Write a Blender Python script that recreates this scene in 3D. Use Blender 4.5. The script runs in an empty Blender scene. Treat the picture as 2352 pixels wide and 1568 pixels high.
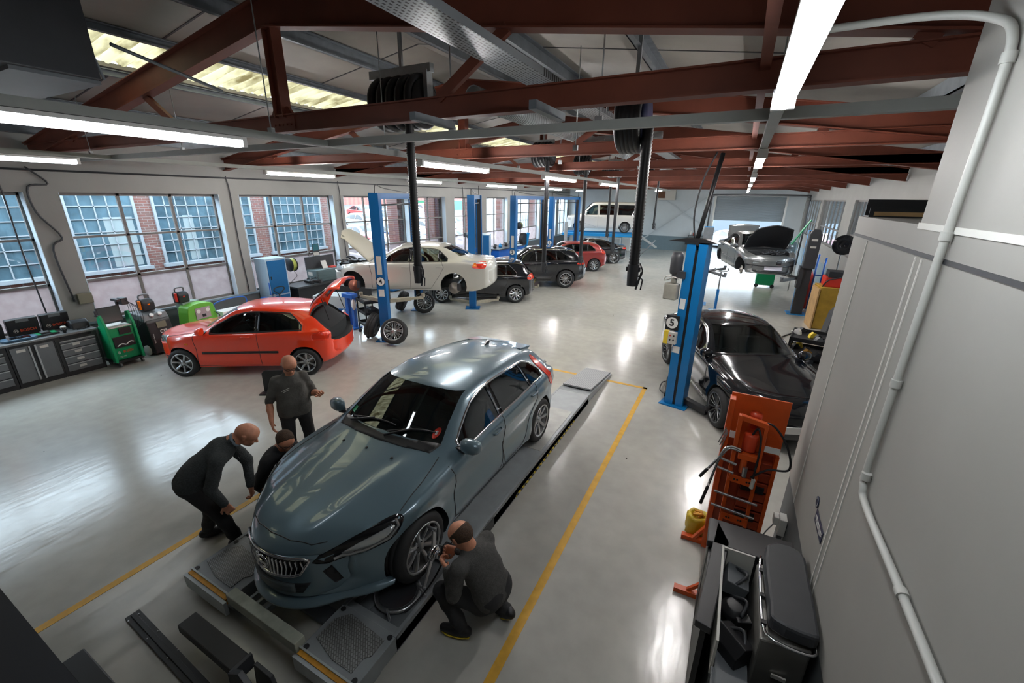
import bpy, bmesh, math, random
import numpy as np
from mathutils import Vector, Matrix
from mathutils.bvhtree import BVHTree
R_ = math.radians
S = bpy.context.scene
COL = S.collection
random.seed(7)

# ------------------------------------------------------------------ camera, sky, daylight, exposure
cd = bpy.data.cameras.new('camera'); cd.sensor_width = 36; cd.lens = 960.15/2352*36
cd.clip_start = 0.05; cd.clip_end = 300
cam = bpy.data.objects.new('camera', cd); COL.objects.link(cam)
cam.matrix_world = Matrix(((0.88459571, -0.16212847, 0.43726969, 0), (0.46619867, 0.28286211, -0.83824091, 0),
                           (0.01221569, 0.94535886, 0.32580269, 3.6), (0, 0, 0, 1)))
S.camera = cam
S.view_settings.view_transform = 'Standard'; S.view_settings.look = 'None'
S.view_settings.gamma = 1; S.view_settings.use_curve_mapping = False
S.view_settings.exposure = 1.72
S.cycles.max_bounces = 8; S.cycles.diffuse_bounces = 4; S.cycles.glossy_bounces = 4
S.cycles.transparent_max_bounces = 10; S.cycles.sample_clamp_indirect = 6
S.cycles.caustics_reflective = False; S.cycles.caustics_refractive = False

W = bpy.data.worlds.new('world'); S.world = W; W.use_nodes = True
nt = W.node_tree; nt.nodes.clear()
wo = nt.nodes.new('ShaderNodeOutputWorld'); bg = nt.nodes.new('ShaderNodeBackground')
bg.inputs[0].default_value = (0.74, 0.88, 1.0, 1); bg.inputs[1].default_value = 4.2     # flat overcast sky
nt.links.new(bg.outputs[0], wo.inputs[0])

def portal(name, loc, rot, sx, sy):
    l = bpy.data.lights.new(name, 'AREA'); l.shape = 'RECTANGLE'; l.size = sx; l.size_y = sy
    l.cycles.is_portal = True
    o = bpy.data.objects.new(name, l); COL.objects.link(o); o.location = loc; o.rotation_euler = rot
portal('window_portal', (-12.75, 18.5, 2.1), (0, R_(-90), 0), 3.2, 31)
portal('roof_portal', (-7.7, 16.5, 5.75), (0, R_(-8), 0), 1.4, 34)
portal('door_portal', (0.45, 34.2, 1.3), (R_(-90), 0, 0), 4.2, 2.6)
portal('yard_portal', (3.75, 22, 2.7), (0, R_(90), 0), 2.2, 24)

# ------------------------------------------------------------------ materials
MATS = {}
def mat(name, col, rough=0.5, metal=0.0, spec=0.5, coat=0.0, noise=0.0, nscale=6.0, bump=0.0, bscale=40.0, emit=None, es=1.0, flake=False):
    if name in MATS: return MATS[name]
    m = bpy.data.materials.new(name); m.use_nodes = True; n = m.node_tree.nodes; L = m.node_tree.links
    b = n['Principled BSDF']
    b.inputs['Base Color'].default_value = (*col, 1); b.inputs['Roughness'].default_value = rough
    b.inputs['Metallic'].default_value = metal; b.inputs['Specular IOR Level'].default_value = spec
    b.inputs['Coat Weight'].default_value = coat; b.inputs['Coat Roughness'].default_value = 0.03
    if noise or bump:
        tc = n.new('ShaderNodeTexCoord')
    if noise:
        t = n.new('ShaderNodeTexNoise'); t.inputs['Scale'].default_value = nscale; t.inputs['Detail'].default_value = 5
        r = n.new('ShaderNodeMapRange'); r.inputs[1].default_value = 0.3; r.inputs[2].default_value = 0.7
        r.inputs[3].default_value = 1-noise; r.inputs[4].default_value = 1+noise
        mx = n.new('ShaderNodeVectorMath'); mx.operation = 'SCALE'; mx.inputs[0].default_value = col
        L.new(tc.outputs['Object'], t.inputs['Vector']); L.new(t.outputs[0], r.inputs[0])
        L.new(r.outputs[0], mx.inputs['Scale']); L.new(mx.outputs[0], b.inputs['Base Color'])
    if bump:
        t = n.new('ShaderNodeTexNoise'); t.inputs['Scale'].default_value = bscale; t.inputs['Detail'].default_value = 3
        bp = n.new('ShaderNodeBump'); bp.inputs['Strength'].default_value = bump; bp.inputs['Distance'].default_value = 0.02
        L.new(tc.outputs['Object'], t.inputs['Vector']); L.new(t.outputs[0], bp.inputs['Height'])
        L.new(bp.outputs[0], b.inputs['Normal'])
    if emit:
        b.inputs['Emission Color'].default_value = (*emit, 1); b.inputs['Emission Strength'].default_value = es
    MATS[name] = m; return m

def paint(name, col, rough=0.35, metal=0.3, spec=0.5):
    return mat(name, col, rough, metal, spec, coat=1.0)

def glass_mat(name, tint, alpha):
    """thin tinted pane: part mirror, part see-through"""
    m = bpy.data.materials.new(name); m.use_nodes = True; n = m.node_tree.nodes; L = m.node_tree.links
    n.clear(); o = n.new('ShaderNodeOutputMaterial'); tr = n.new('ShaderNodeBsdfTransparent'); tr.inputs[0].default_value = (*tint, 1)
    g = n.new('ShaderNodeBsdfGlossy'); g.inputs['Roughness'].default_value = 0.02; g.inputs[0].default_value = (0.9, 0.95, 1, 1)
    f = n.new('ShaderNodeFresnel'); f.inputs[0].default_value = 1.5
    ma = n.new('ShaderNodeMath'); ma.operation = 'ADD'; ma.inputs[1].default_value = alpha
    mx = n.new('ShaderNodeMixShader'); L.new(f.outputs[0], ma.inputs[0]); L.new(ma.outputs[0], mx.inputs[0])
    L.new(tr.outputs[0], mx.inputs[1]); L.new(g.outputs[0], mx.inputs[2]); L.new(mx.outputs[0], o.inputs[0])
    MATS[name] = m; return m

M = {}
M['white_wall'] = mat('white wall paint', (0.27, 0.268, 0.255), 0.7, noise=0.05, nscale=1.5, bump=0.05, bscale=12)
M['cream_wall'] = mat('cream partition board', (0.32, 0.311, 0.287), 0.55, noise=0.04, nscale=2)
M['grey_dado'] = mat('blue grey wall paint', (0.17, 0.24, 0.28), 0.6, noise=0.05)
M['dark_dado'] = mat('dark grey wall paint', (0.09, 0.10, 0.105), 0.6, noise=0.08)
M['alu'] = mat('grey window frame', (0.16, 0.15, 0.14), 0.5)
M['reveal'] = mat('white window reveal', (0.6, 0.7, 0.78), 0.5)
M['red_steel'] = mat('red oxide steel', (0.150, 0.036, 0.018), 0.6, noise=0.15, nscale=3)
M['galv'] = mat('galvanised steel', (0.42, 0.45, 0.46), 0.4, 0.6, noise=0.12, nscale=9)
M['galv_dark'] = mat('weathered purlin steel', (0.17, 0.19, 0.21), 0.5, 0.4, noise=0.15, nscale=8)
M['trunk'] = mat('pale grey trunking', (0.34, 0.36, 0.34), 0.5, noise=0.05)
M['tube'] = mat('lit lamp tube', (0.9, 0.9, 0.9), 0.4, emit=(1.0, 0.97, 0.95), es=42.0)
M['black'] = mat('black plastic', (0.012, 0.012, 0.014), 0.45)
M['black_gloss'] = mat('gloss black', (0.006, 0.007, 0.009), 0.12)
M['dark_grey'] = mat('dark grey metal', (0.035, 0.037, 0.042), 0.45, noise=0.08)
M['mid_grey'] = mat('mid grey metal', (0.13, 0.14, 0.15), 0.5, noise=0.06)
M['lift_grey'] = mat('lift platform grey', (0.27, 0.29, 0.30), 0.38, 0.2, noise=0.10, nscale=5)
M['chrome'] = mat('bright metal', (0.75, 0.76, 0.78), 0.13, 1.0)
M['steel'] = mat('brushed steel', (0.45, 0.46, 0.47), 0.3, 0.9, noise=0.08, nscale=20)
M['rubber'] = mat('tyre rubber', (0.018, 0.018, 0.019), 0.75, noise=0.1, nscale=20)
M['lift_blue'] = mat('lift blue paint', (0.003, 0.115, 0.34), 0.32, noise=0.06, nscale=3)
M['lift_blue_light'] = mat('bright blue paint', (0.01, 0.25, 0.60), 0.35)
M['yellow'] = mat('yellow floor paint', (0.62, 0.34, 0.03), 0.5, noise=0.12, nscale=10)
M['hazard_yellow'] = mat('hazard yellow', (0.75, 0.55, 0.04), 0.5)
M['orange'] = mat('orange tape', (0.60, 0.28, 0.025), 0.55, noise=0.2, nscale=14)
M['white'] = mat('white plastic', (0.75, 0.75, 0.73), 0.45)
M['label'] = mat('pale label', (0.55, 0.54, 0.50), 0.6)
M['red'] = mat('red plastic', (0.55, 0.03, 0.015), 0.4)
M['press_orange'] = mat('orange press paint', (0.60, 0.085, 0.012), 0.38, noise=0.12, nscale=6)
M['press_dark'] = mat('dark orange drawer paint', (0.30, 0.04, 0.012), 0.45, noise=0.15)
M['green'] = mat('tester green paint', (0.0, 0.27, 0.10), 0.35)
M['lime'] = mat('lime green plastic', (0.13, 0.42, 0.04), 0.35)
M['blue_plastic'] = mat('blue plastic', (0.01, 0.10, 0.42), 0.35)
M['interior'] = mat('dark cabin trim', (0.018, 0.020, 0.022), 0.8)
M['seat'] = mat('grey seat fabric', (0.05, 0.055, 0.06), 0.9)
M['glass_car'] = glass_mat('tinted car glass', (0.30, 0.40, 0.40), 0.06)
M['glass_dark'] = glass_mat('privacy car glass', (0.06, 0.07, 0.075), 0.08)
M['lamp'] = mat('clear lamp lens', (0.55, 0.58, 0.6), 0.12, 0.6)
M['tail'] = mat('red tail lens', (0.62, 0.03, 0.01), 0.15)
M['amber'] = mat('amber lens', (0.85, 0.20, 0.01), 0.2)
M['brake'] = mat('rusty brake disc', (0.32, 0.10, 0.06), 0.5, 0.4, noise=0.2)
M['disc'] = mat('brake disc steel', (0.36, 0.33, 0.30), 0.35, 0.8)
M['skin'] = mat('skin', (0.62, 0.27, 0.16), 0.5, noise=0.12, nscale=25)
M['hair'] = mat('brown hair', (0.055, 0.028, 0.014), 0.8, noise=0.3, nscale=60, bump=0.5, bscale=120)
M['hair_grey'] = mat('grey cropped hair', (0.17, 0.13, 0.10), 0.9, noise=0.3, nscale=60)
M['sweater'] = mat('charcoal sweater', (0.055, 0.062, 0.064), 0.95, noise=0.25, nscale=60, bump=0.5, bscale=150)
M['smock'] = mat('grey work shirt', (0.105, 0.100, 0.092), 0.9, noise=0.18, nscale=9, bump=0.25, bscale=30)
M['black_cloth'] = mat('black cloth', (0.028, 0.028, 0.030), 0.9, noise=0.15, nscale=10, bump=0.2, bscale=25)
M['wood'] = mat('pine board', (0.45, 0.28, 0.12), 0.6, noise=0.15)
M['paper'] = mat('paper', (0.7, 0.7, 0.68), 0.7)

def tex_mat(name, rough=0.5, metal=0.0):
    m = bpy.data.materials.new(name); m.use_nodes = True
    n = m.node_tree.nodes; L = m.node_tree.links; b = n['Principled BSDF']
    b.inputs['Roughness'].default_value = rough; b.inputs['Metallic'].default_value = metal
    tc = n.new('ShaderNodeTexCoord'); MATS[name] = m
    return m, n, L, b, tc

def floor_mat():
    m, n, L, b, tc = tex_mat('grey epoxy floor')
    t1 = n.new('ShaderNodeTexNoise'); t1.inputs['Scale'].default_value = 0.35; t1.inputs['Detail'].default_value = 4
    t2 = n.new('ShaderNodeTexNoise'); t2.inputs['Scale'].default_value = 5; t2.inputs['Detail'].default_value = 6
    cr = n.new('ShaderNodeValToRGB'); cr.color_ramp.elements[0].position = 0.35; cr.color_ramp.elements[1].position = 0.65
    cr.color_ramp.elements[0].color = (0.39, 0.385, 0.36, 1); cr.color_ramp.elements[1].color = (0.49, 0.475, 0.425, 1)
    mp = n.new('ShaderNodeMapRange'); mp.inputs[1].default_value = 0.3; mp.inputs[2].default_value = 0.75; mp.inputs[3].default_value = 0.92; mp.inputs[4].default_value = 1.05
    mx = n.new('ShaderNodeVectorMath'); mx.operation = 'SCALE'
    L.new(tc.outputs['Object'], t1.inputs['Vector']); L.new(tc.outputs['Object'], t2.inputs['Vector'])
    L.new(t1.outputs[0], cr.inputs[0]); L.new(t2.outputs[0], mp.inputs[0])
    L.new(cr.outputs[0], mx.inputs[0]); L.new(mp.outputs[0], mx.inputs['Scale'])
    # sparse dark specks and scuffs
    v = n.new('ShaderNodeTexVoronoi'); v.inputs['Scale'].default_value = 1.7
    lt = n.new('ShaderNodeMath'); lt.operation = 'LESS_THAN'; lt.inputs[1].default_value = 0.022
    mc = n.new('ShaderNodeMix'); mc.data_type = 'RGBA'; mc.inputs[7].default_value = (0.05, 0.045, 0.04, 1)
    L.new(tc.outputs['Object'], v.inputs['Vector']); L.new(v.outputs['Distance'], lt.inputs[0])
    L.new(lt.outputs[0], mc.inputs[0]); L.new(mx.outputs[0], mc.inputs[6]); L.new(mc.outputs[2], b.inputs['Base Color'])
    rr = n.new('ShaderNodeMapRange'); rr.inputs[3].default_value = 0.14; rr.inputs[4].default_value = 0.24
    L.new(t2.outputs[0], rr.inputs[0]); L.new(rr.outputs[0], b.inputs['Roughness'])
    b.inputs['Specular IOR Level'].default_value = 0.6
    t3 = n.new('ShaderNodeTexNoise'); t3.inputs['Scale'].default_value = 9; t3.inputs['Detail'].default_value = 4
    mpg = n.new('ShaderNodeMapping'); mpg.inputs['Scale'].default_value = (1, 0.35, 1)
    bp = n.new('ShaderNodeBump'); bp.inputs['Strength'].default_value = 0.10; bp.inputs['Distance'].default_value = 0.02
    L.new(tc.outputs['Object'], mpg.inputs['Vector']); L.new(mpg.outputs[0], t3.inputs['Vector'])
    L.new(t3.outputs[0], bp.inputs['Height']); L.new(bp.outputs[0], b.inputs['Normal'])
    return m
M['floor'] = floor_mat()

def brick_mat(name, c1, c2, mortar, swap='YZ', sc=1.0):
    m, n, L, b, tc = tex_mat(name, 0.85)
    sp = n.new('ShaderNodeSeparateXYZ'); cb = n.new('ShaderNodeCombineXYZ'); L.new(tc.outputs['Object'], sp.inputs[0])
    L.new(sp.outputs['XYZ'.index(swap[0])], cb.inputs[0]); L.new(sp.outputs['XYZ'.index(swap[1])], cb.inputs[1])
    br = n.new('ShaderNodeTexBrick'); br.inputs['Color1'].default_value = (*c1, 1); br.inputs['Color2'].default_value = (*c2, 1)
    br.inputs['Mortar'].default_value = (*mortar, 1); br.inputs['Scale'].default_value = sc
    br.inputs['Brick Width'].default_value = 0.23; br.inputs['Row Height'].default_value = 0.08; br.inputs['Mortar Size'].default_value = 0.007
    L.new(cb.outputs[0], br.inputs['Vector']); L.new(br.outputs[0], b.inputs['Base Color'])
    return m
M['brick'] = brick_mat('red brickwork', (0.15, 0.052, 0.040), (0.12, 0.062, 0.052), (0.20, 0.17, 0.16))

def stripe_mat(name, c1, c2, axis, freq, rough=0.5, metal=0.0, duty=0.5, bump=0.0):
    m, n, L, b, tc = tex_mat(name, rough, metal)
    sp = n.new('ShaderNodeSeparateXYZ'); L.new(tc.outputs['Object'], sp.inputs[0])
    mu = n.new('ShaderNodeMath'); mu.operation = 'MULTIPLY'; mu.inputs[1].default_value = freq
    if len(axis) == 1: L.new(sp.outputs['XYZ'.index(axis)], mu.inputs[0])
    else:
        ad = n.new('ShaderNodeMath'); ad.operation = 'ADD'
        L.new(sp.outputs['XYZ'.index(axis[0])], ad.inputs[0]); L.new(sp.outputs['XYZ'.index(axis[1])], ad.inputs[1]); L.new(ad.outputs[0], mu.inputs[0])
    fr = n.new('ShaderNodeMath'); fr.operation = 'FRACT'; L.new(mu.outputs[0], fr.inputs[0])
    lt = n.new('ShaderNodeMath'); lt.operation = 'LESS_THAN'; lt.inputs[1].default_value = duty; L.new(fr.outputs[0], lt.inputs[0])
    mx = n.new('ShaderNodeMix'); mx.data_type = 'RGBA'; mx.inputs[6].default_value = (*c2, 1); mx.inputs[7].default_value = (*c1, 1)
    L.new(lt.outputs[0], mx.inputs[0]); L.new(mx.outputs[2], b.inputs['Base Color'])
    return m
M['hazard'] = stripe_mat('yellow black hazard tape', (0.6, 0.45, 0.05), (0.02, 0.02, 0.02), 'YZ', 9.0)
M['board'] = mat('beige roof board', (0.26, 0.245, 0.22), 0.55, noise=0.14, nscale=1.2)
M['joint'] = mat('dark board joint', (0.05, 0.05, 0.055), 0.7)

def checker_mat():
    m, n, L, b, tc = tex_mat('steel tread plate', 0.42, 0.5)
    b.inputs['Base Color'].default_value = (0.30, 0.31, 0.31, 1)
    mp = n.new('ShaderNodeMapping'); mp.inputs['Rotation'].default_value = (0, 0, R_(45)); mp.inputs['Scale'].default_value = (1, 1, 0)
    ck = n.new('ShaderNodeTexBrick'); ck.inputs['Scale'].default_value = 1; ck.inputs['Brick Width'].default_value = 0.035; ck.inputs['Row Height'].default_value = 0.018
    ck.inputs['Mortar Size'].default_value = 0.004; ck.inputs['Color1'].default_value = (0.36, 0.365, 0.36, 1); ck.inputs['Color2'].default_value = (0.26, 0.265, 0.26, 1)
    ck.inputs['Mortar'].default_value = (0.15, 0.15, 0.145, 1)
    bp = n.new('ShaderNodeBump'); bp.inputs['Strength'].default_value = 0.5; bp.inputs['Distance'].default_value = 0.004
    L.new(tc.outputs['Object'], mp.inputs['Vector']); L.new(mp.outputs[0], ck.inputs['Vector']); L.new(ck.outputs[0], b.inputs['Base Color'])
    L.new(ck.outputs['Fac'], bp.inputs['Height']); bp.invert = True; L.new(bp.outputs[0], b.inputs['Normal'])
    return m
M['tread'] = checker_mat()

def skylight_mat():
    m = bpy.data.materials.new('dirty fibreglass rooflight'); m.use_nodes = True; n = m.node_tree.nodes; L = m.node_tree.links; n.clear()
    o = n.new('ShaderNodeOutputMaterial'); t = n.new('ShaderNodeBsdfTranslucent'); d = n.new('ShaderNodeBsdfDiffuse'); mx = n.new('ShaderNodeMixShader')
    tc = n.new('ShaderNodeTexCoord'); mp = n.new('ShaderNodeMapping'); mp.inputs['Scale'].default_value = (0.9, 5, 1)
    ns = n.new('ShaderNodeTexNoise'); ns.inputs['Scale'].default_value = 1.6; ns.inputs['Detail'].default_value = 4
    cr = n.new('ShaderNodeValToRGB'); cr.color_ramp.elements[0].position = 0.34; cr.color_ramp.elements[1].position = 0.58
    cr.color_ramp.elements[0].color = (0.06, 0.044, 0.018, 1); cr.color_ramp.elements[1].color = (0.22, 0.185, 0.105, 1)
    L.new(tc.outputs['Object'], mp.inputs[0]); L.new(mp.outputs[0], ns.inputs['Vector']); L.new(ns.outputs[0], cr.inputs[0])
    L.new(cr.outputs[0], t.inputs[0]); L.new(cr.outputs[0], d.inputs[0]); mx.inputs[0].default_value = 0.25
    L.new(t.outputs[0], mx.inputs[1]); L.new(d.outputs[0], mx.inputs[2]); L.new(mx.outputs[0], o.inputs[0])
    return m
M['skylight'] = skylight_mat()

def frosted_mat():
    m = bpy.data.materials.new('frosted window glass'); m.use_nodes = True; n = m.node_tree.nodes; L = m.node_tree.links; n.clear()
    o = n.new('ShaderNodeOutputMaterial'); t = n.new('ShaderNodeBsdfTranslucent'); g = n.new('ShaderNodeBsdfGlossy')
    tc = n.new('ShaderNodeTexCoord'); ns = n.new('ShaderNodeTexNoise'); ns.inputs['Scale'].default_value = 5; ns.inputs['Detail'].default_value = 6; cr = n.new('ShaderNodeValToRGB'); cr.color_ramp.elements[0].position = 0.3; cr.color_ramp.elements[1].position = 0.75
    cr.color_ramp.elements[0].color = (0.25, 0.21, 0.21, 1); cr.color_ramp.elements[1].color = (0.33, 0.29, 0.29, 1); L.new(tc.outputs['Object'], ns.inputs['Vector']); L.new(ns.outputs[0], cr.inputs[0]); L.new(cr.outputs[0], t.inputs[0])
    mx = n.new('ShaderNodeMixShader'); m2 = n.new('ShaderNodeMixShader')
    tr = n.new('ShaderNodeBsdfTransparent'); tr.inputs[0].default_value = (0.6, 0.57, 0.58, 1)
    t.inputs[0].default_value = (0.27, 0.25, 0.26, 1); g.inputs['Roughness'].default_value = 0.25; mx.inputs[0].default_value = 0.08; m2.inputs[0].default_value = 0.35
    L.new(t.outputs[0], m2.inputs[1]); L.new(tr.outputs[0], m2.inputs[2])
    L.new(m2.outputs[0], mx.inputs[1]); L.new(g.outputs[0], mx.inputs[2]); L.new(mx.outputs[0], o.inputs[0])
    return m
M['frosted'] = frosted_mat()
M['pane'] = glass_mat('clear window pane', (0.90, 0.95, 0.97), 0.02)

# ------------------------------------------------------------------ mesh builder
class MB:
    def __init__(s): s.v = []; s.f = []; s.m = []; s.sm = []; s.mi = 0; s.s = False; s.T = None
    def add(s, vs, fs, smooth=None):
        b = len(s.v)
        if s.T is not None: vs = [s.T @ Vector(p) for p in vs]
        s.v += [tuple(p) for p in vs]; s.f += [tuple(i+b for i in f) for f in fs]
        s.m += [s.mi]*len(fs); s.sm += [s.s if smooth is None else smooth]*len(fs); return s
    def box(s, x0, x1, y0, y1, z0, z1):
        return s.add([(x0,y0,z0),(x1,y0,z0),(x1,y1,z0),(x0,y1,z0),(x0,y0,z1),(x1,y0,z1),(x1,y1,z1),(x0,y1,z1)],
            [(0,3,2,1),(4,5,6,7),(0,1,5,4),(1,2,6,5),(2,3,7,6),(3,0,4,7)], False)
    def cbox(s, c, d): return s.box(c[0]-d[0]/2, c[0]+d[0]/2, c[1]-d[1]/2, c[1]+d[1]/2, c[2]-d[2]/2, c[2]+d[2]/2)
    def bar(s, a, b, w, h, up=(0,0,1)):
        a = Vector(a); b = Vector(b); d = (b-a).normalized(); u = Vector(up)
        if abs(d.dot(u)) > 0.98: u = Vector((0,1,0))
        r = d.cross(u).normalized(); u = r.cross(d)
        vs = [p + r*(sx*w/2) + u*(sz*h/2) for p in (a, b) for sx, sz in ((-1,-1),(1,-1),(1,1),(-1,1))]
        return s.add(vs, [(0,1,2,3),(7,6,5,4),(0,4,5,1),(1,5,6,2),(2,6,7,3),(3,7,4,0)], False)
    def cyl(s, a, b, r, r2=None, n=16, cap=True):
        a = Vector(a); b = Vector(b); r2 = r if r2 is None else r2; d = (b-a).normalized()
        u = d.orthogonal().normalized(); w = d.cross(u); vs = []
        for p, rr in ((a, r), (b, r2)):
            for i in range(n):
                t = 2*math.pi*i/n; vs.append(p + (u*math.cos(t) + w*math.sin(t))*rr)
        s.add(vs, [(i, (i+1)%n, n+(i+1)%n, n+i) for i in range(n)], True)
        if cap:
            s.add(vs, [tuple(range(n-1, -1, -1)), tuple(range(n, 2*n))], False)
        return s
    def tube(s, pts, r, n=8, closed=False, radii=None):
        pts = [Vector(p) for p in pts]; k = len(pts); vs = []; u = None
        for i, p in enumerate(pts):
            a = pts[(i-1) % k] if closed or i else p; b = pts[(i+1) % k] if closed or i < k-1 else p
            d = (b-a).normalized()
            if u is None: u = d.orthogonal().normalized()
            u = (u - d*u.dot(d)).normalized(); w = d.cross(u); rr = radii[i] if radii else r
            for j in range(n):
                t = 2*math.pi*j/n; vs.append(p + (u*math.cos(t) + w*math.sin(t))*rr)
        fs = []
        for i in range(k if closed else k-1):
            a0 = i*n; b0 = ((i+1) % k)*n
            fs += [(a0+j, a0+(j+1)%n, b0+(j+1)%n, b0+j) for j in range(n)]
        if not closed: fs += [tuple(range(n-1, -1, -1)), tuple(range((k-1)*n, k*n))]
        return s.add(vs, fs, True)
    def lathe(s, prof, n=32, c=(0,0,0), axis='z', smooth=True):
        vs = []; c = Vector(c)
        for i in range(n):
            t = 2*math.pi*i/n; ca, sa = math.cos(t), math.sin(t)
            for r, h in prof:
                p = {'z': (r*ca, r*sa, h), 'y': (r*ca, h, r*sa), 'x': (h, r*ca, r*sa)}[axis]
                vs.append(c + Vector(p))
        k = len(prof)
        return s.add(vs, [(i*k+j, ((i+1)%n)*k+j, ((i+1)%n)*k+j+1, i*k+j+1) for i in range(n) for j in range(k-1)], smooth)
    def prism(s, poly, axis, a, b):
        """polygon in the two other axes, extruded along axis from a to b"""
        def P(u, v, w): return {'x': (w,u,v), 'y': (u,w,v), 'z': (u,v,w)}[axis]
        n = len(poly); vs = [P(u, v, a) for u, v in poly] + [P(u, v, b) for u, v in poly]
        return s.add(vs, [tuple(range(n-1,-1,-1)), tuple(range(n, 2*n))] + [(i,(i+1)%n,n+(i+1)%n,n+i) for i in range(n)], False)
    def sphere(s, c, r, n=16, sc=(1,1,1)):
        vs = []; fs = []; h = n//2
        for i in range(h+1):
            t = math.pi*i/h
            for j in range(n):
                p = 2*math.pi*j/n; vs.append((c[0]+r*sc[0]*math.sin(t)*math.cos(p), c[1]+r*sc[1]*math.sin(t)*math.sin(p), c[2]+r*sc[2]*math.cos(t)))
        for i in range(h):
            for j in range(n): fs.append((i*n+j, (i+1)*n+j, (i+1)*n+(j+1)%n, i*n+(j+1)%n))
        return s.add(vs, fs, True)
    def mesh(s, name, mats):
        me = bpy.data.meshes.new(name); me.from_pydata([tuple(p) for p in s.v], [], s.f)
        for x in (mats if isinstance(mats, (list, tuple)) else [mats]): me.materials.append(x)
        me.polygons.foreach_set('material_index', s.m); me.polygons.foreach_set('use_smooth', s.sm); me.update(); return me
    def build(s, name, mats, parent=None, bevel=0.0, loc=None):
        o = bpy.data.objects.new(name, s.mesh(name, mats)); COL.objects.link(o)
        if parent is not None: o.parent = parent
        if loc is not None: o.location = loc
        if bevel:
            bm = bmesh.new(); bm.from_mesh(o.data); bmesh.ops.remove_doubles(bm, verts=bm.verts, dist=1e-5)
            es = [e for e in bm.edges if len(e.link_faces) == 2 and e.calc_face_angle(0) > 0.6]
            bmesh.ops.bevel(bm, geom=es, offset=bevel, segments=2, affect='EDGES', profile=0.5, clamp_overlap=True)
            bm.to_mesh(o.data); bm.free()
        return o

def tag(o, label=None, cat=None, group=None, kind=None):
    if label: o['label'] = label
    if cat: o['category'] = cat
    if group: o['group'] = group
    if kind: o['kind'] = kind
    return o
def thing(name, label, cat, loc=(0,0,0), rz=0, group=None):
    o = bpy.data.objects.new(name, None); COL.objects.link(o); o.empty_display_size = 0.1
    o.location = loc; o.rotation_euler = (0, 0, rz); return tag(o, label, cat, group)
def struct(name, mb, m, parent=None, bevel=0):
    o = mb.build(name, m, parent, bevel)
    if parent is None: o['kind'] = 'structure'
    return o
def dup(root, loc=None, rz=None, label=None, group=None):
    r = root.copy(); COL.objects.link(r)
    if loc is not None: r.location = loc
    if rz is not None: r.rotation_euler = (0, 0, rz)
    if label: r['label'] = label
    if group: r['group'] = group
    for ch in root.children:
        c = ch.copy(); COL.objects.link(c); c.parent = r
        for g in ch.children:
            d = g.copy(); COL.objects.link(d); d.parent = c
    return r
def text(name, body, size, m, parent, loc, rot, depth=0.002, bold=0.0):
    cu = bpy.data.curves.new(name, 'FONT'); cu.body = body; cu.size = size; cu.extrude = depth; cu.offset = bold
    cu.align_x = 'CENTER'; cu.align_y = 'CENTER'; cu.materials.append(m)
    o = bpy.data.objects.new(name, cu); COL.objects.link(o); dg = bpy.context.evaluated_depsgraph_get(); dg.update()
    me = bpy.data.meshes.new_from_object(o.evaluated_get(dg)); bpy.data.objects.remove(o, do_unlink=True)
    o = bpy.data.objects.new(name, me); COL.objects.link(o); o.parent = parent; o.location = loc; o.rotation_euler = rot; return o
def spline(pts, n=8):
    """Catmull-Rom through 3D points"""
    P = [Vector(p) for p in pts]; P = [2*P[0]-P[1]] + P + [2*P[-1]-P[-2]]; out = []
    for i in range(1, len(P)-2):
        for k in range(n):
            t = k/n; a, b, c, d = P[i-1], P[i], P[i+1], P[i+2]
            out.append(0.5*((2*b) + (c-a)*t + (2*a-5*b+4*c-d)*t*t + (3*b-a-3*c+d)*t**3))
    out.append(P[-2]); return out
# ------------------------------------------------------------------ the hall
XL, XR, YB, YN = -12.53, 3.5, 33.8, -2.0
XC, ZE, SL = -4.8, 5.8, 0.143           # ridge x, roof underside at ridge, slope
def zroof(x): return ZE - SL*abs(x-XC)
b = MB(); b.box(XL-0.3, XR+0.4, YN, YB+0.4, -0.12, 0); struct('floor', b, M['floor'])
b = MB(); b.box(-60, 40, -30, 90, -0.5, -0.14); o = struct('yard_ground', b, mat('yard concrete', (0.05, 0.05, 0.052), 0.8, noise=0.1, nscale=1))

# yellow bay marking
b = MB()
for x0, x1, y0, y1 in ((-1.2, -1.12, -1, 8.08), (-4.86, -4.78, -1, 8.08), (-4.86, -1.12, 8.0, 8.08)): b.box(x0, x1, y0, y1, 0.0005, 0.003)
o = b.build('bay_marking', M['yellow']); tag(o, 'yellow painted line marking the alignment bay on the floor', 'floor marking')

# left wall with window openings
WINS = [(-1.6, 3.22), (3.72, 6.85), (7.38, 10.58), (11.0, 14.38), (14.9, 17.0), (17.72, 20.2), (20.75, 23.2), (24.2, 27.9), (28.6, 31.0), (31.5, 33.3)]
SILL, HEAD, TH = 0.82, 3.58, 0.34
b = MB(); b.mi = 0
ZT = zroof(XL)+0.12
b.box(XL-TH, XL, YN, YB, HEAD, ZT)
b.box(XL-TH, XL, YN, YB, 0, SILL)
y = YN
for a, c in WINS + [(YB, YB)]:
    if a > y: b.box(XL-TH, XL, y, a, SILL, HEAD)
    y = c
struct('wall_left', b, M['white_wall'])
b = MB(); b.box(XL, XL+0.012, YN, YB-0.02, 0, 0.80); struct('baseboard_left', b, M['dark_dado'])
b = MB(); b.box(XL-0.02, XL+0.05, YN, YB-0.02, 0.80, 0.845); struct('trim_1', b, M['grey_dado'])
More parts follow.
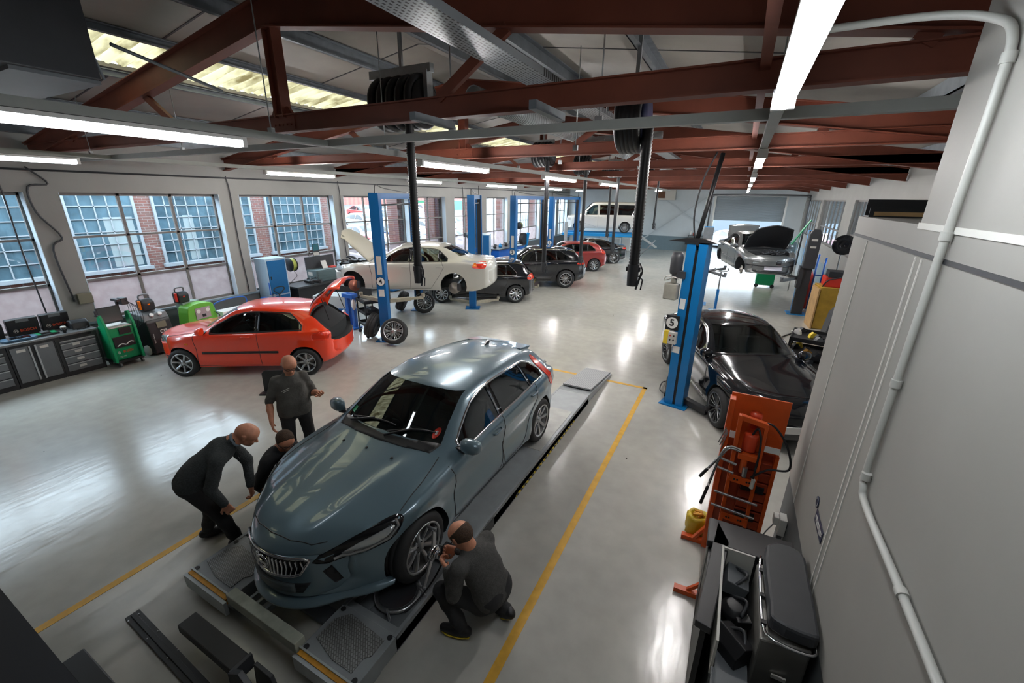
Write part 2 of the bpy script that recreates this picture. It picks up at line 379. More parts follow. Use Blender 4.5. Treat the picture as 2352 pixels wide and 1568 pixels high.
for i, (a, c) in enumerate(WINS):
    fr = MB(); X = XL-0.24
    nm = 3 if c-a > 2.8 else 2
    zs = [SILL+0.03, 1.72, 2.66, HEAD-0.03]
    def fbar(y0, y1, z0, z1): fr.box(X-0.03, X+0.03, y0, y1, z0, z1)
    fbar(a, c, SILL, SILL+0.06); fbar(a, c, HEAD-0.06, HEAD); fbar(a, a+0.05, SILL, HEAD); fbar(c-0.05, c, SILL, HEAD)
    for k in range(1, nm): yy = a + (c-a)*k/nm; fbar(yy-0.03, yy+0.03, SILL, HEAD)
    for zz in zs[1:3]: fbar(a, c, zz-0.025, zz+0.025)
    w = struct('window_%d' % (i+1), fr, M['alu'])
    g = MB(); g.add([(X, a, 1.72), (X, c, 1.72), (X, c, HEAD), (X, a, HEAD)], [(0,1,2,3)]); g.build('pane', M['pane'], w)
    g = MB(); g.add([(X, a, SILL), (X, c, SILL), (X, c, 1.72), (X, a, 1.72)], [(0,1,2,3)])
    o = g.build('frosted_pane', M['frosted'] if i < 9 else M['pane'], w)
    r = MB(); r.box(X+0.04, XL+0.005, c-0.012, c-0.001, SILL, HEAD); r.box(X+0.04, XL+0.005, a+0.001, a+0.012, SILL, HEAD); r.build('window_reveal', M['reveal'], w)
# back wall: plain part, roller door opening x -1.7..2.45, z 0..2.35 open
DX0, DX1, DZ = -1.72, 2.42, 3.86
b = MB(); b.box(XL-TH, DX0, YB, YB+0.3, 1.02, 5.9); b.box(DX1, XR+0.3, YB, YB+0.3, 1.02, 5.9); b.box(DX0, DX1, YB, YB+0.3, DZ, 5.9); struct('wall_back', b, mat('white back wall paint', (0.60, 0.66, 0.70), 0.6, noise=0.03, nscale=2))
b = MB(); b.box(XL-TH, DX0, YB-0.004, YB+0.3, 0, 1.02); b.box(DX1, XR+0.3, YB-0.004, YB+0.3, 0, 1.02); struct('baseboard_back', b, M['grey_dado'])
b = MB()
for k in range(22): z = 2.32 + k*0.072; b.prism([(YB+0.1, z), (YB+0.06, z+0.012), (YB+0.06, z+0.06), (YB+0.1, z+0.072)], 'x', DX0-0.05, DX1+0.05)
b.box(DX0-0.05, DX1+0.05, YB+0.05, YB+0.11, 2.26, 2.32)
d = struct('door_1', b, mat('roller shutter', (0.36, 0.42, 0.46), 0.4, 0.4))
f = MB(); f.box(DX0-0.12, DX0, YB-0.06, YB+0.12, 0, DZ+0.1); f.box(DX1, DX1+0.12, YB-0.06, YB+0.12, 0, DZ+0.1); f.box(DX0-0.12, DX1+0.12, YB-0.06, YB+0.12, DZ, DZ+0.12); f.build('door_frame', M['white'], d)
# crossed wind braces on the back wall
b = MB(); b.bar((-7.2, YB-0.08, 0.15), (-1.9, YB-0.08, 4.1), 0.03, 0.09); b.bar((-5.6, YB-0.10, 3.9), (-2.4, YB-0.10, 1.9), 0.03, 0.07)
struct('trim_2', b, mat('white painted brace', (0.5, 0.56, 0.6), 0.5))
# right wall
RW = [(12.3, 15.0), (15.9, 19.6), (21.2, 26.7), (27.4, 33.2)]
b = MB(); b.box(XR, XR+0.3, YN, YB, 3.66, 5.2); b.box(XR, XR+0.3, YN, YB, 1.0, 1.75); y = YN
for a, c in RW + [(YB, YB)]:
    if a > y: b.box(XR, XR+0.3, y, a, 1.75, 3.66)
    y = c
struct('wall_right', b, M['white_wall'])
b = MB(); b.box(XR-0.004, XR+0.3, YN, YB-0.01, 0, 1.0); struct('baseboard_right', b, M['grey_dado'])
for i, (a, c) in enumerate(RW):
    fr = MB(); n = max(2, round((c-a)/1.0)); X = XR+0.12
    for k in range(n+1): yy = a + (c-a)*k/n; fr.box(X-0.03, X+0.03, yy-0.03, yy+0.03, 1.75, 3.66)
    for zz in (1.78, 2.45, 3.63): fr.box(X-0.03, X+0.03, a, c, zz-0.03, zz+0.03)
    w = struct('window_%d' % (i+11), fr, M['alu'])
    g = MB(); g.add([(X, a, 1.75), (X, c, 1.75), (X, c, 3.66), (X, a, 3.66)], [(0,1,2,3)]); g.build('pane', M['pane'], w)
# partition of the raised office beside the camera
PX, PY = 0.845, 4.45
b = MB(); b.box(PX, XR, -2, PY, 1.0, 3.49); b.mi = 1; b.box(PX+0.004, XR, -2, PY-0.004, 0, 1.0); struct('wall_partition', b, [M['cream_wall'], M['dark_dado']])
b = MB(); b.box(PX, XR, -2, 3.04, 3.49, 5.7); struct('wall_partition_upper', b, M['cream_wall'])
b = MB(); b.box(PX-0.006, PX, -2, PY+0.004, 3.34, 3.36); struct('trim_3', b, M['dark_grey'])
b = MB()
for yy in (3.98, 2.95, 2.86): b.box(PX-0.005, PX, yy-0.006, yy+0.006, 1.0, 3.33)
b.box(PX-0.006, PX, -2, 3.05, 3.47, 3.50)
struct('trim_4', b, mat('pale board joint', (0.72, 0.71, 0.67), 0.6))
# near wall behind camera
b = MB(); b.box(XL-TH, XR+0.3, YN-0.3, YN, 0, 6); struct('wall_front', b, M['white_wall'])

# roof: board slopes with joints, rooflight strip, purlins, trusses
SX0, SX1 = -8.35, -7.10
def slope_quad(b, x0, x1, y0, y1, dz=0.0, t=0.06):
    z0, z1 = zroof(x0)+dz, zroof(x1)+dz
    b.add([(x0,y0,z0),(x1,y0,z1),(x1,y1,z1),(x0,y1,z0),(x0,y0,z0+t),(x1,y0,z1+t),(x1,y1,z1+t),(x0,y1,z0+t)],
          [(0,3,2,1),(4,5,6,7),(0,1,5,4),(1,2,6,5),(2,3,7,6),(3,0,4,7)])
b = MB(); slope_quad(b, XL-TH, SX0, YN, YB+0.3); slope_quad(b, SX1, XC, YN, YB+0.3); slope_quad(b, XC, XR+0.3, YN, YB+0.3)
struct('ceiling', b, M['board'])
b = MB()
for k in range(14):
    y = 1.1 + k*2.44
    for x0, x1 in ((XL, SX0), (SX1, XC), (XC, XR)): slope_quad(b, x0, x1, y-0.012, y+0.012, -0.006, 0.006)
struct('trim_5', b, M['joint'])
b = MB(); vs = []; fs = []; n = 34*14*6; ny = 0
ys = np.linspace(YN, YB, int((YB-YN)/0.0305))
for y in ys:
    ph = (y/0.183) % 1.0; h = 0.035*max(-1, min(1, 1.6*math.sin(2*math.pi*ph)))
    vs += [(SX0-0.05, y, zroof(SX0-0.05)+0.075+h), (SX1+0.05, y, zroof(SX1+0.05)+0.075+h)]
fs = [(2*i, 2*i+1, 2*i+3, 2*i+2) for i in range(len(ys)-1)]
b.add(vs, fs, True); struct('rooflight', b, M['skylight'])
o = bpy.data.objects['rooflight']
PUR = [-11.9, -10.2, -8.42, -7.03, -5.6, -4.0, -2.75, -1.25, 0.25, 1.75, 3.1]
for k, x in enumerate(PUR):
    b = MB(); z = zroof(x)-0.005; D_ = 0.09 if k in (2, 3) else 0.18
    b.box(x-0.035, x+0.035, YN+0.02, YB-0.02, z-D_, z-D_+0.015); b.box(x-0.035, x-0.022, YN+0.02, YB-0.02, z-D_, z); b.box(x-0.022, x+0.045, YN+0.02, YB-0.02, z-0.014, z)
    o = b.build('roof_purlin', M['galv_dark'])
    tag(o, 'grey steel roof purlin running the length of the hall', 'purlin', 'roof purlins', kind='structure')
TRY = [3.5+3.65*k for k in range(-1, 9)]
zb = 4.27
def truss(y):
    t = thing('roof_truss', 'red oxide steel roof truss', 'roof truss', (0, y, 0)); t['kind'] = 'structure'
    zt = lambda x: zroof(x)-0.22
    for nm, x0, x1 in (('rafter', XL+0.02, XC), ('rafter', XR-0.02, XC)):
        b = MB(); z0, z1 = zt(x0), zt(x1)
        for dz0, dz1, w in ((-0.30, -0.285, 0.14), (-0.285, -0.012, 0.012), (-0.012, 0, 0.14)):
            vs = [(x0,-w/2,z0+dz0),(x1,-w/2,z1+dz0),(x1,w/2,z1+dz0),(x0,w/2,z0+dz0),(x0,-w/2,z0+dz1),(x1,-w/2,z1+dz1),(x1,w/2,z1+dz1),(x0,w/2,z0+dz1)]
            b.add(vs, [(0,3,2,1),(4,5,6,7),(0,1,5,4),(1,2,6,5),(2,3,7,6),(3,0,4,7)])
        b.build(nm, M['red_steel'], t)
    b = MB(); x1 = XR-0.02
    b.box(XL+0.02, x1, -0.06, 0.06, zb, zb+0.014); b.box(XL+0.02, x1, -0.006, 0.006, zb+0.014, zb+0.17); b.box(XL+0.02, x1, -0.05, 0.05, zb+0.17, zb+0.182)
    b.build('tie_beam', M['red_steel'], t)
    b = MB(); b.box(XC-0.07, XC+0.07, -0.012, 0.012, zb+0.15, zt(XC)-0.28); b.box(XC-0.075, XC-0.062, -0.06, 0.06, zb+0.15, zt(XC)-0.28); b.box(XC+0.062, XC+0.075, -0.06, 0.06, zb+0.15, zt(XC)-0.28)
    b.prism([(XC-0.20, zb), (XC+0.20, zb), (XC+0.20, zb+0.16), (XC+0.12, zb+0.26), (XC-0.12, zb+0.26), (XC-0.20, zb+0.16)], 'y', -0.016, 0.016)
    for k in range(5):
        b.cyl((XC-0.14+k*0.07, -0.03, zb+0.08), (XC-0.14+k*0.07, 0.03, zb+0.08), 0.012, n=8)
    b.build('king_post', M['red_steel'], t)
    for sx in (-1, 1):
        b = MB(); xa = XC+sx*2.2; xb = XC+sx*2.9
        b.bar((xa, 0, zb+0.17), (xb, 0, zt(xb)-0.28), 0.05, 0.09); b.build('strut', M['red_steel'], t)
        b = MB(); xa = XC+sx*5.6; b.bar((xa, 0, zb+0.17), (xa-sx*0.1, 0, zt(xa)-0.28), 0.05, 0.07); b.build('strut', M['red_steel'], t)
    return t
T0 = truss(TRY[0])
for y in TRY[1:]: dup(T0, (0, y, 0))
for k, o in enumerate(o for o in COL.objects if o.name.startswith('roof_truss')): o['group'] = 'roof trusses'
# longitudinal tie runner
b = MB(); b.bar((-0.02, YN+0.1, 4.42), (-0.02, YB-0.1, 4.42), 0.06, 0.06); struct('tie_runner', b, M['red_steel'])
tag(bpy.data.objects['tie_runner'], None, None)
# lean brick and beam mouldings on the left wall: pipes
b = MB(); b.tube([(XL+0.04, YN+0.1, 4.0), (XL+0.04, YB-0.1, 4.0)], 0.02)
o = b.build('wall_conduit', M['dark_grey']); tag(o, 'dark conduit running along the top of the left window wall', 'conduit', kind='structure')
for k, (y, z0) in enumerate(((2.9, 1.0), (7.1, 0.9), (10.8, 1.0), (18.4, 1.0), (23.7, 1.2))):
    b = MB(); b.tube(spline([(XL+0.045, y, 4.05), (XL+0.045, y+0.04, 3.6), (XL+0.045, y+0.02, 2.4), (XL+0.045, y+0.05, z0)], 4), 0.014)
    o = b.build('drop_conduit', M['dark_grey']); tag(o, 'dark vertical conduit on the white pier between wall windows', 'conduit', 'drop conduits on the window wall', kind='structure')
# second conduit with bend near first pier
b = MB(); b.tube(spline([(XL+0.05, 3.35, 4.05), (XL+0.05, 3.6, 3.75), (XL+0.05, 3.3, 3.68), (XL+0.05, 3.3, 3.2), (XL+0.05, 3.55, 2.7), (XL+0.05, 3.36, 2.45), (XL+0.05, 3.42, 1.35)], 5), 0.018)
b.build('drop_conduit', M['dark_grey']); tag(bpy.data.objects['drop_conduit.005'], 'dark conduit with offset bends on the first white pier', 'conduit', kind='structure')
b = MB(); b.box(XL+0.003, XL+0.09, 3.48, 3.72, 1.28, 1.5); o = b.build('switch_box', mat('olive grey box', (0.18, 0.17, 0.12), 0.5), bevel=0.008); tag(o, 'olive electrical switch box on the first white pier', 'switch box')

# trunking rows and light tubes
def trunking(name, p, q, lab):
    b = MB(); b.bar(p, q, 0.07, 0.07); o = b.build(name, M['trunk']); tag(o, lab, 'trunking', kind='structure')
ZTk = 4.15
trunking('trunking', (-4.33, 0.2, ZTk), (-4.33, 30, ZTk), 'grey lighting trunking below the ridge')
trunking('trunking', (0.09, 0.2, ZTk), (0.09, 30.5, ZTk), 'grey lighting trunking above the right lift bay')
trunking('trunking', (-9.6, 0.2, ZTk), (-9.6, 28, ZTk), 'grey lighting trunking nearest the window wall')
trunking('trunking', (-12.3, 3.68, ZTk+0.01), (XR-0.1, 3.68, ZTk+0.01), 'grey cable trunking crossing the hall beneath the second truss')
M['tube_dim'] = mat('dim lamp tube', (0.85, 0.88, 0.92), 0.4, emit=(0.9, 0.96, 1.0), es=14.0)
M['tube_soft'] = mat('soft lamp tube', (0.85, 0.88, 0.92), 0.4, emit=(0.9, 0.96, 1.0), es=4.0)
def lamp(x, y0, y1, lab):
    t = thing('ceiling_lamp', lab, 'ceiling light', (x, y0, 4.06), 0, 'linear tube lights'); L = y1-y0
    b = MB(); b.box(-0.045, 0.045, 0, L, 0.02, 0.05); b.box(-0.05, 0.05, -0.02, 0.02, -0.04, 0.05); b.box(-0.05, 0.05, L-0.02, L+0.02, -0.04, 0.05); b.build('lamp_housing', M['white'], t)
    b = MB(); b.lathe([(0.0, 0.02), (0.04, 0.021), (0.045, 0.03), (0.045, L-0.03), (0.04, L-0.021), (0, L-0.02)], 16, axis='y'); b.build('lamp_tube', M['tube' if y0 > 1.5 else 'tube_dim' if x > 0 else 'tube_soft'], t)
for k, (y0, y1) in enumerate([(1.0, 2.65), (5.45, 7.1), (9.95, 11.8), (14.4, 16.2), (18.9, 20.7), (23.4, 25.2), (27.8, 29.6)]):
    lamp(0.09, y0, y1, ['nearest lit tube on the right hand trunking', 'second lit tube along the right hand trunking', 'third lit tube along the right hand trunking'][k] if k < 3 else 'distant lit tube of the right hand row, '+['fourth', 'fifth', 'sixth', 'last'][k-3]+' from the camera')
for k, (y0, y1) in enumerate([(0.9, 2.68), (5.3, 7.2), (9.8, 12.0), (14.5, 16.6), (20.3, 22.1), (24.8, 26.6)]):
    lamp(-4.33, y0, y1, ['long lit tube near the dark duct box on the ridge trunking', 'second lit tube on the ridge trunking behind the first hose', 'third lit tube on the ridge trunking'][k] if k < 3 else 'distant lit tube of the ridge row, '+['fourth', 'fifth', 'last'][k-3]+' from the camera')
for k, (y0, y1) in enumerate([(1.4, 3.2), (6.35, 8.2), (11.1, 12.8), (15.9, 18.6), (21.5, 24.4), (26.9, 28.2)]):
    lamp(-9.6, y0, y1, ['first lit tube of the window side row, at the photo edge', 'second lit tube of the window side row', 'third lit tube of the window side row above the first blue lift'][k] if k < 3 else 'distant lit tube of the window side row, '+['fourth', 'fifth', 'last'][k-3]+' from the camera')
# hanger rods
for k, (x, y) in enumerate([(-4.33, 3.0), (-4.33, 4.6), (-2.6, 3.68), (-1.15, 3.68), (-9.6, 3.4), (-4.33, 8.5), (0.09, 4.3), (-7.4, 3.68), (-4.33, 12.3), (-2.0, 5.5), (-3.0, 7.5), (-2.0, 9.3)]):
    b = MB(); b.tube([(x, y, 4.18), (x, y, zroof(x)-0.1)], 0.006, 6); b.box(x-0.03, x+0.03, y-0.02, y+0.02, 4.17, 4.23)
    o = b.build('hanger_rod', M['galv']); tag(o, 'thin steel rod hanging trunking from the roof', 'hanger rod', 'hanger rods', kind='structure')
# perforated cable trays
def perf_mat():
    m, n, L, bs, tc = tex_mat('perforated tray steel', 0.4, 0.5)
    br = n.new('ShaderNodeTexBrick'); br.inputs['Scale'].default_value = 1; br.inputs['Brick Width'].default_value = 0.05; br.inputs['Row Height'].default_value = 0.034; br.inputs['Mortar Size'].default_value = 0.010
    br.inputs['Color1'].default_value = br.inputs['Color2'].default_value = (0.02, 0.02, 0.022, 1); br.inputs['Mortar'].default_value = (0.34, 0.37, 0.39, 1); br.inputs['Mortar Smooth'].default_value = 0
    mp = n.new('ShaderNodeMapping'); mp.inputs['Rotation'].default_value = (0, 0, R_(90))
    L.new(tc.outputs['Object'], mp.inputs[0]); L.new(mp.outputs[0], br.inputs['Vector']); L.new(br.outputs[0], bs.inputs['Base Color'])
    return m
M['perf'] = perf_mat()
def tray(x, w, y0, y1, z, lab):
    b = MB(); b.box(x-w/2, x+w/2, y0, y1, z, z+0.004); b.box(x-w/2-0.004, x-w/2, y0, y1, z, z+0.06); b.box(x+w/2, x+w/2+0.004, y0, y1, z, z+0.06)
    o = b.build('cable_tray', M['perf']); tag(o, lab, 'cable tray', kind='structure')
tray(-2.0, 0.30, 0.3, 30, 4.68, 'wide perforated steel cable tray running down the hall near the ridge')
b = MB(); b.box(-11.8, -1.6, 4.42, 4.60, 4.50, 4.504); b.box(-11.8, -1.6, 4.60, 4.604, 4.50, 4.56)
o = b.build('cable_tray', M['perf']); tag(o, 'narrow perforated cable tray crossing the hall behind the second truss', 'cable tray', kind='structure')
for x, y, lab in ((-2.55, 3.9, 'short grey bracket channel bolted under the second truss beside the duct'), (-1.45, 3.9, 'short grey bracket channel bolted under the wide cable tray')):
    b = MB(); b.box(x-0.03, x+0.03, 3.05, 3.62, 4.20, 4.26); o = b.build('bracket_channel', M['galv_dark']); tag(o, lab, 'bracket')
# spiral ducts
def duct(pts, r, lab):
    b = MB(); P = spline(pts, 10); b.tube(P, r, 20)
    o = b.build('spiral_duct', M['galv']); tag(o, lab, 'duct', kind='structure')
    s = MB(); L = 0; prev = P[0]
    for p in P:
        L += (p-prev).length; prev = p
    n = int(L/0.12)
    for k in range(n):
        t = k/n*(len(P)-1); i = int(t); q = P[i].lerp(P[min(i+1, len(P)-1)], t-i); d = (P[min(i+1, len(P)-1)]-P[i-1 if i else 0]).normalized()
        u = d.orthogonal().normalized(); w = d.cross(u)
        s.tube([q + (u*math.cos(a) + w*math.sin(a))*(r+0.002) for a in [2*math.pi*j/18 for j in range(18)]], 0.005, 4, True)
    s.build('duct_seam', M['galv'], o)
duct([(-2.75, 4.3, 4.62), (-2.72, 6, 4.6), (-2.7, 11.5, 4.6), (-2.7, 20, 4.6)], 0.10, 'silver spiral ventilation duct running down the hall under the ridge')
duct([(-2.6, 7.4, 4.5), (-2.2, 7.45, 4.52), (-1.3, 7.5, 4.55)], 0.06, 'pale flexible duct branching to the blue hose reel')

# hose reels and hoses
def reel(x, y, z, r, w, m, lab, ax='y'):
    t = thing('hose_reel', lab, 'hose reel', (x, y, z))
    b = MB(); b.lathe([(0, -w/2), (r, -w/2), (r, -w/2+0.03), (r*0.93, -w/2+0.035), (r*0.93, w/2-0.035), (r, w/2-0.03), (r, w/2), (0, w/2)], 36, axis=ax); b.build('reel_drum', m, t)
    s = MB()
    for k in range(5):
        c = -w/2 + 0.06 + (w-0.12)*k/4; P = []
        for j in range(28):
            a = 2*math.pi*j/28; rr = r*0.93+0.045; P.append((rr*math.cos(a), c, rr*math.sin(a)) if ax == 'y' else (c, rr*math.cos(a), rr*math.sin(a)))
        s.tube(P, 0.05, 8, True)
    s.build('coiled_hose', M['black'], t); return t
def hose(x, y, z1, z0, r, lab, lean=0.0):
    t = thing('exhaust_hose', lab, 'exhaust hose', (x, y, z0))
    n = int((z1-z0)/0.035); P = []; RR = []
    for k in range(n*2+1):
        h = (z1-z0)*k/(n*2); P.append((lean*math.sin(h/(z1-z0)*math.pi), 0, h)); RR.append(r if k % 2 else r*0.86)
    b = MB(); b.tube(P, r, 14, radii=RR); b.build('corrugated_tube', M['black'], t)
    s = MB(); s.cyl((0, 0, -0.22), (0, 0, 0.03), r*0.95, r*1.12, 14); s.box(-r*1.3, r*1.3, -0.02, 0.02, -0.05, 0.0); s.cyl((r*0.8, 0, -0.26), (r*1.6, 0, -0.05), 0.012); s.tube([(r, 0, -0.1), (r*1.9, 0, -0.14), (r*1.7, 0, -0.26)], 0.009); s.tube(spline([(r*1.1, 0, 0.05), (r*1.7, 0, -0.05), (r*1.1, 0, -0.18)], 6), 0.008)
    s.build('nozzle_clamp', M['dark_grey'], t); return t
hose(-4.10, 4.83, 4.66, 2.60, 0.062, 'thick black exhaust hose hanging in front of the white saloon')
hose(-1.02, 5.0, 4.32, 2.85, 0.062, 'thick black exhaust hose hanging over the open floor lane')
t = reel(-4.32, 5.0, 4.78, 0.26, 0.75, M['black'], 'black drum reel of coiled exhaust hose hung below the ridge', 'x')
b = MB(); b.box(-0.55, 0.5, -0.04, 0.04, 0.33, 0.43); b.box(-0.45, -0.40, -0.05, 0.05, 0.0, 0.36); b.box(0.40, 0.46, -0.06, 0.06, 0.0, 0.36); b.box(-0.02, 0.02, -0.02, 0.02, 0.4, 0.92); b.build('reel_bracket', M['galv'], t)
t = reel(-1.22, 5.15, 4.42, 0.27, 0.30, mat('navy blue reel', (0.008, 0.012, 0.05), 0.4), 'navy blue hose reel above the open floor lane', 'x')
b = MB(); b.box(-0.02, 0.02, -0.02, 0.02, 0.25, 0.84); b.tube([(-0.3, 0, 0.1), (-0.3, 0, 0.42), (-0.1, 0, 0.42)], 0.015); b.build('reel_bracket', M['galv'], t)
for k, (x, y, z1, z0, lab) in enumerate([(-4.45, 10.3, 4.48, 1.95, 'black exhaust hose hanging above the black estate car'), (-4.65, 13.9, 4.48, 1.7, 'black exhaust hose hanging beyond the black estate car'),
        (-4.2, 16.3, 4.48, 1.9, 'black exhaust hose in front of the white van'), (-5.2, 19.0, 4.48, 2.2, 'black exhaust hose at the tail of the white van'), (-3.3, 19.4, 4.48, 2.6, 'short distant black exhaust hose before the white back wall')]):
    hose(x, y, z1, z0, 0.06 if k < 4 else 0.045, lab)
    t = reel(x-0.2, y+0.2, 4.62, 0.22, 0.5, M['black'], 'small black reel of coiled hose under the ridge, '+['first', 'second', 'third', 'fourth', 'fifth'][k]+' beyond the big black drum reel', 'x')
    b = MB(); b.box(-0.28, 0.28, -0.03, 0.03, 0.26, 0.34); b.box(-0.02, 0.02, -0.02, 0.02, 0.3, zroof(x)-4.7); b.build('reel_bracket', M['galv'], t)

# big duct box at upper left
t = thing('ventilation_unit', 'large dark grey ventilation box hanging under the roof by the rooflight', 'ventilation unit', (0, 0, 0))
b = MB(); b.box(-9.0, -5.35, 0.3, 2.12, 4.56, 5.28); b.build('unit_body', M['dark_grey'], t, bevel=0.01)
b = MB(); b.box(-8.9, -5.4, 1.55, 2.13, 4.53, 4.56); b.build('base_panel', M['mid_grey'], t)
b = MB(); b.tube([(-5.5, 2.2, 4.6), (-5.9, 2.2, 5.5)], 0.012); b.tube([(-5.45, 2.3, 4.9), (-5.7, 3.4, 4.75)], 0.018); b.build('support_stay', M['galv_dark'], t)

# white pipe on the partition
b = MB(); X = PX-0.022
b.tube(spline([(0.12, 2.9, 4.40), (0.3, 2.88, 4.40), (0.62, 2.86, 4.39), (X-0.02, 2.78, 4.33), (X, 2.62, 4.22), (X, 2.59, 4.0), (X, 2.6, 3.4), (X, 2.6, 2.3), (X, 2.57, 2.14), (X, 2.45, 2.09), (X, 1.8, 2.10), (X, 0.2, 2.10)], 6), 0.017, 14)
o = b.build('conduit_pipe', mat('painted pipe', (0.50, 0.50, 0.47), 0.4)); tag(o, 'cream painted pipe bending down the partition wall', 'pipe')
for p, q in (((X, 2.59, 4.12), (X, 2.59, 4.16)), ((X, 2.6, 3.44), (X, 2.6, 3.48)), ((X, 2.6, 2.72), (X, 2.6, 2.76)), ((X, 2.58, 2.18), (X, 2.58, 2.22)), ((X, 1.85, 2.10), (X, 1.89, 2.10))): s = MB(); s.cyl(p, q, 0.024, n=14); s.build('pipe_coupling', MATS['painted pipe'], o)
# dark tray on top of the partition
t = thing('roof_rack_tray', 'dark slotted steel tray lying on top of the partition box', 'tray', (0, 0, 0))
b = MB(); b.box(0.87, 1.60, 4.28, 4.42, 3.49, 3.50); b.box(0.87, 1.60, 4.28, 4.285, 3.5, 3.56); b.box(0.87, 1.60, 4.41, 4.42, 3.50, 3.62); b.box(1.28, 1.55, 4.05, 4.40, 3.49, 3.60); b.build('tray_body', M['black'], t)
b = MB(); b.box(0.9, 1.27, 4.27, 4.28, 3.50, 3.53); b.build('dusty_strip', M['wood'], t)
# sign on the partition
t = thing('wall_sign', 'small dark blue round and oblong safety sign on the cream partition', 'sign', (PX-0.004, 3.2, 1.42))
b = MB(); b.lathe([(0, -0.002), (0.045, -0.002), (0.045, 0.002), (0, 0.002)], 24, c=(0, 0.12, 0.07), axis='x'); b.build('round_plate', mat('navy sign', (0.01, 0.016, 0.05), 0.4), t)
b = MB(); b.box(-0.002, 0.002, -0.20, 0.07, -0.045, 0.045); b.build('oblong_plate', MATS['navy sign'], t)
b = MB(); b.box(-0.0035, -0.002, -0.18, 0.04, 0.012, 0.018); b.box(-0.0035, -0.002, -0.18, 0.05, -0.005, 0.001); b.box(-0.0035, -0.002, -0.15, 0.02, -0.022, -0.016); b.tube([(-0.003, 0.12+0.03*math.cos(a), 0.07+0.03*math.sin(a)) for a in [i*0.524 for i in range(12)]], 0.0015, 4, True); b.build('sign_marks', M['label'], t)
# sockets on the dado near the parts washer
t = thing('wall_socket', 'pair of cream sockets and cable on the dark dado beside the orange press', 'socket', (PX-0.0, 4.05, 0.68))
b = MB(); b.box(-0.06, 0, -0.06, 0.06, -0.09, 0.09); b.box(-0.10, -0.05, 0.0, 0.09, -0.03, 0.06); b.build('socket_plate', M['label'], t, bevel=0.006)
b = MB(); b.tube(spline([(-0.08, 0.04, -0.03), (-0.14, 0.08, -0.25), (-0.12, 0.1, -0.45)], 5), 0.006); b.box(-0.05, -0.01, -0.03, 0.02, -0.35, -0.09); b.build('cable', M['mid_grey'], t)

# ------------------------------------------------------------------ outside: brick building, yard
b = MB(); FX = -16.6
b.box(FX-0.3, FX, -6, 14.6, -0.14, 4.75)
o = b.build('brick_building', M['brick']); tag(o, 'red brick factory building with white gridded windows outside the hall', 'building')
M['old_pane'] = mat('old factory pane', (0.055, 0.095, 0.12), 0.25, spec=0.25, noise=0.5, nscale=1.6)
M['old_white'] = mat('weathered white window bars', (0.22, 0.24, 0.26), 0.6)
for k, (y0, y1) in enumerate(((0.6, 2.0), (2.6, 4.2), (4.95, 6.5), (7.02, 8.9), (9.2, 10.1), (10.75, 13.2))):
    g = MB(); g.box(FX-0.05, FX+0.02, y0, y1, 1.40, 4.3); w = g.build('factory_window', M['old_pane'], o)
    f = MB(); n = round((y1-y0)/0.31)
    for i in range(n+1): yy = y0 + (y1-y0)*i/n; f.box(FX, FX+0.05, yy-0.014, yy+0.014, 1.40, 4.3)
    for i in range(9): zz = 1.40 + 2.9*i/8; f.box(FX, FX+0.05, y0, y1, zz-0.012, zz+0.012)
    f.box(FX, FX+0.07, y0-0.04, y0+0.03, 1.4, 4.3); f.box(FX, FX+0.07, y1-0.03, y1+0.04, 1.4, 4.3)
    f.box(FX, FX+0.14, y0-0.1, y1+0.1, 1.30, 1.40); f.build('glazing_bars', M['old_white'], w)
    if k in (2, 3): g = MB(); g.box(FX+0.021, FX+0.024, y0+0.75, y0+1.05 if k == 3 else y1-0.1, 1.45, 2.9); g.build('white_panel', mat('pale blind', (0.20, 0.24, 0.25), 0.6), w)
# brick piers seen through the far windows
for k, (y0, y1) in enumerate(((14.1, 14.9), (16.6, 17.3), (19.8, 20.6), (23.5, 24.1), (28, 28.6))):
    b = MB(); b.box(XL-0.95, XL-TH-0.02, y0, y1, -0.14, 4.2); o = b.build('brick_pier', M['brick']); tag(o, 'red brick pier outside the windows, '+['first', 'second', 'third', 'fourth', 'fifth'][k]+' beyond the brick building', 'pier', 'outside brick piers')
M['rust'] = stripe_mat('red cladding ribs', (0.30, 0.10, 0.075), (0.22, 0.075, 0.06), 'Y', 1.4)
b = MB(); b.box(-46, -45, 22, 70, -0.14, 9.0); o = b.build('red_shed', M['rust']); tag(o, 'distant red ribbed industrial shed beyond the car park', 'building')
b = MB(); b.box(-42, -38, 50, 62, -0.14, 3.0); o = b.build('green_container', mat('green container', (0.04, 0.18, 0.10), 0.5)); tag(o, 'green container outside beyond the far windows', 'container')
b = MB(); b.box(-45, -44.5, -20, 21, -0.14, 5.0); o = b.build('glass_office', mat('pale glazed office', (0.16, 0.22, 0.24), 0.3)); tag(o, 'pale glazed office block beyond the parked cars', 'building')
b = MB()
for k in range(36): y = 30+k*0.30; b.box(-15.23, -15.17, y-0.035, y+0.035, -0.14, 2.3)
b.box(-15.22, -15.18, 30, 40.6, 0.2, 0.26); b.box(-15.22, -15.18, 30, 40.6, 1.9, 1.96)
o = b.build('palisade_fence', mat('pale steel fence', (0.25, 0.28, 0.3), 0.5)); tag(o, 'pale steel palisade fence outside the far windows', 'fence')

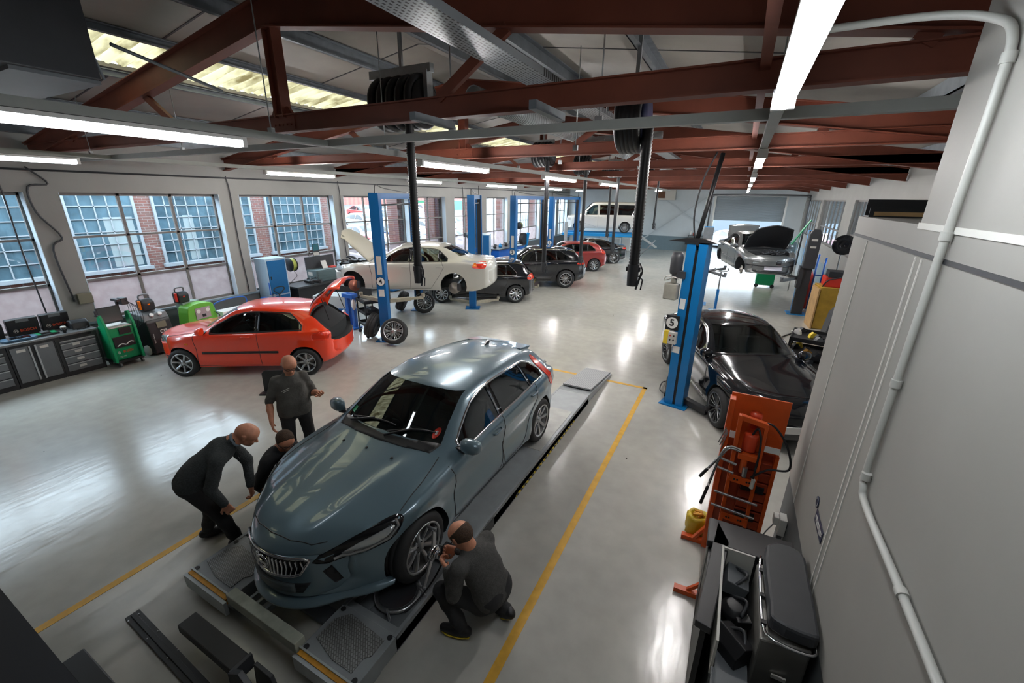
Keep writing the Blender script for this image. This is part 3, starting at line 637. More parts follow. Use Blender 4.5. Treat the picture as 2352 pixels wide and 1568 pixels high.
# ------------------------------------------------------------------ car bodies
def pchip(keys, x):
    xs = [k[0] for k in keys]; ys = [k[1] for k in keys]; n = len(xs)
    if x <= xs[0]: return ys[0]
    if x >= xs[-1]: return ys[-1]
    i = 0
    while x > xs[i+1]: i += 1
    d = [(ys[k+1]-ys[k])/(xs[k+1]-xs[k]) for k in range(n-1)]
    def m(k):
        if k == 0: return d[0]
        if k == n-1: return d[-1]
        if d[k-1]*d[k] <= 0: return 0
        return 2*d[k-1]*d[k]/(d[k-1]+d[k])
    h = xs[i+1]-xs[i]; t = (x-xs[i])/h; t2 = t*t; t3 = t2*t
    return ys[i]*(2*t3-3*t2+1) + h*m(i)*(t3-2*t2+t) + ys[i+1]*(-2*t3+3*t2) + h*m(i+1)*(t3-t2)

def gauss(x, c, w): return math.exp(-((x-c)/w)**2)

class Car:
    """local frame: x forward, y left, z up, origin on the ground midway between the axles"""
    def __init__(s, P): s.P = P
    def sec(s, t, inset=0.0):
        """section at distance t from the nose, half profile from roof centre to floor centre"""
        P = s.P; zt = pchip(P['zt'], t)-inset; zb = pchip(P['zb'], t)+inset; w = pchip(P['w'], t)-inset*1.6
        zs = min(pchip(P['zs'], t), zt-0.015); wr = pchip(P['wr'], t)-inset*1.3; drop = pchip(P['drop'], t)
        wb = min(w-0.015, max(wr+0.0, w-P.get('sh', 0.045))); zr = max(zt-drop, zs+0.006)
        zm = zb+(zs-zb)*0.52
        pts = [(0, zt), (wr*0.5, zt-(zt-zr)*0.16), (wr*0.84, zt-(zt-zr)*0.55), (wr, zr-0.004)]
        k = (zr-zs)
        if k > 0.12:
            pts += [(wr+(wb-wr)*0.36+0.012, zr-k*0.34), (wr+(wb-wr)*0.72+0.010, zr-k*0.72)]
        else:
            pts += [(wr+(wb-wr)*0.4, zr-k*0.34), (wr+(wb-wr)*0.75, zr-k*0.72)]
        pts += [(wb+0.006, zs), (w-0.008, zs-0.045), (w, zs-0.13*(zs-zb)/0.6), (w-P.get('waist', 0.012), zm), (w-0.006, zb+(zs-zb)*0.25),
                (w-0.03, zb+0.07), (w-0.09, zb+0.005), (w*0.5, zb), (0, zb)]
        out = []
        Q = [Vector((a, b, 0)) for a, b in pts]; Q[0:0] = [Vector((-Q[1].x, Q[1].y, 0))]; Q.append(Vector((-Q[-2].x, Q[-2].y, 0)))
        for i in range(1, len(Q)-2):
            n = 4
            for j in range(n):
                u = j/n; a, b, c, d = Q[i-1], Q[i], Q[i+1], Q[i+2]
                v = 0.5*((2*b) + (c-a)*u + (2*a-5*b+4*c-d)*u*u + (3*b-a-3*c+d)*u**3); out.append((max(0.0, v.x), v.y))
        out.append((0.0, zb)); out[0] = (0.0, zt)
        return out
    def loft(s, t0, t1, inset=0.0, nst=96, cap_r=(0.16, 0.14)):
        P = s.P; L = P['L']; fo = P['fo']; WB = P['wb_']
        X = lambda t: WB/2 + fo - t
        ts = []
        full = inset == 0
        if full:
            rf, rr = P.get('nose', (0, 0, 0.14))[2], cap_r[1]
            ts = [rf*(1-math.cos(math.pi/2*i/9)) for i in range(9)] + list(np.linspace(rf, L-rr, nst)) + [L-rr*(1-math.cos(math.pi/2*i/8)) for i in range(7, -1, -1)]
        else: ts = list(np.linspace(t0, t1, 30))
        rows = []
        for t in ts:
            q = s.sec(t, inset); ky = kz = 1.0
            if full:
                zc = P.get('znose', 0.45)
                if t < rf: k = math.sqrt(max(0, 1-(1-t/rf)**2)); n0 = P.get('nose', (0.88, 0.72, 0.14)); ky = n0[0]+(1-n0[0])*k; kz = n0[1]+(1-n0[1])*k; zc = P.get('znose', 0.45)
                elif t > L-rr: k = math.sqrt(max(0, 1-(1-(L-t)/rr)**2)); ky = 0.84+0.16*k; kz = 0.62+0.38*k; zc = P.get('ztail', 0.6)
            bow = pchip(P['bow'], t); w = pchip(P['w'], t); row = []
            for (yy, zz) in q:
                y = yy*ky; z = zc+(zz-zc)*kz if (full and kz < 1) else zz
                dx = bow*(abs(yy)/w)**P.get('bowp', 2.2)
                row.append((X(t)-dx, y, z))
            rows.append(row)
        n = len(rows[0]); vs = []; idx = []
        for row in rows:
            r = []
            for j, p in enumerate(row):
                if full and 'fn' in P: p = P['fn'](p)
                vs.append(p); r.append(len(vs)-1)
            l = []
            for j in range(n-2, 0, -1):
                p = vs[r[j]]; vs.append((p[0], -p[1], p[2])); l.append(len(vs)-1)
            idx.append(r+l)
        fs = []; m = len(idx[0])
        for i in range(len(idx)-1):
            for j in range(m): fs.append((idx[i][j], idx[i][(j+1) % m], idx[i+1][(j+1) % m], idx[i+1][j]))
        def cap(ring, t, flip):
            # face of the nose or tail: rows across the body that keep its plan curve
            h = n-1; bow = pchip(P['bow'], t); w = pchip(P['w'], t); q = 14; rws = []
            for j in range(h+1):
                if j in (0, h): rws.append([ring[j]]*(q+1)); continue
                a, c = vs[ring[j]], vs[ring[m-j]]; row = [ring[j]]
                for k in range(1, q):
                    y = a[1]+(c[1]-a[1])*k/q; p = (X(t)-bow*(abs(y)/w)**P.get('bowp', 2.2), y, a[2]); vs.append(p); row.append(len(vs)-1)
                rws.append(row+[ring[m-j]])
            for j in range(h):
                for k in range(q):
                    f2 = []
                    for z in (rws[j][k], rws[j][k+1], rws[j+1][k+1], rws[j+1][k]):
                        if z not in f2: f2.append(z)
                    if len(f2) > 2: fs.append(tuple(reversed(f2)) if flip else tuple(f2))
        cap(idx[0], ts[0], False); cap(idx[-1], ts[-1], True)
        b = MB(); b.s = True; b.add(vs, fs, True); return b

def temp_obj(mb, mats):
    o = bpy.data.objects.new('tmp', mb.mesh('tmp', mats)); COL.objects.link(o)
    bm = bmesh.new(); bm.from_mesh(o.data); bmesh.ops.recalc_face_normals(bm, faces=bm.faces); bm.to_mesh(o.data); bm.free(); return o
def span(me):
    c = np.empty(len(me.vertices)*3); me.vertices.foreach_get('co', c); c = c.reshape(-1, 3); return (c.max(0)-c.min(0)) if len(c) else np.zeros(3)
def boolean(o, cut, op='DIFFERENCE'):
    s0 = span(o.data)
    for k in range(5):
        if k: cut.location = (0.0007*k, 0.0011*k, 0.0013*k)
        md = o.modifiers.new('b', 'BOOLEAN'); md.operation = op; md.object = cut; md.solver = 'EXACT'; md.use_self = k == 3
        dg = bpy.context.evaluated_depsgraph_get(); dg.update()
        me = bpy.data.meshes.new_from_object(o.evaluated_get(dg)); o.modifiers.clear(); s1 = span(me)
        ok = (s1 > s0*0.97).all() and len(me.polygons) > 0.6*len(o.data.polygons) and abs(area(me)/max(area(o.data), 1e-6)) > 0.72
        if ok: old = o.data; o.data = me; bpy.data.meshes.remove(old); return
        bpy.data.meshes.remove(me)
    print('BOOLEAN GAVE UP', o.name, cut.name)
def area(me):
    a = np.empty(len(me.polygons)); me.polygons.foreach_get('area', a); return a.sum()
def kill(o): bpy.data.objects.remove(o, do_unlink=True)

q_ = math.sqrt(0.5)
VIEW = {'L': ((0,1,0), (1,0,0), (0,0,1)), 'R': ((0,-1,0), (1,0,0), (0,0,1)), 'F': ((1,0,0), (0,1,0), (0,0,1)), 'B': ((-1,0,0), (0,1,0), (0,0,1)),
        'T': ((0,0,1), (1,0,0), (0,1,0)), 'D': ((q_,-q_,0), (q_,q_,0), (0,0,1)), 'E': ((-q_,-q_,0), (q_,-q_,0), (0,0,1)), 'W': ((0.8,0,0.6), (0,1,0), (-0.6,0,0.8))}
def shoot(bvh, d, u, v):
    o, eu, ev = (Vector(q) for q in VIEW[d]); p = eu*u + ev*v
    r = bvh.ray_cast(p + o*6, -o)
    if r[0] is None: r = bvh.find_nearest(p + o*1.0)
    return r[0], r[1]
def smooth_poly(poly, n=3, corners=()):
    """round a polygon, keeping the listed corner indices sharp"""
    k = len(poly); out = []
    for i in range(k):
        a, b, c, d = (Vector(poly[(i+j-1) % k]) for j in range(4))
        if i in corners: a = 2*b-c
        if (i+1) % k in corners: d = 2*c-b
        for j in range(n):
            t = j/n; out.append(tuple(0.5*((2*b)+(c-a)*t+(2*a-5*b+4*c-d)*t*t+(3*b-a-3*c+d)*t**3)))
    return out
def drape(bvh, poly, d, off=0.004, res=0.07, thick=0.012, M4=None):
    """lay a 2D outline on the body skin as a thin shell"""
    bm = bmesh.new(); vs = [bm.verts.new((u, v, 0)) for u, v in poly]; bm.faces.new(vs)
    us = [p[0] for p in poly]; vv = [p[1] for p in poly]
    for ax, lo, hi in ((0, min(us), max(us)), (1, min(vv), max(vv))):
        n = int((hi-lo)/res)
        for i in range(1, n+1):
            c = lo+(hi-lo)*i/(n+1); no = (1,0,0) if ax == 0 else (0,1,0); co = (c,0,0) if ax == 0 else (0,c,0)
            bmesh.ops.bisect_plane(bm, geom=bm.verts[:]+bm.edges[:]+bm.faces[:], plane_co=co, plane_no=no, dist=1e-6)
    bm.normal_update(); N = {}
    sgn = -Vector(VIEW[d][0])
    for v in bm.verts:
        loc, nor = shoot(bvh, d, v.co.x, v.co.y)
        if nor.dot(sgn) > 0: nor = -nor
        N[v.index] = nor; v.co = loc+nor*off
    bm.verts.index_update()
    if thick:
        nor = [N[v.index] if v.index in N else Vector((0,0,1)) for v in bm.verts]
    b = MB(); bm.verts.ensure_lookup_table(); vl = [v.co.copy() for v in bm.verts]; ix = {v: i for i, v in enumerate(bm.verts)}
    F = [tuple(ix[v] for v in f.verts) for f in bm.faces]
    f0 = bm.faces[:][0]; f0.normal_update()
    flip = f0.normal.dot(sgn) > 0
    if flip: F = [tuple(reversed(f)) for f in F]
    BE = [(ix[e.verts[0]], ix[e.verts[1]]) for e in bm.edges if len(e.link_faces) == 1]
    b.s = True
    if thick:
        k = len(vl); NN = [N.get(i, -sgn) for i in range(k)]
        b.add(vl + [vl[i]-NN[i]*thick for i in range(k)], F + [tuple(i+k for i in reversed(f)) for f in F], True)
        b.f += [(a, c, c+k, a+k) for a, c in BE]; b.m += [0]*len(BE); b.sm += [False]*len(BE)
    else: b.add(vl, F, True)
    bm.free()
    return b
def ribbon(bvh, pts, d, w=0.02, off=0.004, step=0.05, closed=False, h=0.0):
    """strip following a 2D line on the body skin"""
    P = [Vector(p) for p in pts]
    if closed: P.append(P[0])
    Q = []
    for a, c in zip(P[:-1], P[1:]):
        n = max(1, int((c-a).length/step))
        Q += [a.lerp(c, i/n) for i in range(n)]
    Q.append(P[-1]); sgn = -Vector(VIEW[d][0]); loc = []
    for q in Q:
        l, n = shoot(bvh, d, q.x, q.y); n = -n if n.dot(sgn) > 0 else n; loc.append((l+n*off, n))
    b = MB(); b.s = True; vs = []
    for i, (l, n) in enumerate(loc):
        t = (loc[min(i+1, len(loc)-1)][0]-loc[max(i-1, 0)][0]).normalized(); s = t.cross(n).normalized()
        hh = max(h, 0.002)
        vs += [l-s*w/2-n*0.006, l-s*w*0.35+n*hh, l+s*w*0.35+n*hh, l+s*w/2-n*0.006]
    fs = []
    for i in range(len(loc)-1):
        for j in range(3): fs.append((i*4+j, i*4+4+j, i*4+5+j, i*4+1+j))
    b.add(vs, fs, True); return b
def join(*bs):
    o = MB()
    for b in bs:
        k = len(o.v); o.v += b.v; o.f += [tuple(i+k for i in f) for f in b.f]; o.m += b.m; o.sm += b.sm
    return o
def mirror(b):
    m = MB(); m.v = [(x, -y, z) for x, y, z in b.v]; m.f = [tuple(reversed(f)) for f in b.f]; m.m = list(b.m); m.sm = list(b.sm); return m

def wheel_meshes(key, R, w, rr, spokes, dbl=False, rim_m=None, hub_m=None, sw=0.05, dark=False):
    """tyre and rim centred on the origin, axis y, outer face at +y"""
    t = MB(); r0 = rr+0.005
    t.lathe([(r0, -w/2), (rr+0.03, -w/2-0.006), (R-0.035, -w/2-0.004), (R-0.008, -w/2+0.02), (R, -w/2+0.045), (R, -0.035), (R-0.007, -0.03), (R-0.007, -0.024), (R, -0.02), (R, 0.02), (R-0.007, 0.024), (R-0.007, 0.03), (R, 0.035), (R, w/2-0.045), (R-0.008, w/2-0.02), (R-0.035, w/2+0.004), (rr+0.03, w/2+0.006), (r0, w/2), (r0-0.02, w/2-0.01), (r0-0.02, -w/2+0.01), (r0, -w/2)], 48, axis='y')
    tm = t.mesh(key+'_tyre', M['rubber'])
    m = MB(); m.lathe([(rr+0.008, w/2-0.004), (rr+0.008, w/2+0.004), (rr-0.008, w/2+0.002), (rr-0.016, w/2-0.02), (rr-0.03, -w/2+0.02), (rr-0.03, -w/2)], 48, axis='y')
    for i in range(spokes):
        a0 = 2*math.pi*i/spokes
        offs = (-0.5, 0.5) if dbl else (0,)
        for o_ in offs:
            a1 = a0+o_*(0.9/spokes*1.0); a2 = a0+o_*(2*math.pi/spokes*0.42)
            p = Vector((math.cos(a1)*0.05, w/2-0.045, math.sin(a1)*0.05)); q = Vector((math.cos(a2)*(rr-0.012), w/2-0.016, math.sin(a2)*(rr-0.012)))
            d = (q-p).normalized(); s = d.cross(Vector((0,1,0))).normalized(); h = Vector((0,1,0))
            wa, wb = (sw*0.5, sw*0.62) if dbl else (sw*0.8, sw)
            vs = []
            for c, ww in ((p, wa), (p.lerp(q, 0.5)+h*0.006, (wa+wb)/2*0.9), (q, wb)):
                vs += [c-s*ww/2-h*0.03, c-s*ww/2, c-s*ww*0.15+h*0.007, c+s*ww*0.15+h*0.007, c+s*ww/2, c+s*ww/2-h*0.03]
            fs = []
            for k in range(2):
                for j in range(5): fs.append((k*6+j, k*6+j+1, k*6+7+j, k*6+6+j))
            m.add(vs, fs, False)
    m.lathe([(0, w/2-0.022), (0.028, w/2-0.022), (0.034, w/2-0.028), (0.06, w/2-0.036), (0.075, w/2-0.05), (0.075, w/2-0.08)], 24, axis='y')
    for i in range(5):
        a = 2*math.pi*(i+0.5)/5; m.mi = 1; m.cyl((0.052*math.cos(a), w/2-0.05, 0.052*math.sin(a)), (0.052*math.cos(a), w/2-0.030, 0.052*math.sin(a)), 0.008, n=8); m.mi = 0
    m.mi = 1; m.lathe([(rr-0.035, -w/2+0.03), (0.0, -w/2+0.04)], 32, axis='y'); m.mi = 2; m.lathe([(0.15*rr/0.22, 0.0), (0.15*rr/0.22, 0.012), (0, 0.012)], 32, axis='y'); m.mi = 0
    rm = m.mesh(key+'_rim', [rim_m or M['steel'], M['black'], M['disc']])
    return tm, rm
def put_wheel(meshes, parent, x, y, z, rot=0.0, steer=0.0, name='wheel'):
    w = bpy.data.objects.new(name, meshes[0]); COL.objects.link(w); w.parent = parent; w.location = (x, y, z)
    w.rotation_euler = (0, rot, steer + (0 if y > 0 else math.pi))
    r = bpy.data.objects.new('rim', meshes[1]); COL.objects.link(r); r.parent = w
    return w

def seat_mb(x, y, z):
    b = MB(); b.T = Matrix.Translation((x, y, z))
    b.prism([(-0.25, 0), (0.28, 0.02), (0.29, 0.14), (-0.2, 0.10)], 'y', -0.24, 0.24)
    b.prism([(-0.27, 0.05), (-0.14, 0.1), (-0.26, 0.68), (-0.36, 0.66)], 'y', -0.22, 0.22)
    b.prism([(-0.32, 0.70), (-0.25, 0.70), (-0.28, 0.88), (-0.36, 0.87)], 'y', -0.12, 0.12)
    return b

def build_car(P, name, label, loc, rz, group=None):
    """P: profile curves plus window outlines; returns the thing and its skin BVH"""
    car = Car(P); L = P['L']; WB = P['wb_']; X = lambda t: WB/2+P['fo']-t
    body = temp_obj(car.loft(0, L), [P['paint'], M['interior'], M['black']])
    dgm = body.data; bvh = BVHTree.FromPolygons([v.co.copy() for v in dgm.vertices], [tuple(p.vertices) for p in dgm.polygons])
    t = thing(name, label, 'car', loc, rz, group)
    wmax = max(k[1] for k in P['w'])
    # wheel arches
    c = MB(); c.mi = 1
    for x in (WB/2, -WB/2):
        for s in (-1, 1):
            c.s = True; r = P['ra']; yy = s*(wmax-0.33)
            c.cyl((x, yy, P['wr_']+0.01), (x, s*(wmax+0.3), P['wr_']+0.01), r, n=40)
    co = temp_obj(c, [P['paint'], M['interior']]); boolean(body, co); kill(co)
    if P.get('cabin', True):
        t0, t1 = P['cab']; c = Car(P).loft(t0, t1, inset=0.05); c.m = [1]*len(c.m)
        co = temp_obj(c, [P['paint'], M['interior']])
        # keep the cavity above the floor pan
        k = MB(); k.mi = 1; k.box(X(t1)-1, X(t0)+1, -2, 2, -1, 0.36); ko = temp_obj(k, [P['paint'], M['interior']]); boolean(co, ko); kill(ko)
        boolean(body, co); kill(co)
        cuts = []
        for poly, sh in P['side_win']:
            for s in (1, -1):
                k = MB(); k.mi = 1; k.prism(poly, 'y', s*0.35, s*1.3); cuts.append(k)
        for poly, xa, xb in P['ends']:
            k = MB(); k.mi = 1; k.prism(poly, 'x', xa, xb); cuts.append(k)
        for k in cuts:
            ko = temp_obj(k, [P['paint'], M['interior']]); boolean(body, ko); kill(ko)
    for k in P.get('cut', []):
        ko = temp_obj(k, [P['paint'], M['interior']]); boolean(body, ko); kill(ko)
    body.name = 'body_shell'; body.data.name = name+'_body'; body.parent = t
    me = body.data; me.polygons.foreach_set('use_smooth', [True]*len(me.polygons))
    try: me.set_sharp_from_angle(angle=R_(32))
    except Exception: pass
    G = P.get('glass', M['glass_car'])
    if P.get('cabin', True):
        for poly, sh in P['side_win']:
            for d in 'LR': drape(bvh, poly, d, off=-0.004, res=0.12, thick=0).build('side_window', sh or G, t)
        nm = iter(P.get('end_names', ['windscreen', 'rear_window']))
        for poly, xa, xb in P['ends']:
            n_ = next(nm)
            if n_: drape(bvh, poly, 'F' if xa > 0 or n_ == 'windscreen' else 'B', off=-0.004, res=0.10, thick=0).build(n_, G, t)
        xs = P.get('seat_x', 0.15)
        for s in (1, -1): seat_mb(xs, s*0.36, 0.36).build('seat', M['seat'], t, bevel=0.03)
        b = MB(); b.T = Matrix.Translation((xs-0.85, 0, 0.36)); b.prism([(-0.25, 0), (0.25, 0.02), (0.26, 0.14), (-0.2, 0.10)], 'y', -0.6, 0.6); b.prism([(-0.27, 0.05), (-0.14, 0.1), (-0.26, 0.6), (-0.34, 0.58)], 'y', -0.6, 0.6); b.build('rear_seat', M['seat'], t, bevel=0.03)
        xd = P.get('dash_x', 0.85); zd = P.get('dash_z', 0.88)
        b = MB(); b.prism([(xd-0.12, 0.55), (xd-0.08, zd-0.02), (xd+0.1, zd+0.02), (xd+0.5, zd+0.0), (xd+0.5, 0.5)], 'y', -0.62, 0.62); b.build('dashboard', M['interior'], t, bevel=0.02)
        ys = -0.36
        b = MB(); b.tube([(xd-0.24+0.07*math.cos(a), ys+0.18*math.sin(a), zd-0.02+0.17*math.cos(a)) for a in [i*2*math.pi/20 for i in range(20)]], 0.016, 8, True); b.cyl((xd-0.24, ys, zd-0.02), (xd-0.08, ys, zd-0.07), 0.05); b.bar((xd-0.24, ys-0.17, zd-0.02), (xd-0.24, ys+0.17, zd-0.02), 0.02, 0.03); b.build('steering_wheel', M['black'], t)
    # trims
    if P.get('trim'):
        for d in 'LR': ribbon(bvh, P['trim'], d, P.get('trim_w', 0.022), 0.003, closed=P.get('trim_closed', True), h=0.004).build('window_trim', P.get('trim_m', M['black']), t)
    for poly in P.get('pillars', []):
        for d in 'LR': drape(bvh, poly, d, 0.003, 0.1, 0.006).build('pillar_trim', M['black_gloss'], t)
    sl = []
    for pts in P.get('shut', []):
        for d in 'LR': sl.append(ribbon(bvh, pts, d, 0.009, 0.0022, step=0.03))
    for pts, d in P.get('shut2', []): sl.append(ribbon(bvh, pts, d, 0.009, 0.0022, step=0.03))
    if sl: join(*sl).build('shut_lines', M['black'], t)
    # handles
    for (x, z) in P.get('handles', []):
        for s in (1, -1):
            l, n = shoot(bvh, 'L' if s > 0 else 'R', x, z); b = MB()
            b.tube([l+Vector((0.09, s*0.004, 0)), l+Vector((0.07, s*0.03, 0.002)), l+Vector((-0.07, s*0.03, 0.004)), l+Vector((-0.09, s*0.004, 0.003))], 0.012, 8)
            b.build('door_handle', P['paint'], t)
    # mirrors
    if P.get('mirror'):
        x, z = P['mirror']
        for s in (1, -1):
            l, n = shoot(bvh, 'L' if s > 0 else 'R', x, z-0.03); y = l.y
            b = MB(); b.s = True; k = 1.0
            rows = []
            prof = [(0.0, 0.02, 0.04), (0.03, 0.07, 0.065), (0.09, 0.10, 0.078), (0.16, 0.105, 0.072), (0.205, 0.08, 0.055), (0.225, 0.03, 0.03)]
            vs = []; fs = []; nn = 16
            for (dy, a_, b_) in prof:
                for i in range(nn):
                    q = 2*math.pi*i/nn; cx_ = math.copysign(abs(math.cos(q))**0.75, math.cos(q)); sx_ = math.copysign(abs(math.sin(q))**0.75, math.sin(q))
                    vs.append((x+max(-0.035, a_*0.75*cx_)-dy*0.12, y+s*(0.03+dy), z+0.02+b_*sx_))
            for i in range(len(prof)-1):
                for j in range(nn): fs.append((i*nn+j, i*nn+(j+1)%nn, (i+1)*nn+(j+1)%nn, (i+1)*nn+j) if s < 0 else (i*nn+(j+1)%nn, i*nn+j, (i+1)*nn+j, (i+1)*nn+(j+1)%nn))
            fs += [tuple(range(nn)) if s > 0 else tuple(reversed(range(nn))), tuple(range((len(prof)-1)*nn, len(prof)*nn)) if s < 0 else tuple(reversed(range((len(prof)-1)*nn, len(prof)*nn)))]
            b.add(vs, fs, True); mo = b.build('door_mirror', P.get('mirror_m', P['paint']), t)
            g = MB(); g.bar((x-0.01, y-s*0.02, z-0.03), (x, y+s*0.10, z-0.045), 0.07, 0.03); g.build('mirror_foot', M['black'], mo)
    # wheels
    if P.get('wheels', True):
        wm = P['wm']; y = P['wy']
        for x, st in ((WB/2, P.get('steer', 0)), (-WB/2, 0)):
            for s in (1, -1): put_wheel(wm, t, x, s*y, P['wr_'], rot=0.3+x+s, steer=st)
    # lamps, grille and other draped pieces: (name, poly, dir, material, off, thick)
    for e in P.get('pieces', []):
        n_, poly, d, m_, off, th = e
        dm = drape(bvh, poly, d, off, 0.05, th); dm.build(n_, m_, t)
        if d in 'LR': continue
        if d in 'DE': mirror(dm).build(n_, m_, t)
        if d in 'FB' and (min(p[0] for p in poly) > 0.03):
            drape(bvh, [(-u, v) for u, v in reversed(poly)], d, off, 0.05, th).build(n_, m_, t)
    for n_, poly, m_, off, th in P.get('sides', []):
        for d in 'LR': drape(bvh, poly, d, off, 0.05, th).build(n_, m_, t)
    return t, bvh
def glue(poly, dx=0.0, dz=0.0): return [(a+dx, b+dz) for a, b in poly]
# ------------------------------------------------------------------ car profiles
def prof(L, WB, fo, H, w, zn, tc, zc, th, tp, tail, beltf=0.90, beltr=0.97, rw=0.60, zb=0.19, nose_w=0.70, bow=0.34, tail_w=0.84, hood_mid=None, drop=0.07):
    """tail: list of (t, z) after the roof peak"""
    zh = hood_mid or (zn+(zc-zn)*0.55)
    P = dict(L=L, wb_=WB, fo=fo)
    P['zt'] = [(0, zn-0.03), (0.07, zn+0.02), (0.28, zn+(zh-zn)*0.55+0.02), (0.28+(tc-0.28)*0.45, zh+0.02), (tc, zc), (tc+(th-tc)*0.5, zc+(H-0.04-zc)*0.56), (th, H-0.04), (tp, H)] + tail
    P['zb'] = [(0, zb+0.03), (0.5, zb), (L-0.6, zb), (L, zb+0.14)]
    P['w'] = [(0, w*nose_w), (0.12, w*(nose_w+0.11)), (0.35, w*0.92), (0.7, w*0.975), (fo+0.1, w), (fo+WB/2, w-0.008), (fo+WB, w), (L-0.45, w*0.97), (L-0.15, w*0.92), (L, w*tail_w)]
    P['zs'] = [(0, zn-0.10), (0.4, zn+0.03), (fo, beltf-0.05), (tc+0.15, beltf), (fo+WB*0.6, (beltf+beltr)/2), (fo+WB, beltr), (L-0.3, beltr-0.01), (L, beltr-0.10)]
    P['wr'] = [(0, w*0.56), (0.3, w*0.70), (fo, w*0.79), (tc, w*0.80), (tc+(th-tc)*0.5, w*0.72), (th, rw), (tp+0.3, rw), (tail[0][0], rw-0.02), (tail[1][0], rw-0.04), (L-0.1, w*0.66), (L, w*0.6)]
    P['drop'] = [(0, 0.05), (0.5, 0.05), (tc, 0.045), (th, drop), (tail[0][0], drop), (L, 0.05)]
    P['bow'] = [(0, bow), (0.3, bow*0.8), (fo, 0.12), (tc, 0.15), (th, 0.12), (tp+0.2, 0), (L-0.6, -0.05), (L, -0.16)]
    P['tc'], P['th'], P['H'], P['zn'], P['wmax'], P['zc'] = tc, th, H, zn, w, zc
    return P
def dlo(P, xf, xr, gaps, frm=0.055, cut_r=0.0, top_in=0.05):
    """side glass outlines between the belt and the roof edge, split at the pillars"""
    X0 = P['wb_']/2+P['fo']
    def top(x):
        t = X0-x; t -= pchip(P['bow'], t)*0.5
        z = pchip(P['zt'], t)-pchip(P['drop'], t)-top_in
        if t < P['th']+0.25: z -= 0.035*min(1, (P['th']+0.25-t)/0.5)
        return z
    def bot(x): return pchip(P['zs'], X0-x)+0.022
    while top(xf)-bot(xf) < frm: xf -= 0.01
    while top(xr)-bot(xr) < frm: xr += 0.01
    def clipr(x, z): return z if not cut_r else min(z, bot(xr)+frm+(x-xr)*cut_r)
    segs = []; a = xf
    for g in gaps + [None]:
        b_ = xr if g is None else g[0]
        n = max(4, int((a-b_)/0.10)); xs = [a+(b_-a)*i/n for i in range(n+1)]
        segs.append([(x, bot(x)) for x in (a, (a+b_)/2, b_)] + [(x, clipr(x, top(x))) for x in reversed(xs)])
        if g: a = g[1]
    outer_t = [xf+(xr-xf)*i/14 for i in range(15)]
    outline = [(x, bot(x)-0.012) for x in [xf+(xr-xf)*i/6 for i in range(7)]] + [(x, clipr(x, top(x))+0.012) for x in reversed(outer_t)]
    pil = []
    for (g0, g1) in gaps: pil.append([(g0+0.004, bot(g0)), (g1-0.004, bot(g1)), (g1-0.004, clipr(g1, top(g1))), (g0+0.004, clipr(g0, top(g0)))])
    return segs, outline, pil
def ends(P, front=True, rear=None):
    w = P['wmax']; H = P['H']; X0 = P['wb_']/2+P['fo']; rw = pchip(P['wr'], P['th']+0.1)
    zc = P['zc']; out = []
    wb = w*0.735
    out.append(([(-wb, zc+0.005), (-wb*0.6, zc+0.02), (0, zc+0.028), (wb*0.6, zc+0.02), (wb, zc+0.005), (rw-0.045, H-0.085), (rw*0.5, H-0.066), (0, H-0.06), (-rw*0.5, H-0.066), (-rw+0.045, H-0.085)], X0+0.2, X0-P['th']-0.35))
    if rear: out.append(rear)
    return out

# blue grey hatchback on the alignment lift
rim_v = wheel_meshes('sport_wheel', 0.325, 0.225, 0.232, 8, False, M['steel'], sw=0.05)
P = prof(4.37, 2.65, 0.90, 1.42, 0.90, 0.74, 1.33, 1.01, 2.05, 2.55, [(3.35, 1.38), (3.92, 1.285), (4.16, 1.07), (4.30, 0.96), (4.37, 0.90)], 0.91, 1.0, 0.60, nose_w=0.66, bow=0.42)
P['paint'] = paint('blue grey metallic paint', (0.135, 0.205, 0.25), 0.28, 0.3)
P['ra'] = 0.365; P['wr_'] = 0.325; P['wm'] = rim_v; P['wy'] = 0.775; P['steer'] = 0.0
sg, ol, pil = dlo(P, 0.80, -1.42, [(-0.16, -0.24), (-0.98, -1.03)], cut_r=0.9)
P['side_win'] = [(q, None) for q in sg]; P['pillars'] = pil; P['trim'] = ol; P['trim_m'] = M['chrome']; P['trim_w'] = 0.03
P['cab'] = (1.42, 3.95); P['ends'] = ends(P, rear=([(-0.50, 1.06), (0.50, 1.06), (0.44, 1.24), (-0.44, 1.24)], -2.4, -1.3))
def v40fn(p):
    x, y, z = p; a = abs(y)
    if z > 0.66 and x > 0.85:          # V shaped bonnet creases running back from the grille
        k = min(1, (x-0.85)/0.3)*min(1, max(0, (2.15-x)/0.25)); c = 0.30+(2.1-x)*0.19
        z += 0.020*k*gauss(a, c, 0.055) - 0.010*k*gauss(a, c-0.14, 0.10)
    if 0.28 < z < 0.95 and a > 0.6: y = math.copysign(a+0.012*gauss(z, 0.80, 0.035)-0.018*gauss(z, 0.55, 0.12), y)
    if a > 0.6 and z < 0.85:
        for cx_ in (1.325, -1.325):
            r = math.hypot(x-cx_, z-0.325); y = math.copysign(abs(y)+0.016*gauss(r, 0.40, 0.07), y)
    return (x, y, z)
P['fn'] = v40fn; P['nose'] = (0.93, 0.86, 0.11); P['znose'] = 0.50; P['bow'][0] = (0, 0.36)
P['handles'] = [(-0.02, 0.84), (-1.0, 0.90)]; P['mirror'] = (0.62, 0.99)
P['shut'] = [[(0.86, 0.90), (0.80, 0.70), (0.84, 0.30), (0.72, 0.24), (-0.15, 0.24), (-0.22, 0.60), (-0.20, 0.95)], [(-0.20, 0.60), (-0.22, 0.24), (-0.72, 0.26), (-0.95, 0.60), (-1.12, 0.80), (-1.10, 1.0)]]
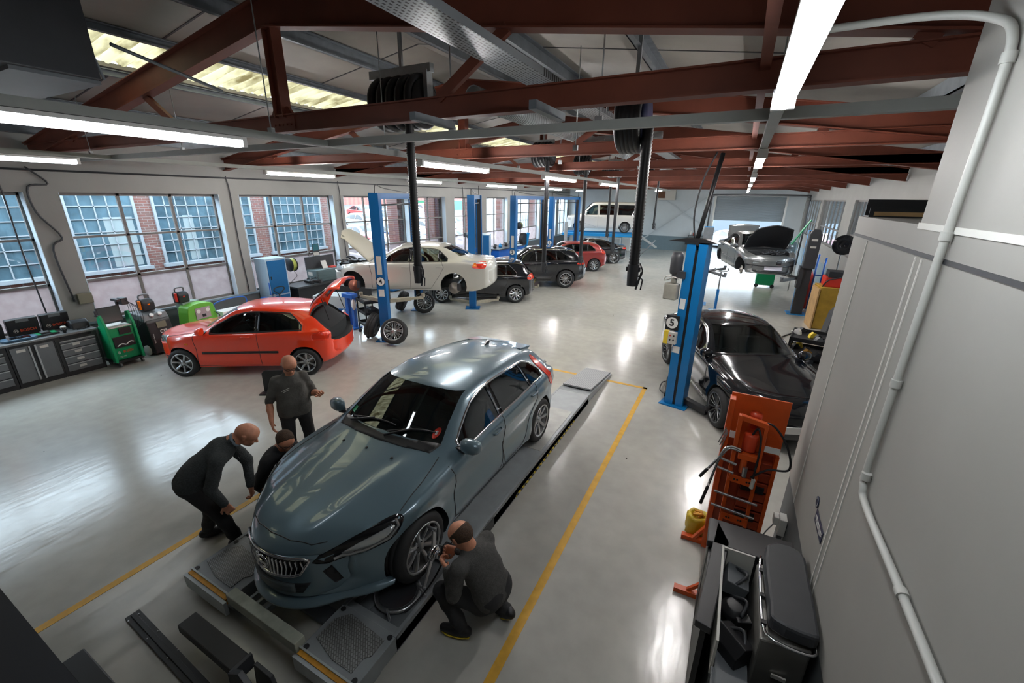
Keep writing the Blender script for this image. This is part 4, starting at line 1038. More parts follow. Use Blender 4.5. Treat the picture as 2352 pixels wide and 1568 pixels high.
hl = [(2.13, -0.0), (2.11, -0.2), (2.05, -0.37), (1.97, -0.46)]; hs = [(1.48, -0.785), (1.15, -0.765), (0.84, -0.72)]
P['shut2'] = [(hl, 'T'), ([(x, -y) for x, y in hl], 'T'), (hs, 'T'), ([(x, -y) for x, y in hs], 'T')]
P['seat_x'] = 0.0; P['dash_x'] = 0.62
V40, vb = build_car(P, 'hatchback_car', 'blue grey metallic hatchback with chrome slatted grille standing on the alignment lift', (-2.98, 3.64, 0.215), R_(-90))
# front details
def vpiece(n, poly, d, m, off=0.004, th=0.012, mir=False, res=0.04):
    b = drape(vb, poly, d, off, res, th); b.build(n, m, V40)
    if mir: mirror(b).build(n, m, V40)
gr = [(-0.34, 0.655), (-0.18, 0.668), (0, 0.672), (0.18, 0.668), (0.34, 0.655), (0.375, 0.63), (0.31, 0.50), (0.24, 0.475), (0, 0.462), (-0.24, 0.475), (-0.31, 0.50), (-0.375, 0.63)]
vpiece('grille', gr, 'F', M['black_gloss'], 0.004)
bb = [ribbon(vb, gr, 'F', 0.024, 0.010, closed=True, h=0.006)]
for i in range(-9, 10):
    if abs(i) < 2: continue
    u = i*0.036; bb.append(ribbon(vb, [(u, 0.652-0.05*abs(u)), (u*1.03, 0.57), (u*0.93, 0.485+0.03*abs(u))], 'F', 0.007, 0.010, h=0.012))
join(*bb).build('grille_surround', M['chrome'], V40)
l, n = shoot(vb, 'F', 0, 0.575); b = MB(); b.T = Matrix.Translation(l+Vector((0.016, 0, 0)))
b.tube([(0.0, 0.058*math.cos(a), 0.058*math.sin(a)) for a in [i*math.pi/12 for i in range(24)]], 0.011, 8, True)
b.bar((0, 0.04, -0.04), (0, -0.062, 0.062), 0.016, 0.016); b.bar((0, -0.066, 0.066), (0, -0.028, 0.070), 0.012, 0.012); b.bar((0, -0.066, 0.066), (0, -0.070, 0.028), 0.012, 0.012)
b.box(0.0, 0.012, -0.052, 0.052, -0.014, 0.014); b.build('round_badge', M['chrome'], V40)
vpiece('lower_intake', [(-0.36, 0.40), (0.36, 0.40), (0.30, 0.30), (-0.30, 0.30)], 'F', M['black'], 0.003)
vpiece('number_plate_holder', [(-0.25, 0.40), (0.25, 0.40), (0.25, 0.315), (-0.25, 0.315)], 'F', mat('plate bracket', (0.09, 0.11, 0.12), 0.3), 0.02, 0.016)
hlp = smooth_poly([(1.20, 0.60), (1.02, 0.565), (0.80, 0.575), (0.58, 0.64), (0.48, 0.74), (0.48, 0.80), (0.62, 0.80), (0.85, 0.755), (1.07, 0.68)], 3)
vpiece('headlamp', hlp, 'D', M['black_gloss'], 0.004, mir=True)
vpiece('headlamp_lens', smooth_poly([(0.98, 0.615), (0.82, 0.615), (0.64, 0.662), (0.55, 0.73), (0.57, 0.755), (0.72, 0.72), (0.90, 0.67)], 3), 'D', M['lamp'], 0.010, mir=True)
b = join(ribbon(vb, [(0.53, 0.785), (0.515, 0.74), (0.60, 0.66), (0.80, 0.60), (1.04, 0.590)], 'D', 0.026, 0.012, h=0.006)); b.build('running_light', M['steel'], V40); mirror(b).build('running_light', M['steel'], V40)
vpiece('fog_intake', [(1.13, 0.50), (1.06, 0.54), (0.99, 0.36), (1.05, 0.34)], 'D', M['black'], 0.003, mir=True)
# front splitter lip
b = MB(); Q = []
for i in range(25):
    u = -0.80+1.6*i/24; l, n = shoot(vb, 'F', u, 0.30); Q.append((l.x, u))
vs = []
for x, u in Q: vs += [(x-0.10, u*0.97, 0.185), (x+0.055, u*1.02, 0.175), (x+0.055, u*1.02, 0.195), (x-0.02, u, 0.235)]
b.add(vs, [(i*4+j, i*4+(j+1) % 4, i*4+4+(j+1) % 4, i*4+4+j) for i in range(24) for j in range(4)], True); b.build('front_splitter', P['paint'], V40)
vpiece('tail_lamp', smooth_poly([(-1.72, 0.80), (-1.62, 0.80), (-1.50, 0.98), (-1.40, 1.18), (-1.50, 1.24), (-1.60, 1.05)], 3), 'R', M['tail'], 0.006, mir=True)
vpiece('cowl_panel', [(0.86, -0.62), (0.72, -0.67), (0.82, -0.35), (0.86, 0), (0.82, 0.35), (0.72, 0.67), (0.86, 0.62), (0.925, 0.3), (0.945, 0), (0.925, -0.3)], 'T', M['black'], 0.004)
# wipers, antenna, washer jets, sticker
for y0, y1 in ((-0.50, 0.10), (0.05, 0.56)):
    P0 = []
    for i in range(7):
        k = i/6; u = y0+(y1-y0)*k; l, n = shoot(vb, 'F', u, 1.035+0.05*math.sin(k*2)); P0.append(l+n*0.018)
    b = MB(); b.tube(P0, 0.009, 6); b.tube([P0[3]+Vector((0, 0, 0.01)), P0[0]+Vector((0.05, 0, -0.02))], 0.011, 6); b.build('wiper', M['black'], V40)
for y in (-0.33, 0.33, 0.0):
    l, n = shoot(vb, 'T', 1.08, y); b = MB(); b.sphere(tuple(l+Vector((0, 0, 0.004))), 0.014, 8, (1.3, 1, 0.7)); b.build('washer_jet', M['black'], V40)
l, n = shoot(vb, 'T', -1.25, 0); b = MB(); b.prism([(l.x+0.09, l.z-0.01), (l.x-0.07, l.z-0.02), (l.x-0.09, l.z+0.045), (l.x-0.05, l.z+0.05)], 'y', -0.018, 0.018); b.build('roof_antenna', M['black_gloss'], V40, bevel=0.006)
vpiece('round_sticker', [(0.565+0.035*math.cos(a), 1.08+0.035*math.sin(a)) for a in [i*math.pi/8 for i in range(16)]], 'F', M['red'], 0.006, 0.002)
vpiece('round_sticker', [(0.565+0.016*math.cos(a), 1.08+0.016*math.sin(a)) for a in [i*math.pi/2+0.78 for i in range(4)]], 'F', M['white'], 0.009, 0.002)
vpiece('green_sticker', [(-0.61, 1.05), (-0.56, 1.05), (-0.56, 1.09), (-0.61, 1.09)], 'F', M['green'], 0.004, 0.002)
b = MB(); b.prism([(-1.45, 1.325), (-1.80, 1.268), (-1.81, 1.255), (-1.5, 1.22)], 'y', -0.46, 0.46); b.build('rear_spoiler', P['paint'], V40, bevel=0.008)

# red three door hatchback with open tailgate
rim_i = wheel_meshes('red_car_wheel', 0.295, 0.195, 0.205, 7, False, M['steel'], sw=0.045)
P = prof(3.95, 2.46, 0.80, 1.43, 0.85, 0.76, 1.15, 1.00, 1.88, 2.3, [(3.05, 1.39), (3.42, 1.30), (3.75, 1.02), (3.88, 0.92), (3.95, 0.80)], 0.90, 0.97, 0.56, nose_w=0.66, bow=0.40)
P['paint'] = paint('bright red paint', (0.86, 0.045, 0.006), 0.3, 0.0)
P['ra'] = 0.335; P['wr_'] = 0.295; P['wm'] = rim_i; P['wy'] = 0.745
sg, ol, pil = dlo(P, 0.80, -1.22, [(-0.30, -0.38)], cut_r=1.0)
P['side_win'] = [(q, None) for q in sg]; P['pillars'] = pil; P['trim'] = ol; P['trim_w'] = 0.03
P['cab'] = (1.25, 3.78)
X0 = P['wb_']/2+P['fo']
hatch = [(-0.52, 1.33), (-0.60, 0.95), (-0.56, 0.70), (0.56, 0.70), (0.60, 0.95), (0.52, 1.33)]
hatch_r = smooth_poly(hatch, 3, (0, 5))
P['ends'] = ends(P, rear=(hatch_r, X0-3.95-0.4, X0-3.35)); P['end_names'] = ['windscreen', None]
P['handles'] = [(-0.12, 0.86)]; P['mirror'] = (0.72, 0.97)
P['shut'] = [[(0.92, 0.90), (0.88, 0.60), (0.90, 0.24), (-0.35, 0.24), (-0.34, 0.60), (-0.34, 0.92)]]
hl = [(1.86, -0.0), (1.82, -0.3), (1.66, -0.56), (1.3, -0.66), (0.98, -0.68)]
P['shut2'] = [(hl, 'T'), ([(x, -y) for x, y in hl], 'T')]
P['sides'] = [('rubbing_strip', [(0.78, 0.50), (0.78, 0.545), (-0.72, 0.555), (-0.72, 0.51)], M['black'], 0.012, 0.016), ('side_repeater', [(1.02, 0.70), (1.09, 0.70), (1.09, 0.735), (1.02, 0.735)], M['amber'], 0.004, 0.006),
    ('tail_lamp', smooth_poly([(-1.42, 0.78), (-1.60, 0.76), (-1.72, 0.78), (-1.70, 0.93), (-1.44, 0.92)], 2), M['tail'], 0.004, 0.008)]
P['pieces'] = [('headlamp', smooth_poly([(1.18, 0.62), (0.72, 0.66), (0.66, 0.80), (0.78, 0.82), (1.15, 0.73)], 3), 'D', M['lamp'], 0.004, 0.01), ('grille', [(-0.30, 0.66), (0.30, 0.66), (0.25, 0.54), (-0.25, 0.54)], 'F', M['black'], 0.003, 0.01),
    ('lower_intake', [(-0.45, 0.38), (0.45, 0.38), (0.42, 0.28), (-0.42, 0.28)], 'F', M['black'], 0.003, 0.01)]
P['seat_x'] = -0.05; P['dash_x'] = 0.62
ibh = R_(180-148.7+180)
hd = Vector((math.cos(R_(-148.7)), math.sin(R_(-148.7)), 0)); ln = Vector((-hd.y, hd.x, 0))
mid = Vector(((-9.62-7.59)/2, (3.93+5.16)/2, 0)) - ln*0.83
IB, ib = build_car(P, 'hatchback_car', 'bright red three door hatchback with its tailgate raised, beside the window wall', (mid.x, mid.y, 0), R_(-148.7))
# raised tailgate
tg = drape(ib, [(-0.535, 1.345), (-0.61, 0.95), (-0.575, 0.68), (0.575, 0.68), (0.61, 0.95), (0.535, 1.345)], 'B', 0.0, 0.08, 0.03)
hx, hz = X0-3.28, 1.36; RM = Matrix.Translation((hx, 0, hz)) @ Matrix.Rotation(R_(82), 4, 'Y') @ Matrix.Translation((-hx, 0, -hz))
tg.v = [tuple(RM @ Vector(p)) for p in tg.v]; tgo = tg.build('tailgate', P['paint'], IB)
g = drape(ib, [(-0.46, 1.28), (-0.51, 1.0), (0.51, 1.0), (0.46, 1.28)], 'B', 0.006, 0.1, 0.045); g.v = [tuple(RM @ Vector(p)) for p in g.v]; g.build('tailgate_glass', M['black_gloss'], tgo)
b = MB()
for s in (1, -1): b.tube([(hx-0.45, s*0.50, 1.12), tuple(RM @ Vector((hx-0.35, s*0.46, 1.1)))], 0.010, 6)
b.build('gas_strut', M['black'], IB)
b = MB(); b.box(-1.72, -1.15, -0.56, 0.56, 0.60, 0.66); b.build('boot_floor', M['interior'], IB)
b = MB(); b.sphere((-1.6, 0.3, 0.72), 0.07, 10, (1.5, 1, 0.7)); o = b.build('yellow_cloth', M['hazard_yellow'], IB); b = MB(); b.sphere((-1.55, 0.12, 0.71), 0.06, 10, (1.7, 1.2, 0.8)); b.build('green_cloth', M['green'], IB)

# white saloon on the lift, bonnet raised, wheels off
rim_s = wheel_meshes('loose_wheel', 0.33, 0.245, 0.235, 10, True, M['steel'], sw=0.035)
P = prof(4.84, 2.89, 0.83, 1.46, 0.92, 0.74, 1.42, 1.02, 2.18, 2.6, [(3.25, 1.42), (3.70, 1.27), (4.05, 1.10), (4.25, 1.065), (4.72, 1.05), (4.80, 0.98), (4.84, 0.90)], 0.93, 1.0, 0.62, nose_w=0.68, bow=0.40, tail_w=0.86)
P['paint'] = paint('pearl white paint', (0.52, 0.51, 0.46), 0.3, 0.15)
P['ra'] = 0.365; P['wr_'] = 0.33; P['wheels'] = False; P['wm'] = rim_s
sg, ol, pil = dlo(P, 0.80, -1.28, [(-0.20, -0.28), (-1.02, -1.07)], cut_r=0.8)
P['side_win'] = [(q, None) for q in sg]; P['pillars'] = pil; P['trim'] = ol
P['cab'] = (1.52, 4.0); P['ends'] = ends(P, rear=([(-0.56, 1.13), (0.56, 1.13), (0.48, 1.36), (-0.48, 1.36)], -2.6, -1.0))
P['handles'] = [(-0.10, 0.84), (-1.06, 0.87)]; P['mirror'] = (0.68, 1.0)
P['shut'] = [[(0.92, 0.94), (0.86, 0.60), (0.88, 0.24), (-0.22, 0.24), (-0.24, 0.60), (-0.24, 0.98)], [(-0.24, 0.24), (-0.80, 0.26), (-1.05, 0.62), (-1.18, 0.85), (-1.12, 1.02)]]
X0 = P['wb_']/2+P['fo']
bay = MB(); bay.mi = 1; bay.prism([(0.92, -0.66), (1.5, -0.66), (1.92, -0.56), (2.06, -0.3), (2.10, 0), (2.06, 0.3), (1.92, 0.56), (1.5, 0.66), (0.92, 0.66), (0.98, 0)], 'z', 0.62, 1.3)
P['cut'] = [bay]
P['sides'] = [('tail_lamp', smooth_poly([(-1.98, 0.86), (-2.26, 0.84), (-2.34, 0.88), (-2.32, 1.0), (-2.05, 0.99)], 2), M['tail'], 0.004, 0.01), ('indicator', [(-1.98, 0.90), (-2.10, 0.89), (-2.08, 0.98), (-2.02, 0.98)], M['amber'], 0.008, 0.01)]
P['pieces'] = [('headlamp', smooth_poly([(1.32, 0.64), (0.85, 0.66), (0.72, 0.76), (0.85, 0.80), (1.25, 0.74)], 3), 'D', M['lamp'], 0.004, 0.01), ('kidney_grille', [(0.04, 0.68), (0.26, 0.66), (0.22, 0.54), (0.05, 0.54)], 'F', M['black_gloss'], 0.003, 0.01)]
a_ = R_(-156.1); hd = Vector((math.cos(a_), math.sin(a_), 0)); ln = Vector((-hd.y, hd.x, 0))
mid = Vector(((-9.43-6.82)/2, (8.33+9.49)/2, 0)) - ln*0.84
LZ = 0.90
BW, bb_ = build_car(P, 'saloon_car', 'pearl white saloon raised on the lift with its wheels off and bonnet up', (mid.x, mid.y, LZ), a_)
hp = [(0.93, -0.70), (1.5, -0.70), (1.94, -0.58), (2.10, -0.32), (2.14, 0), (2.10, 0.32), (1.94, 0.58), (1.5, 0.70), (0.93, 0.70), (0.99, 0)]
hb = drape(bb_, hp, 'T', 0.0, 0.12, 0.025); RM = Matrix.Translation((0.95, 0, 1.0)) @ Matrix.Rotation(R_(-50), 4, 'Y') @ Matrix.Translation((-0.95, 0, -1.0))
hb.v = [tuple(RM @ Vector(p)) for p in hb.v]; hb.build('bonnet', mat('dull cream underside', (0.36, 0.34, 0.27), 0.5), BW)
def engine_bay(t, x0, x1, w, z, seed):
    rnd = random.Random(seed); b = MB(); b.box(x0, x1, -w, w, z-0.03, z)
    for i in range(26):
        x = rnd.uniform(x0+0.1, x1-0.12); y = rnd.uniform(-w+0.1, w-0.1); b.box(x-rnd.uniform(0.04, 0.14), x+rnd.uniform(0.04, 0.12), y-rnd.uniform(0.04, 0.14), y+rnd.uniform(0.04, 0.14), z, z+rnd.uniform(0.08, 0.24))
    b.build('engine', M['black'], t, bevel=0.012)
    b = MB()
    for i in range(7):
        p = Vector((rnd.uniform(x0+0.1, x1-0.1), rnd.uniform(-w+0.1, w-0.1), z+0.24)); b.tube(spline([p, p+Vector((0.1, 0.12, 0.05)), p+Vector((0.22, 0.05, 0.02)), p+Vector((0.25, -0.15, -0.03))], 5), 0.016, 8)
    b.build('engine_hoses', M['dark_grey'], t)
engine_bay(BW, 1.0, 2.0, 0.60, 0.66, 3)
for x, m_ in ((1.445, M['brake']), (-1.445, M['disc'])):
    for s in (1, -1):
        b = MB(); b.T = Matrix.Translation((x, s*0.80, 0.27)); b.lathe([(0.165, -0.012), (0.165, 0.012), (0.09, 0.012), (0.085, 0.05*s), (0.03, 0.05*s), (0.03, 0.07*s), (0, 0.07*s)], 28, axis='y'); b.lathe([(0.165, -0.012), (0.0, -0.012)], 28, axis='y')
        o = b.build('brake_disc', m_, BW); c = MB(); c.T = Matrix.Translation((x-0.14, s*0.80, 0.30)); c.box(-0.05, 0.05, -0.05, 0.05, -0.10, 0.10); c.build('brake_caliper', M['dark_grey'], o, bevel=0.015)
b = MB(); b.box(-2.0, 1.9, -0.6, 0.6, 0.20, 0.24); b.bar((-1.445, -0.7, 0.27), (-1.445, 0.7, 0.27), 0.06, 0.06); b.bar((1.445, -0.7, 0.27), (1.445, 0.7, 0.27), 0.06, 0.06); b.build('underbody', M['black'], BW)

# black hatchback behind the white saloon
P = prof(4.25, 2.63, 0.86, 1.46, 0.90, 0.76, 1.25, 1.02, 2.0, 2.5, [(3.4, 1.43), (3.72, 1.38), (4.05, 1.08), (4.2, 0.95), (4.25, 0.85)], 0.92, 0.98, 0.60, nose_w=0.68)
P['paint'] = paint('black paint', (0.006, 0.007, 0.010), 0.12, 0.0)
rim_g = wheel_meshes('golf_wheel', 0.32, 0.215, 0.215, 10, False, M['steel'], sw=0.04)
P['ra'] = 0.36; P['wr_'] = 0.32; P['wm'] = rim_g; P['wy'] = 0.79; P['glass'] = M['glass_dark']
sg, ol, pil = dlo(P, 0.80, -1.35, [(-0.18, -0.26), (-0.95, -1.0)], cut_r=1.0)
P['side_win'] = [(q, None) for q in sg]; P['pillars'] = pil; P['trim'] = ol[7:] + ol[:7]; P['trim_m'] = M['chrome']; P['trim_w'] = 0.018
P['cab'] = (1.35, 3.9); P['ends'] = ends(P, rear=([(-0.52, 1.10), (0.52, 1.10), (0.46, 1.34), (-0.46, 1.34)], -2.4, -1.2))
P['handles'] = [(-0.06, 0.86), (-0.95, 0.88)]; P['mirror'] = (0.66, 1.0)
P['shut'] = [[(0.88, 0.9), (0.86, 0.3), (-0.2, 0.24), (-0.22, 0.95)], [(-0.22, 0.26), (-0.75, 0.28), (-1.0, 0.7), (-1.02, 0.98)]]
P['sides'] = [('tail_lamp', smooth_poly([(-1.72, 0.86), (-1.98, 0.84), (-2.02, 0.98), (-1.80, 1.0)], 2), M['tail'], 0.004, 0.01)]
P['pieces'] = [('tail_lamp', [(0.42, 0.86), (0.72, 0.86), (0.72, 0.98), (0.46, 0.98)], 'B', M['tail'], 0.004, 0.01), ('number_plate', [(-0.26, 0.62), (0.26, 0.62), (0.26, 0.73), (-0.26, 0.73)], 'B', M['hazard_yellow'], 0.006, 0.01)]
a_ = R_(-149.1); hd = Vector((math.cos(a_), math.sin(a_), 0)); ln = Vector((-hd.y, hd.x, 0))
mid = Vector(((-8.88-6.75)/2-0.03, (11.79+13.08)/2, 0)) - ln*0.88
GF, _ = build_car(P, 'hatchback_car', 'black hatchback with silver ten spoke wheels parked behind the raised white saloon', (mid.x, mid.y, 0), a_)

# black estate SUV
P = prof(4.73, 2.87, 0.88, 1.65, 0.97, 0.92, 1.45, 1.17, 2.25, 2.75, [(3.7, 1.60), (4.15, 1.50), (4.45, 1.22), (4.66, 1.06), (4.73, 0.95)], 1.06, 1.14, 0.66, zb=0.26, nose_w=0.70)
P['paint'] = MATS['black paint']; rim_f = wheel_meshes('suv_wheel', 0.375, 0.25, 0.25, 5, True, M['steel'], sw=0.04)
P['ra'] = 0.42; P['wr_'] = 0.375; P['wm'] = rim_f; P['wy'] = 0.845; P['glass'] = M['glass_dark']
sg, ol, pil = dlo(P, 0.90, -1.65, [(-0.14, -0.22), (-1.0, -1.05)], cut_r=0.6)
P['side_win'] = [(q, None) for q in sg]; P['pillars'] = pil; P['trim'] = ol; P['cab'] = (1.55, 4.3)
P['ends'] = ends(P, rear=([(-0.55, 1.22), (0.55, 1.22), (0.48, 1.46), (-0.48, 1.46)], -2.6, -1.4)); P['handles'] = [(0.02, 0.98), (-1.0, 1.02)]; P['mirror'] = (0.76, 1.15)
P['shut'] = [[(1.0, 1.05), (0.95, 0.4), (-0.18, 0.34), (-0.18, 1.08)], [(-0.2, 0.34), (-0.8, 0.36), (-1.08, 0.8), (-1.1, 1.12)]]
P['sides'] = [('tail_lamp', [(-1.88, 1.00), (-2.2, 0.98), (-2.2, 1.05), (-1.95, 1.09)], M['tail'], 0.005, 0.01), ('roof_rail', [(0.1, 1.555), (0.1, 1.575), (-1.5, 1.545), (-1.5, 1.525)], M['chrome'], 0.02, 0.02)]
P['pieces'] = [('tail_lamp', [(0.40, 1.0), (0.78, 1.0), (0.78, 1.07), (0.42, 1.06)], 'B', M['tail'], 0.005, 0.01), ('number_plate', [(-0.26, 0.72), (0.26, 0.72), (0.26, 0.83), (-0.26, 0.83)], 'B', M['hazard_yellow'], 0.006, 0.01)]
P['seat_x'] = 0.05; P['dash_x'] = 0.72; P['dash_z'] = 1.02
a_ = R_(-149.5); hd = Vector((math.cos(a_), math.sin(a_), 0)); ln = Vector((-hd.y, hd.x, 0))
mid = Vector((-6.13, 16.55, 0)) + hd*1.435 - ln*0.95
FP, _ = build_car(P, 'estate_car', 'tall black estate car with split spoke silver wheels in the middle bay', (mid.x, mid.y, 0), a_)

# red hatchback and black coupe beyond
P = prof(4.30, 2.65, 0.86, 1.48, 0.90, 0.78, 1.2, 1.03, 2.0, 2.5, [(3.3, 1.45), (3.75, 1.36), (4.05, 1.10), (4.24, 0.95), (4.30, 0.85)], 0.95, 1.04, 0.60)
P['paint'] = paint('deep red paint', (0.28, 0.022, 0.020), 0.3, 0.2); P['ra'] = 0.36; P['wr_'] = 0.32; P['wm'] = rim_g; P['wy'] = 0.79; P['glass'] = M['glass_dark']
sg, ol, pil = dlo(P, 0.80, -1.35, [(-0.18, -0.26), (-0.95, -1.0)], cut_r=0.9)
P['side_win'] = [(q, None) for q in sg]; P['pillars'] = pil; P['trim'] = ol; P['cab'] = (1.35, 3.9)
P['ends'] = ends(P, rear=([(-0.50, 1.12), (0.50, 1.12), (0.44, 1.36), (-0.44, 1.36)], -2.4, -1.2)); P['handles'] = [(-0.06, 0.88)]; P['mirror'] = (0.66, 1.0)
P['sides'] = [('tail_lamp', smooth_poly([(-1.68, 0.95), (-1.92, 0.92), (-1.84, 1.18), (-1.66, 1.22)], 2), M['tail'], 0.005, 0.01)]
P['pieces'] = [('tail_lamp', [(0.50, 0.95), (0.70, 0.95), (0.62, 1.22), (0.54, 1.22)], 'B', M['tail'], 0.005, 0.01)]
a_ = R_(-149); FO, _ = build_car(P, 'hatchback_car', 'deep red hatchback half hidden behind the tall black estate car', (-7.95, 21.35, 0), a_)
P = prof(4.55, 2.75, 0.86, 1.40, 0.92, 0.74, 1.35, 0.98, 2.15, 2.5, [(3.1, 1.34), (3.7, 1.16), (4.1, 1.04), (4.45, 1.0), (4.55, 0.85)], 0.90, 0.94, 0.58)
P['paint'] = MATS['black paint']; P['ra'] = 0.37; P['wr_'] = 0.33; P['wm'] = rim_f; P['wy'] = 0.80; P['glass'] = M['glass_dark']
sg, ol, pil = dlo(P, 0.80, -1.2, [(-0.18, -0.26)], cut_r=0.6)
P['side_win'] = [(q, None) for q in sg]; P['pillars'] = pil; P['trim'] = ol; P['cab'] = (1.5, 3.8); P['ends'] = ends(P, rear=([(-0.50, 1.08), (0.50, 1.08), (0.44, 1.28), (-0.44, 1.28)], -2.4, -0.9)); P['mirror'] = (0.66, 0.98)
P['sides'] = [('tail_lamp', [(-1.85, 0.84), (-2.1, 0.82), (-2.1, 0.92), (-1.9, 0.94)], M['tail'], 0.005, 0.01)]
a_ = R_(-146); CP, _ = build_car(P, 'coupe_car', 'low black coupe furthest along the left bays, before the grey wall', (-7.85, 24.6, 0), a_)

# white van on the four post lift
P = prof(4.90, 3.0, 0.93, 1.96, 0.95, 0.98, 1.0, 1.22, 1.75, 2.3, [(4.2, 1.95), (4.70, 1.92), (4.82, 1.80), (4.87, 1.2), (4.90, 0.9)], 1.10, 1.12, 0.74, zb=0.26, nose_w=0.76, tail_w=0.93, drop=0.09)
P['wr'] = P['wr'][:-3] + [(4.7, 0.72), (4.8, 0.74), (4.9, 0.74)]
P['paint'] = paint('white van paint', (0.62, 0.61, 0.57), 0.3, 0.0); rim_n = wheel_meshes('van_wheel', 0.34, 0.235, 0.23, 16, False, M['steel'], sw=0.022)
P['ra'] = 0.39; P['wr_'] = 0.34; P['wm'] = rim_n; P['wy'] = 0.83; P['glass'] = M['glass_dark']
sg, ol, pil = dlo(P, 1.20, -2.15, [(0.30, 0.18), (-0.95, -1.02)], top_in=0.10)
P['side_win'] = [(sg[0], M['glass_car'])] + [(q, None) for q in sg[1:]]; P['pillars'] = []; P['cab'] = (1.1, 4.72); P['ends'] = ends(P)
P['end_names'] = ['windscreen']; P['mirror'] = (1.05, 1.2); P['seat_x'] = 0.6; P['dash_x'] = 1.2; P['dash_z'] = 1.1
P['shut'] = [[(1.3, 1.1), (1.15, 0.6), (0.25, 0.34), (0.24, 1.8)], [(0.22, 0.34), (-0.9, 0.34), (-0.98, 1.8)]]
P['sides'] = [('tail_lamp', [(-2.26, 0.85), (-2.34, 0.85), (-2.34, 1.25), (-2.27, 1.25)], M['tail'], 0.006, 0.01)]
P['handles'] = [(0.38, 1.0), (0.05, 1.0)]
a_ = R_(-167.2); hd = Vector((math.cos(a_), math.sin(a_), 0)); ln = Vector((-hd.y, hd.x, 0))
mid = Vector(((-9.57-6.72)/2, (27.9+28.55)/2, 0)) - ln*0.9
VN, _ = build_car(P, 'panel_van', 'white camper van raised on the blue platform lift by the back wall', (mid.x, mid.y, 1.45), a_)

# grey saloon raised in the right bay, bonnet and boot up
P = prof(4.47, 2.73, 0.77, 1.42, 0.87, 0.73, 1.36, 0.98, 2.05, 2.45, [(3.0, 1.39), (3.45, 1.22), (3.75, 1.06), (3.95, 1.03), (4.36, 1.02), (4.43, 0.94), (4.47, 0.85)], 0.90, 0.95, 0.57, nose_w=0.72, bow=0.32)
P['paint'] = paint('silver grey paint', (0.17, 0.18, 0.18), 0.3, 0.5); P['ra'] = 0.35; P['wr_'] = 0.315; P['wheels'] = False; P['wm'] = rim_g
sg, ol, pil = dlo(P, 0.75, -1.2, [(-0.18, -0.26)], cut_r=0.8)
P['side_win'] = [(q, None) for q in sg]; P['pillars'] = pil; P['trim'] = ol; P['cab'] = (1.46, 3.7); P['ends'] = ends(P, rear=([(-0.50, 1.08), (0.50, 1.08), (0.44, 1.32), (-0.44, 1.32)], -2.4, -0.9))
bay = MB(); bay.mi = 1; bay.prism([(0.85, -0.62), (1.4, -0.62), (1.80, -0.50), (1.94, 0), (1.80, 0.50), (1.4, 0.62), (0.85, 0.62)], 'z', 0.60, 1.3); P['cut'] = [bay]
P['handles'] = [(-0.08, 0.82), (-0.95, 0.84)]; P['mirror'] = (0.62, 0.96)
P['shut'] = [[(0.85, 0.9), (0.84, 0.26), (-0.2, 0.24), (-0.22, 0.92)]]
P['sides'] = [('rubbing_strip', [(0.82, 0.50), (0.82, 0.54), (-0.95, 0.55), (-0.95, 0.51)], M['mid_grey'], 0.01, 0.012)]
P['pieces'] = [('headlamp', smooth_poly([(1.20, 0.60), (0.85, 0.62), (0.76, 0.70), (0.88, 0.74), (1.18, 0.71)], 3), 'D', M['lamp'], 0.004, 0.01), ('kidney_grille', [(0.03, 0.66), (0.22, 0.65), (0.20, 0.53), (0.04, 0.53)], 'F', M['black'], 0.003, 0.01),
    ('bumper_strip', [(-0.72, 0.50), (0.72, 0.50), (0.72, 0.46), (-0.72, 0.46)], 'F', M['black'], 0.008, 0.012), ('lower_intake', [(-0.55, 0.34), (0.55, 0.34), (0.50, 0.26), (-0.50, 0.26)], 'F', M['black'], 0.003, 0.01), ('number_plate', [(-0.26, 0.36), (0.26, 0.36), (0.26, 0.47), (-0.26, 0.47)], 'F', mat('blank plate', (0.55, 0.52, 0.58), 0.4), 0.012, 0.01)]
E4, eb = build_car(P, 'saloon_car', 'silver grey saloon raised in the right bay with bonnet and boot open', (0.63, 17.9, 1.12), R_(-75))
hp = [(0.84, -0.66), (1.4, -0.66), (1.82, -0.54), (1.97, 0), (1.82, 0.54), (1.4, 0.66), (0.84, 0.66), (0.9, 0)]
hb = drape(eb, hp, 'T', 0.0, 0.12, 0.03); RM = Matrix.Translation((0.85, 0, 0.98)) @ Matrix.Rotation(R_(-52), 4, 'Y') @ Matrix.Translation((-0.85, 0, -0.98)); hb.v = [tuple(RM @ Vector(p)) for p in hb.v]; hb.build('bonnet', mat('black bonnet lining', (0.016, 0.016, 0.018), 0.8), E4)
hb = drape(eb, [(-1.58, -0.60), (-2.12, -0.56), (-2.16, 0), (-2.12, 0.56), (-1.58, 0.60)], 'T', 0.0, 0.12, 0.03); RM = Matrix.Translation((-1.56, 0, 1.03)) @ Matrix.Rotation(R_(72), 4, 'Y') @ Matrix.Translation((1.56, 0, -1.03)); hb.v = [tuple(RM @ Vector(p)) for p in hb.v]; hb.build('boot_lid', P['paint'], E4)
engine_bay(E4, 0.95, 1.85, 0.55, 0.62, 8)
for s in (1, -1):
    b = MB(); b.T = Matrix.Translation((1.365, s*0.72, 0.24)); b.lathe([(0, -0.012), (0.15, -0.012), (0.15, 0.012), (0.07, 0.012), (0.06, s*0.05), (0, s*0.05)], 24, axis='y'); b.build('brake_disc', M['disc'], E4)

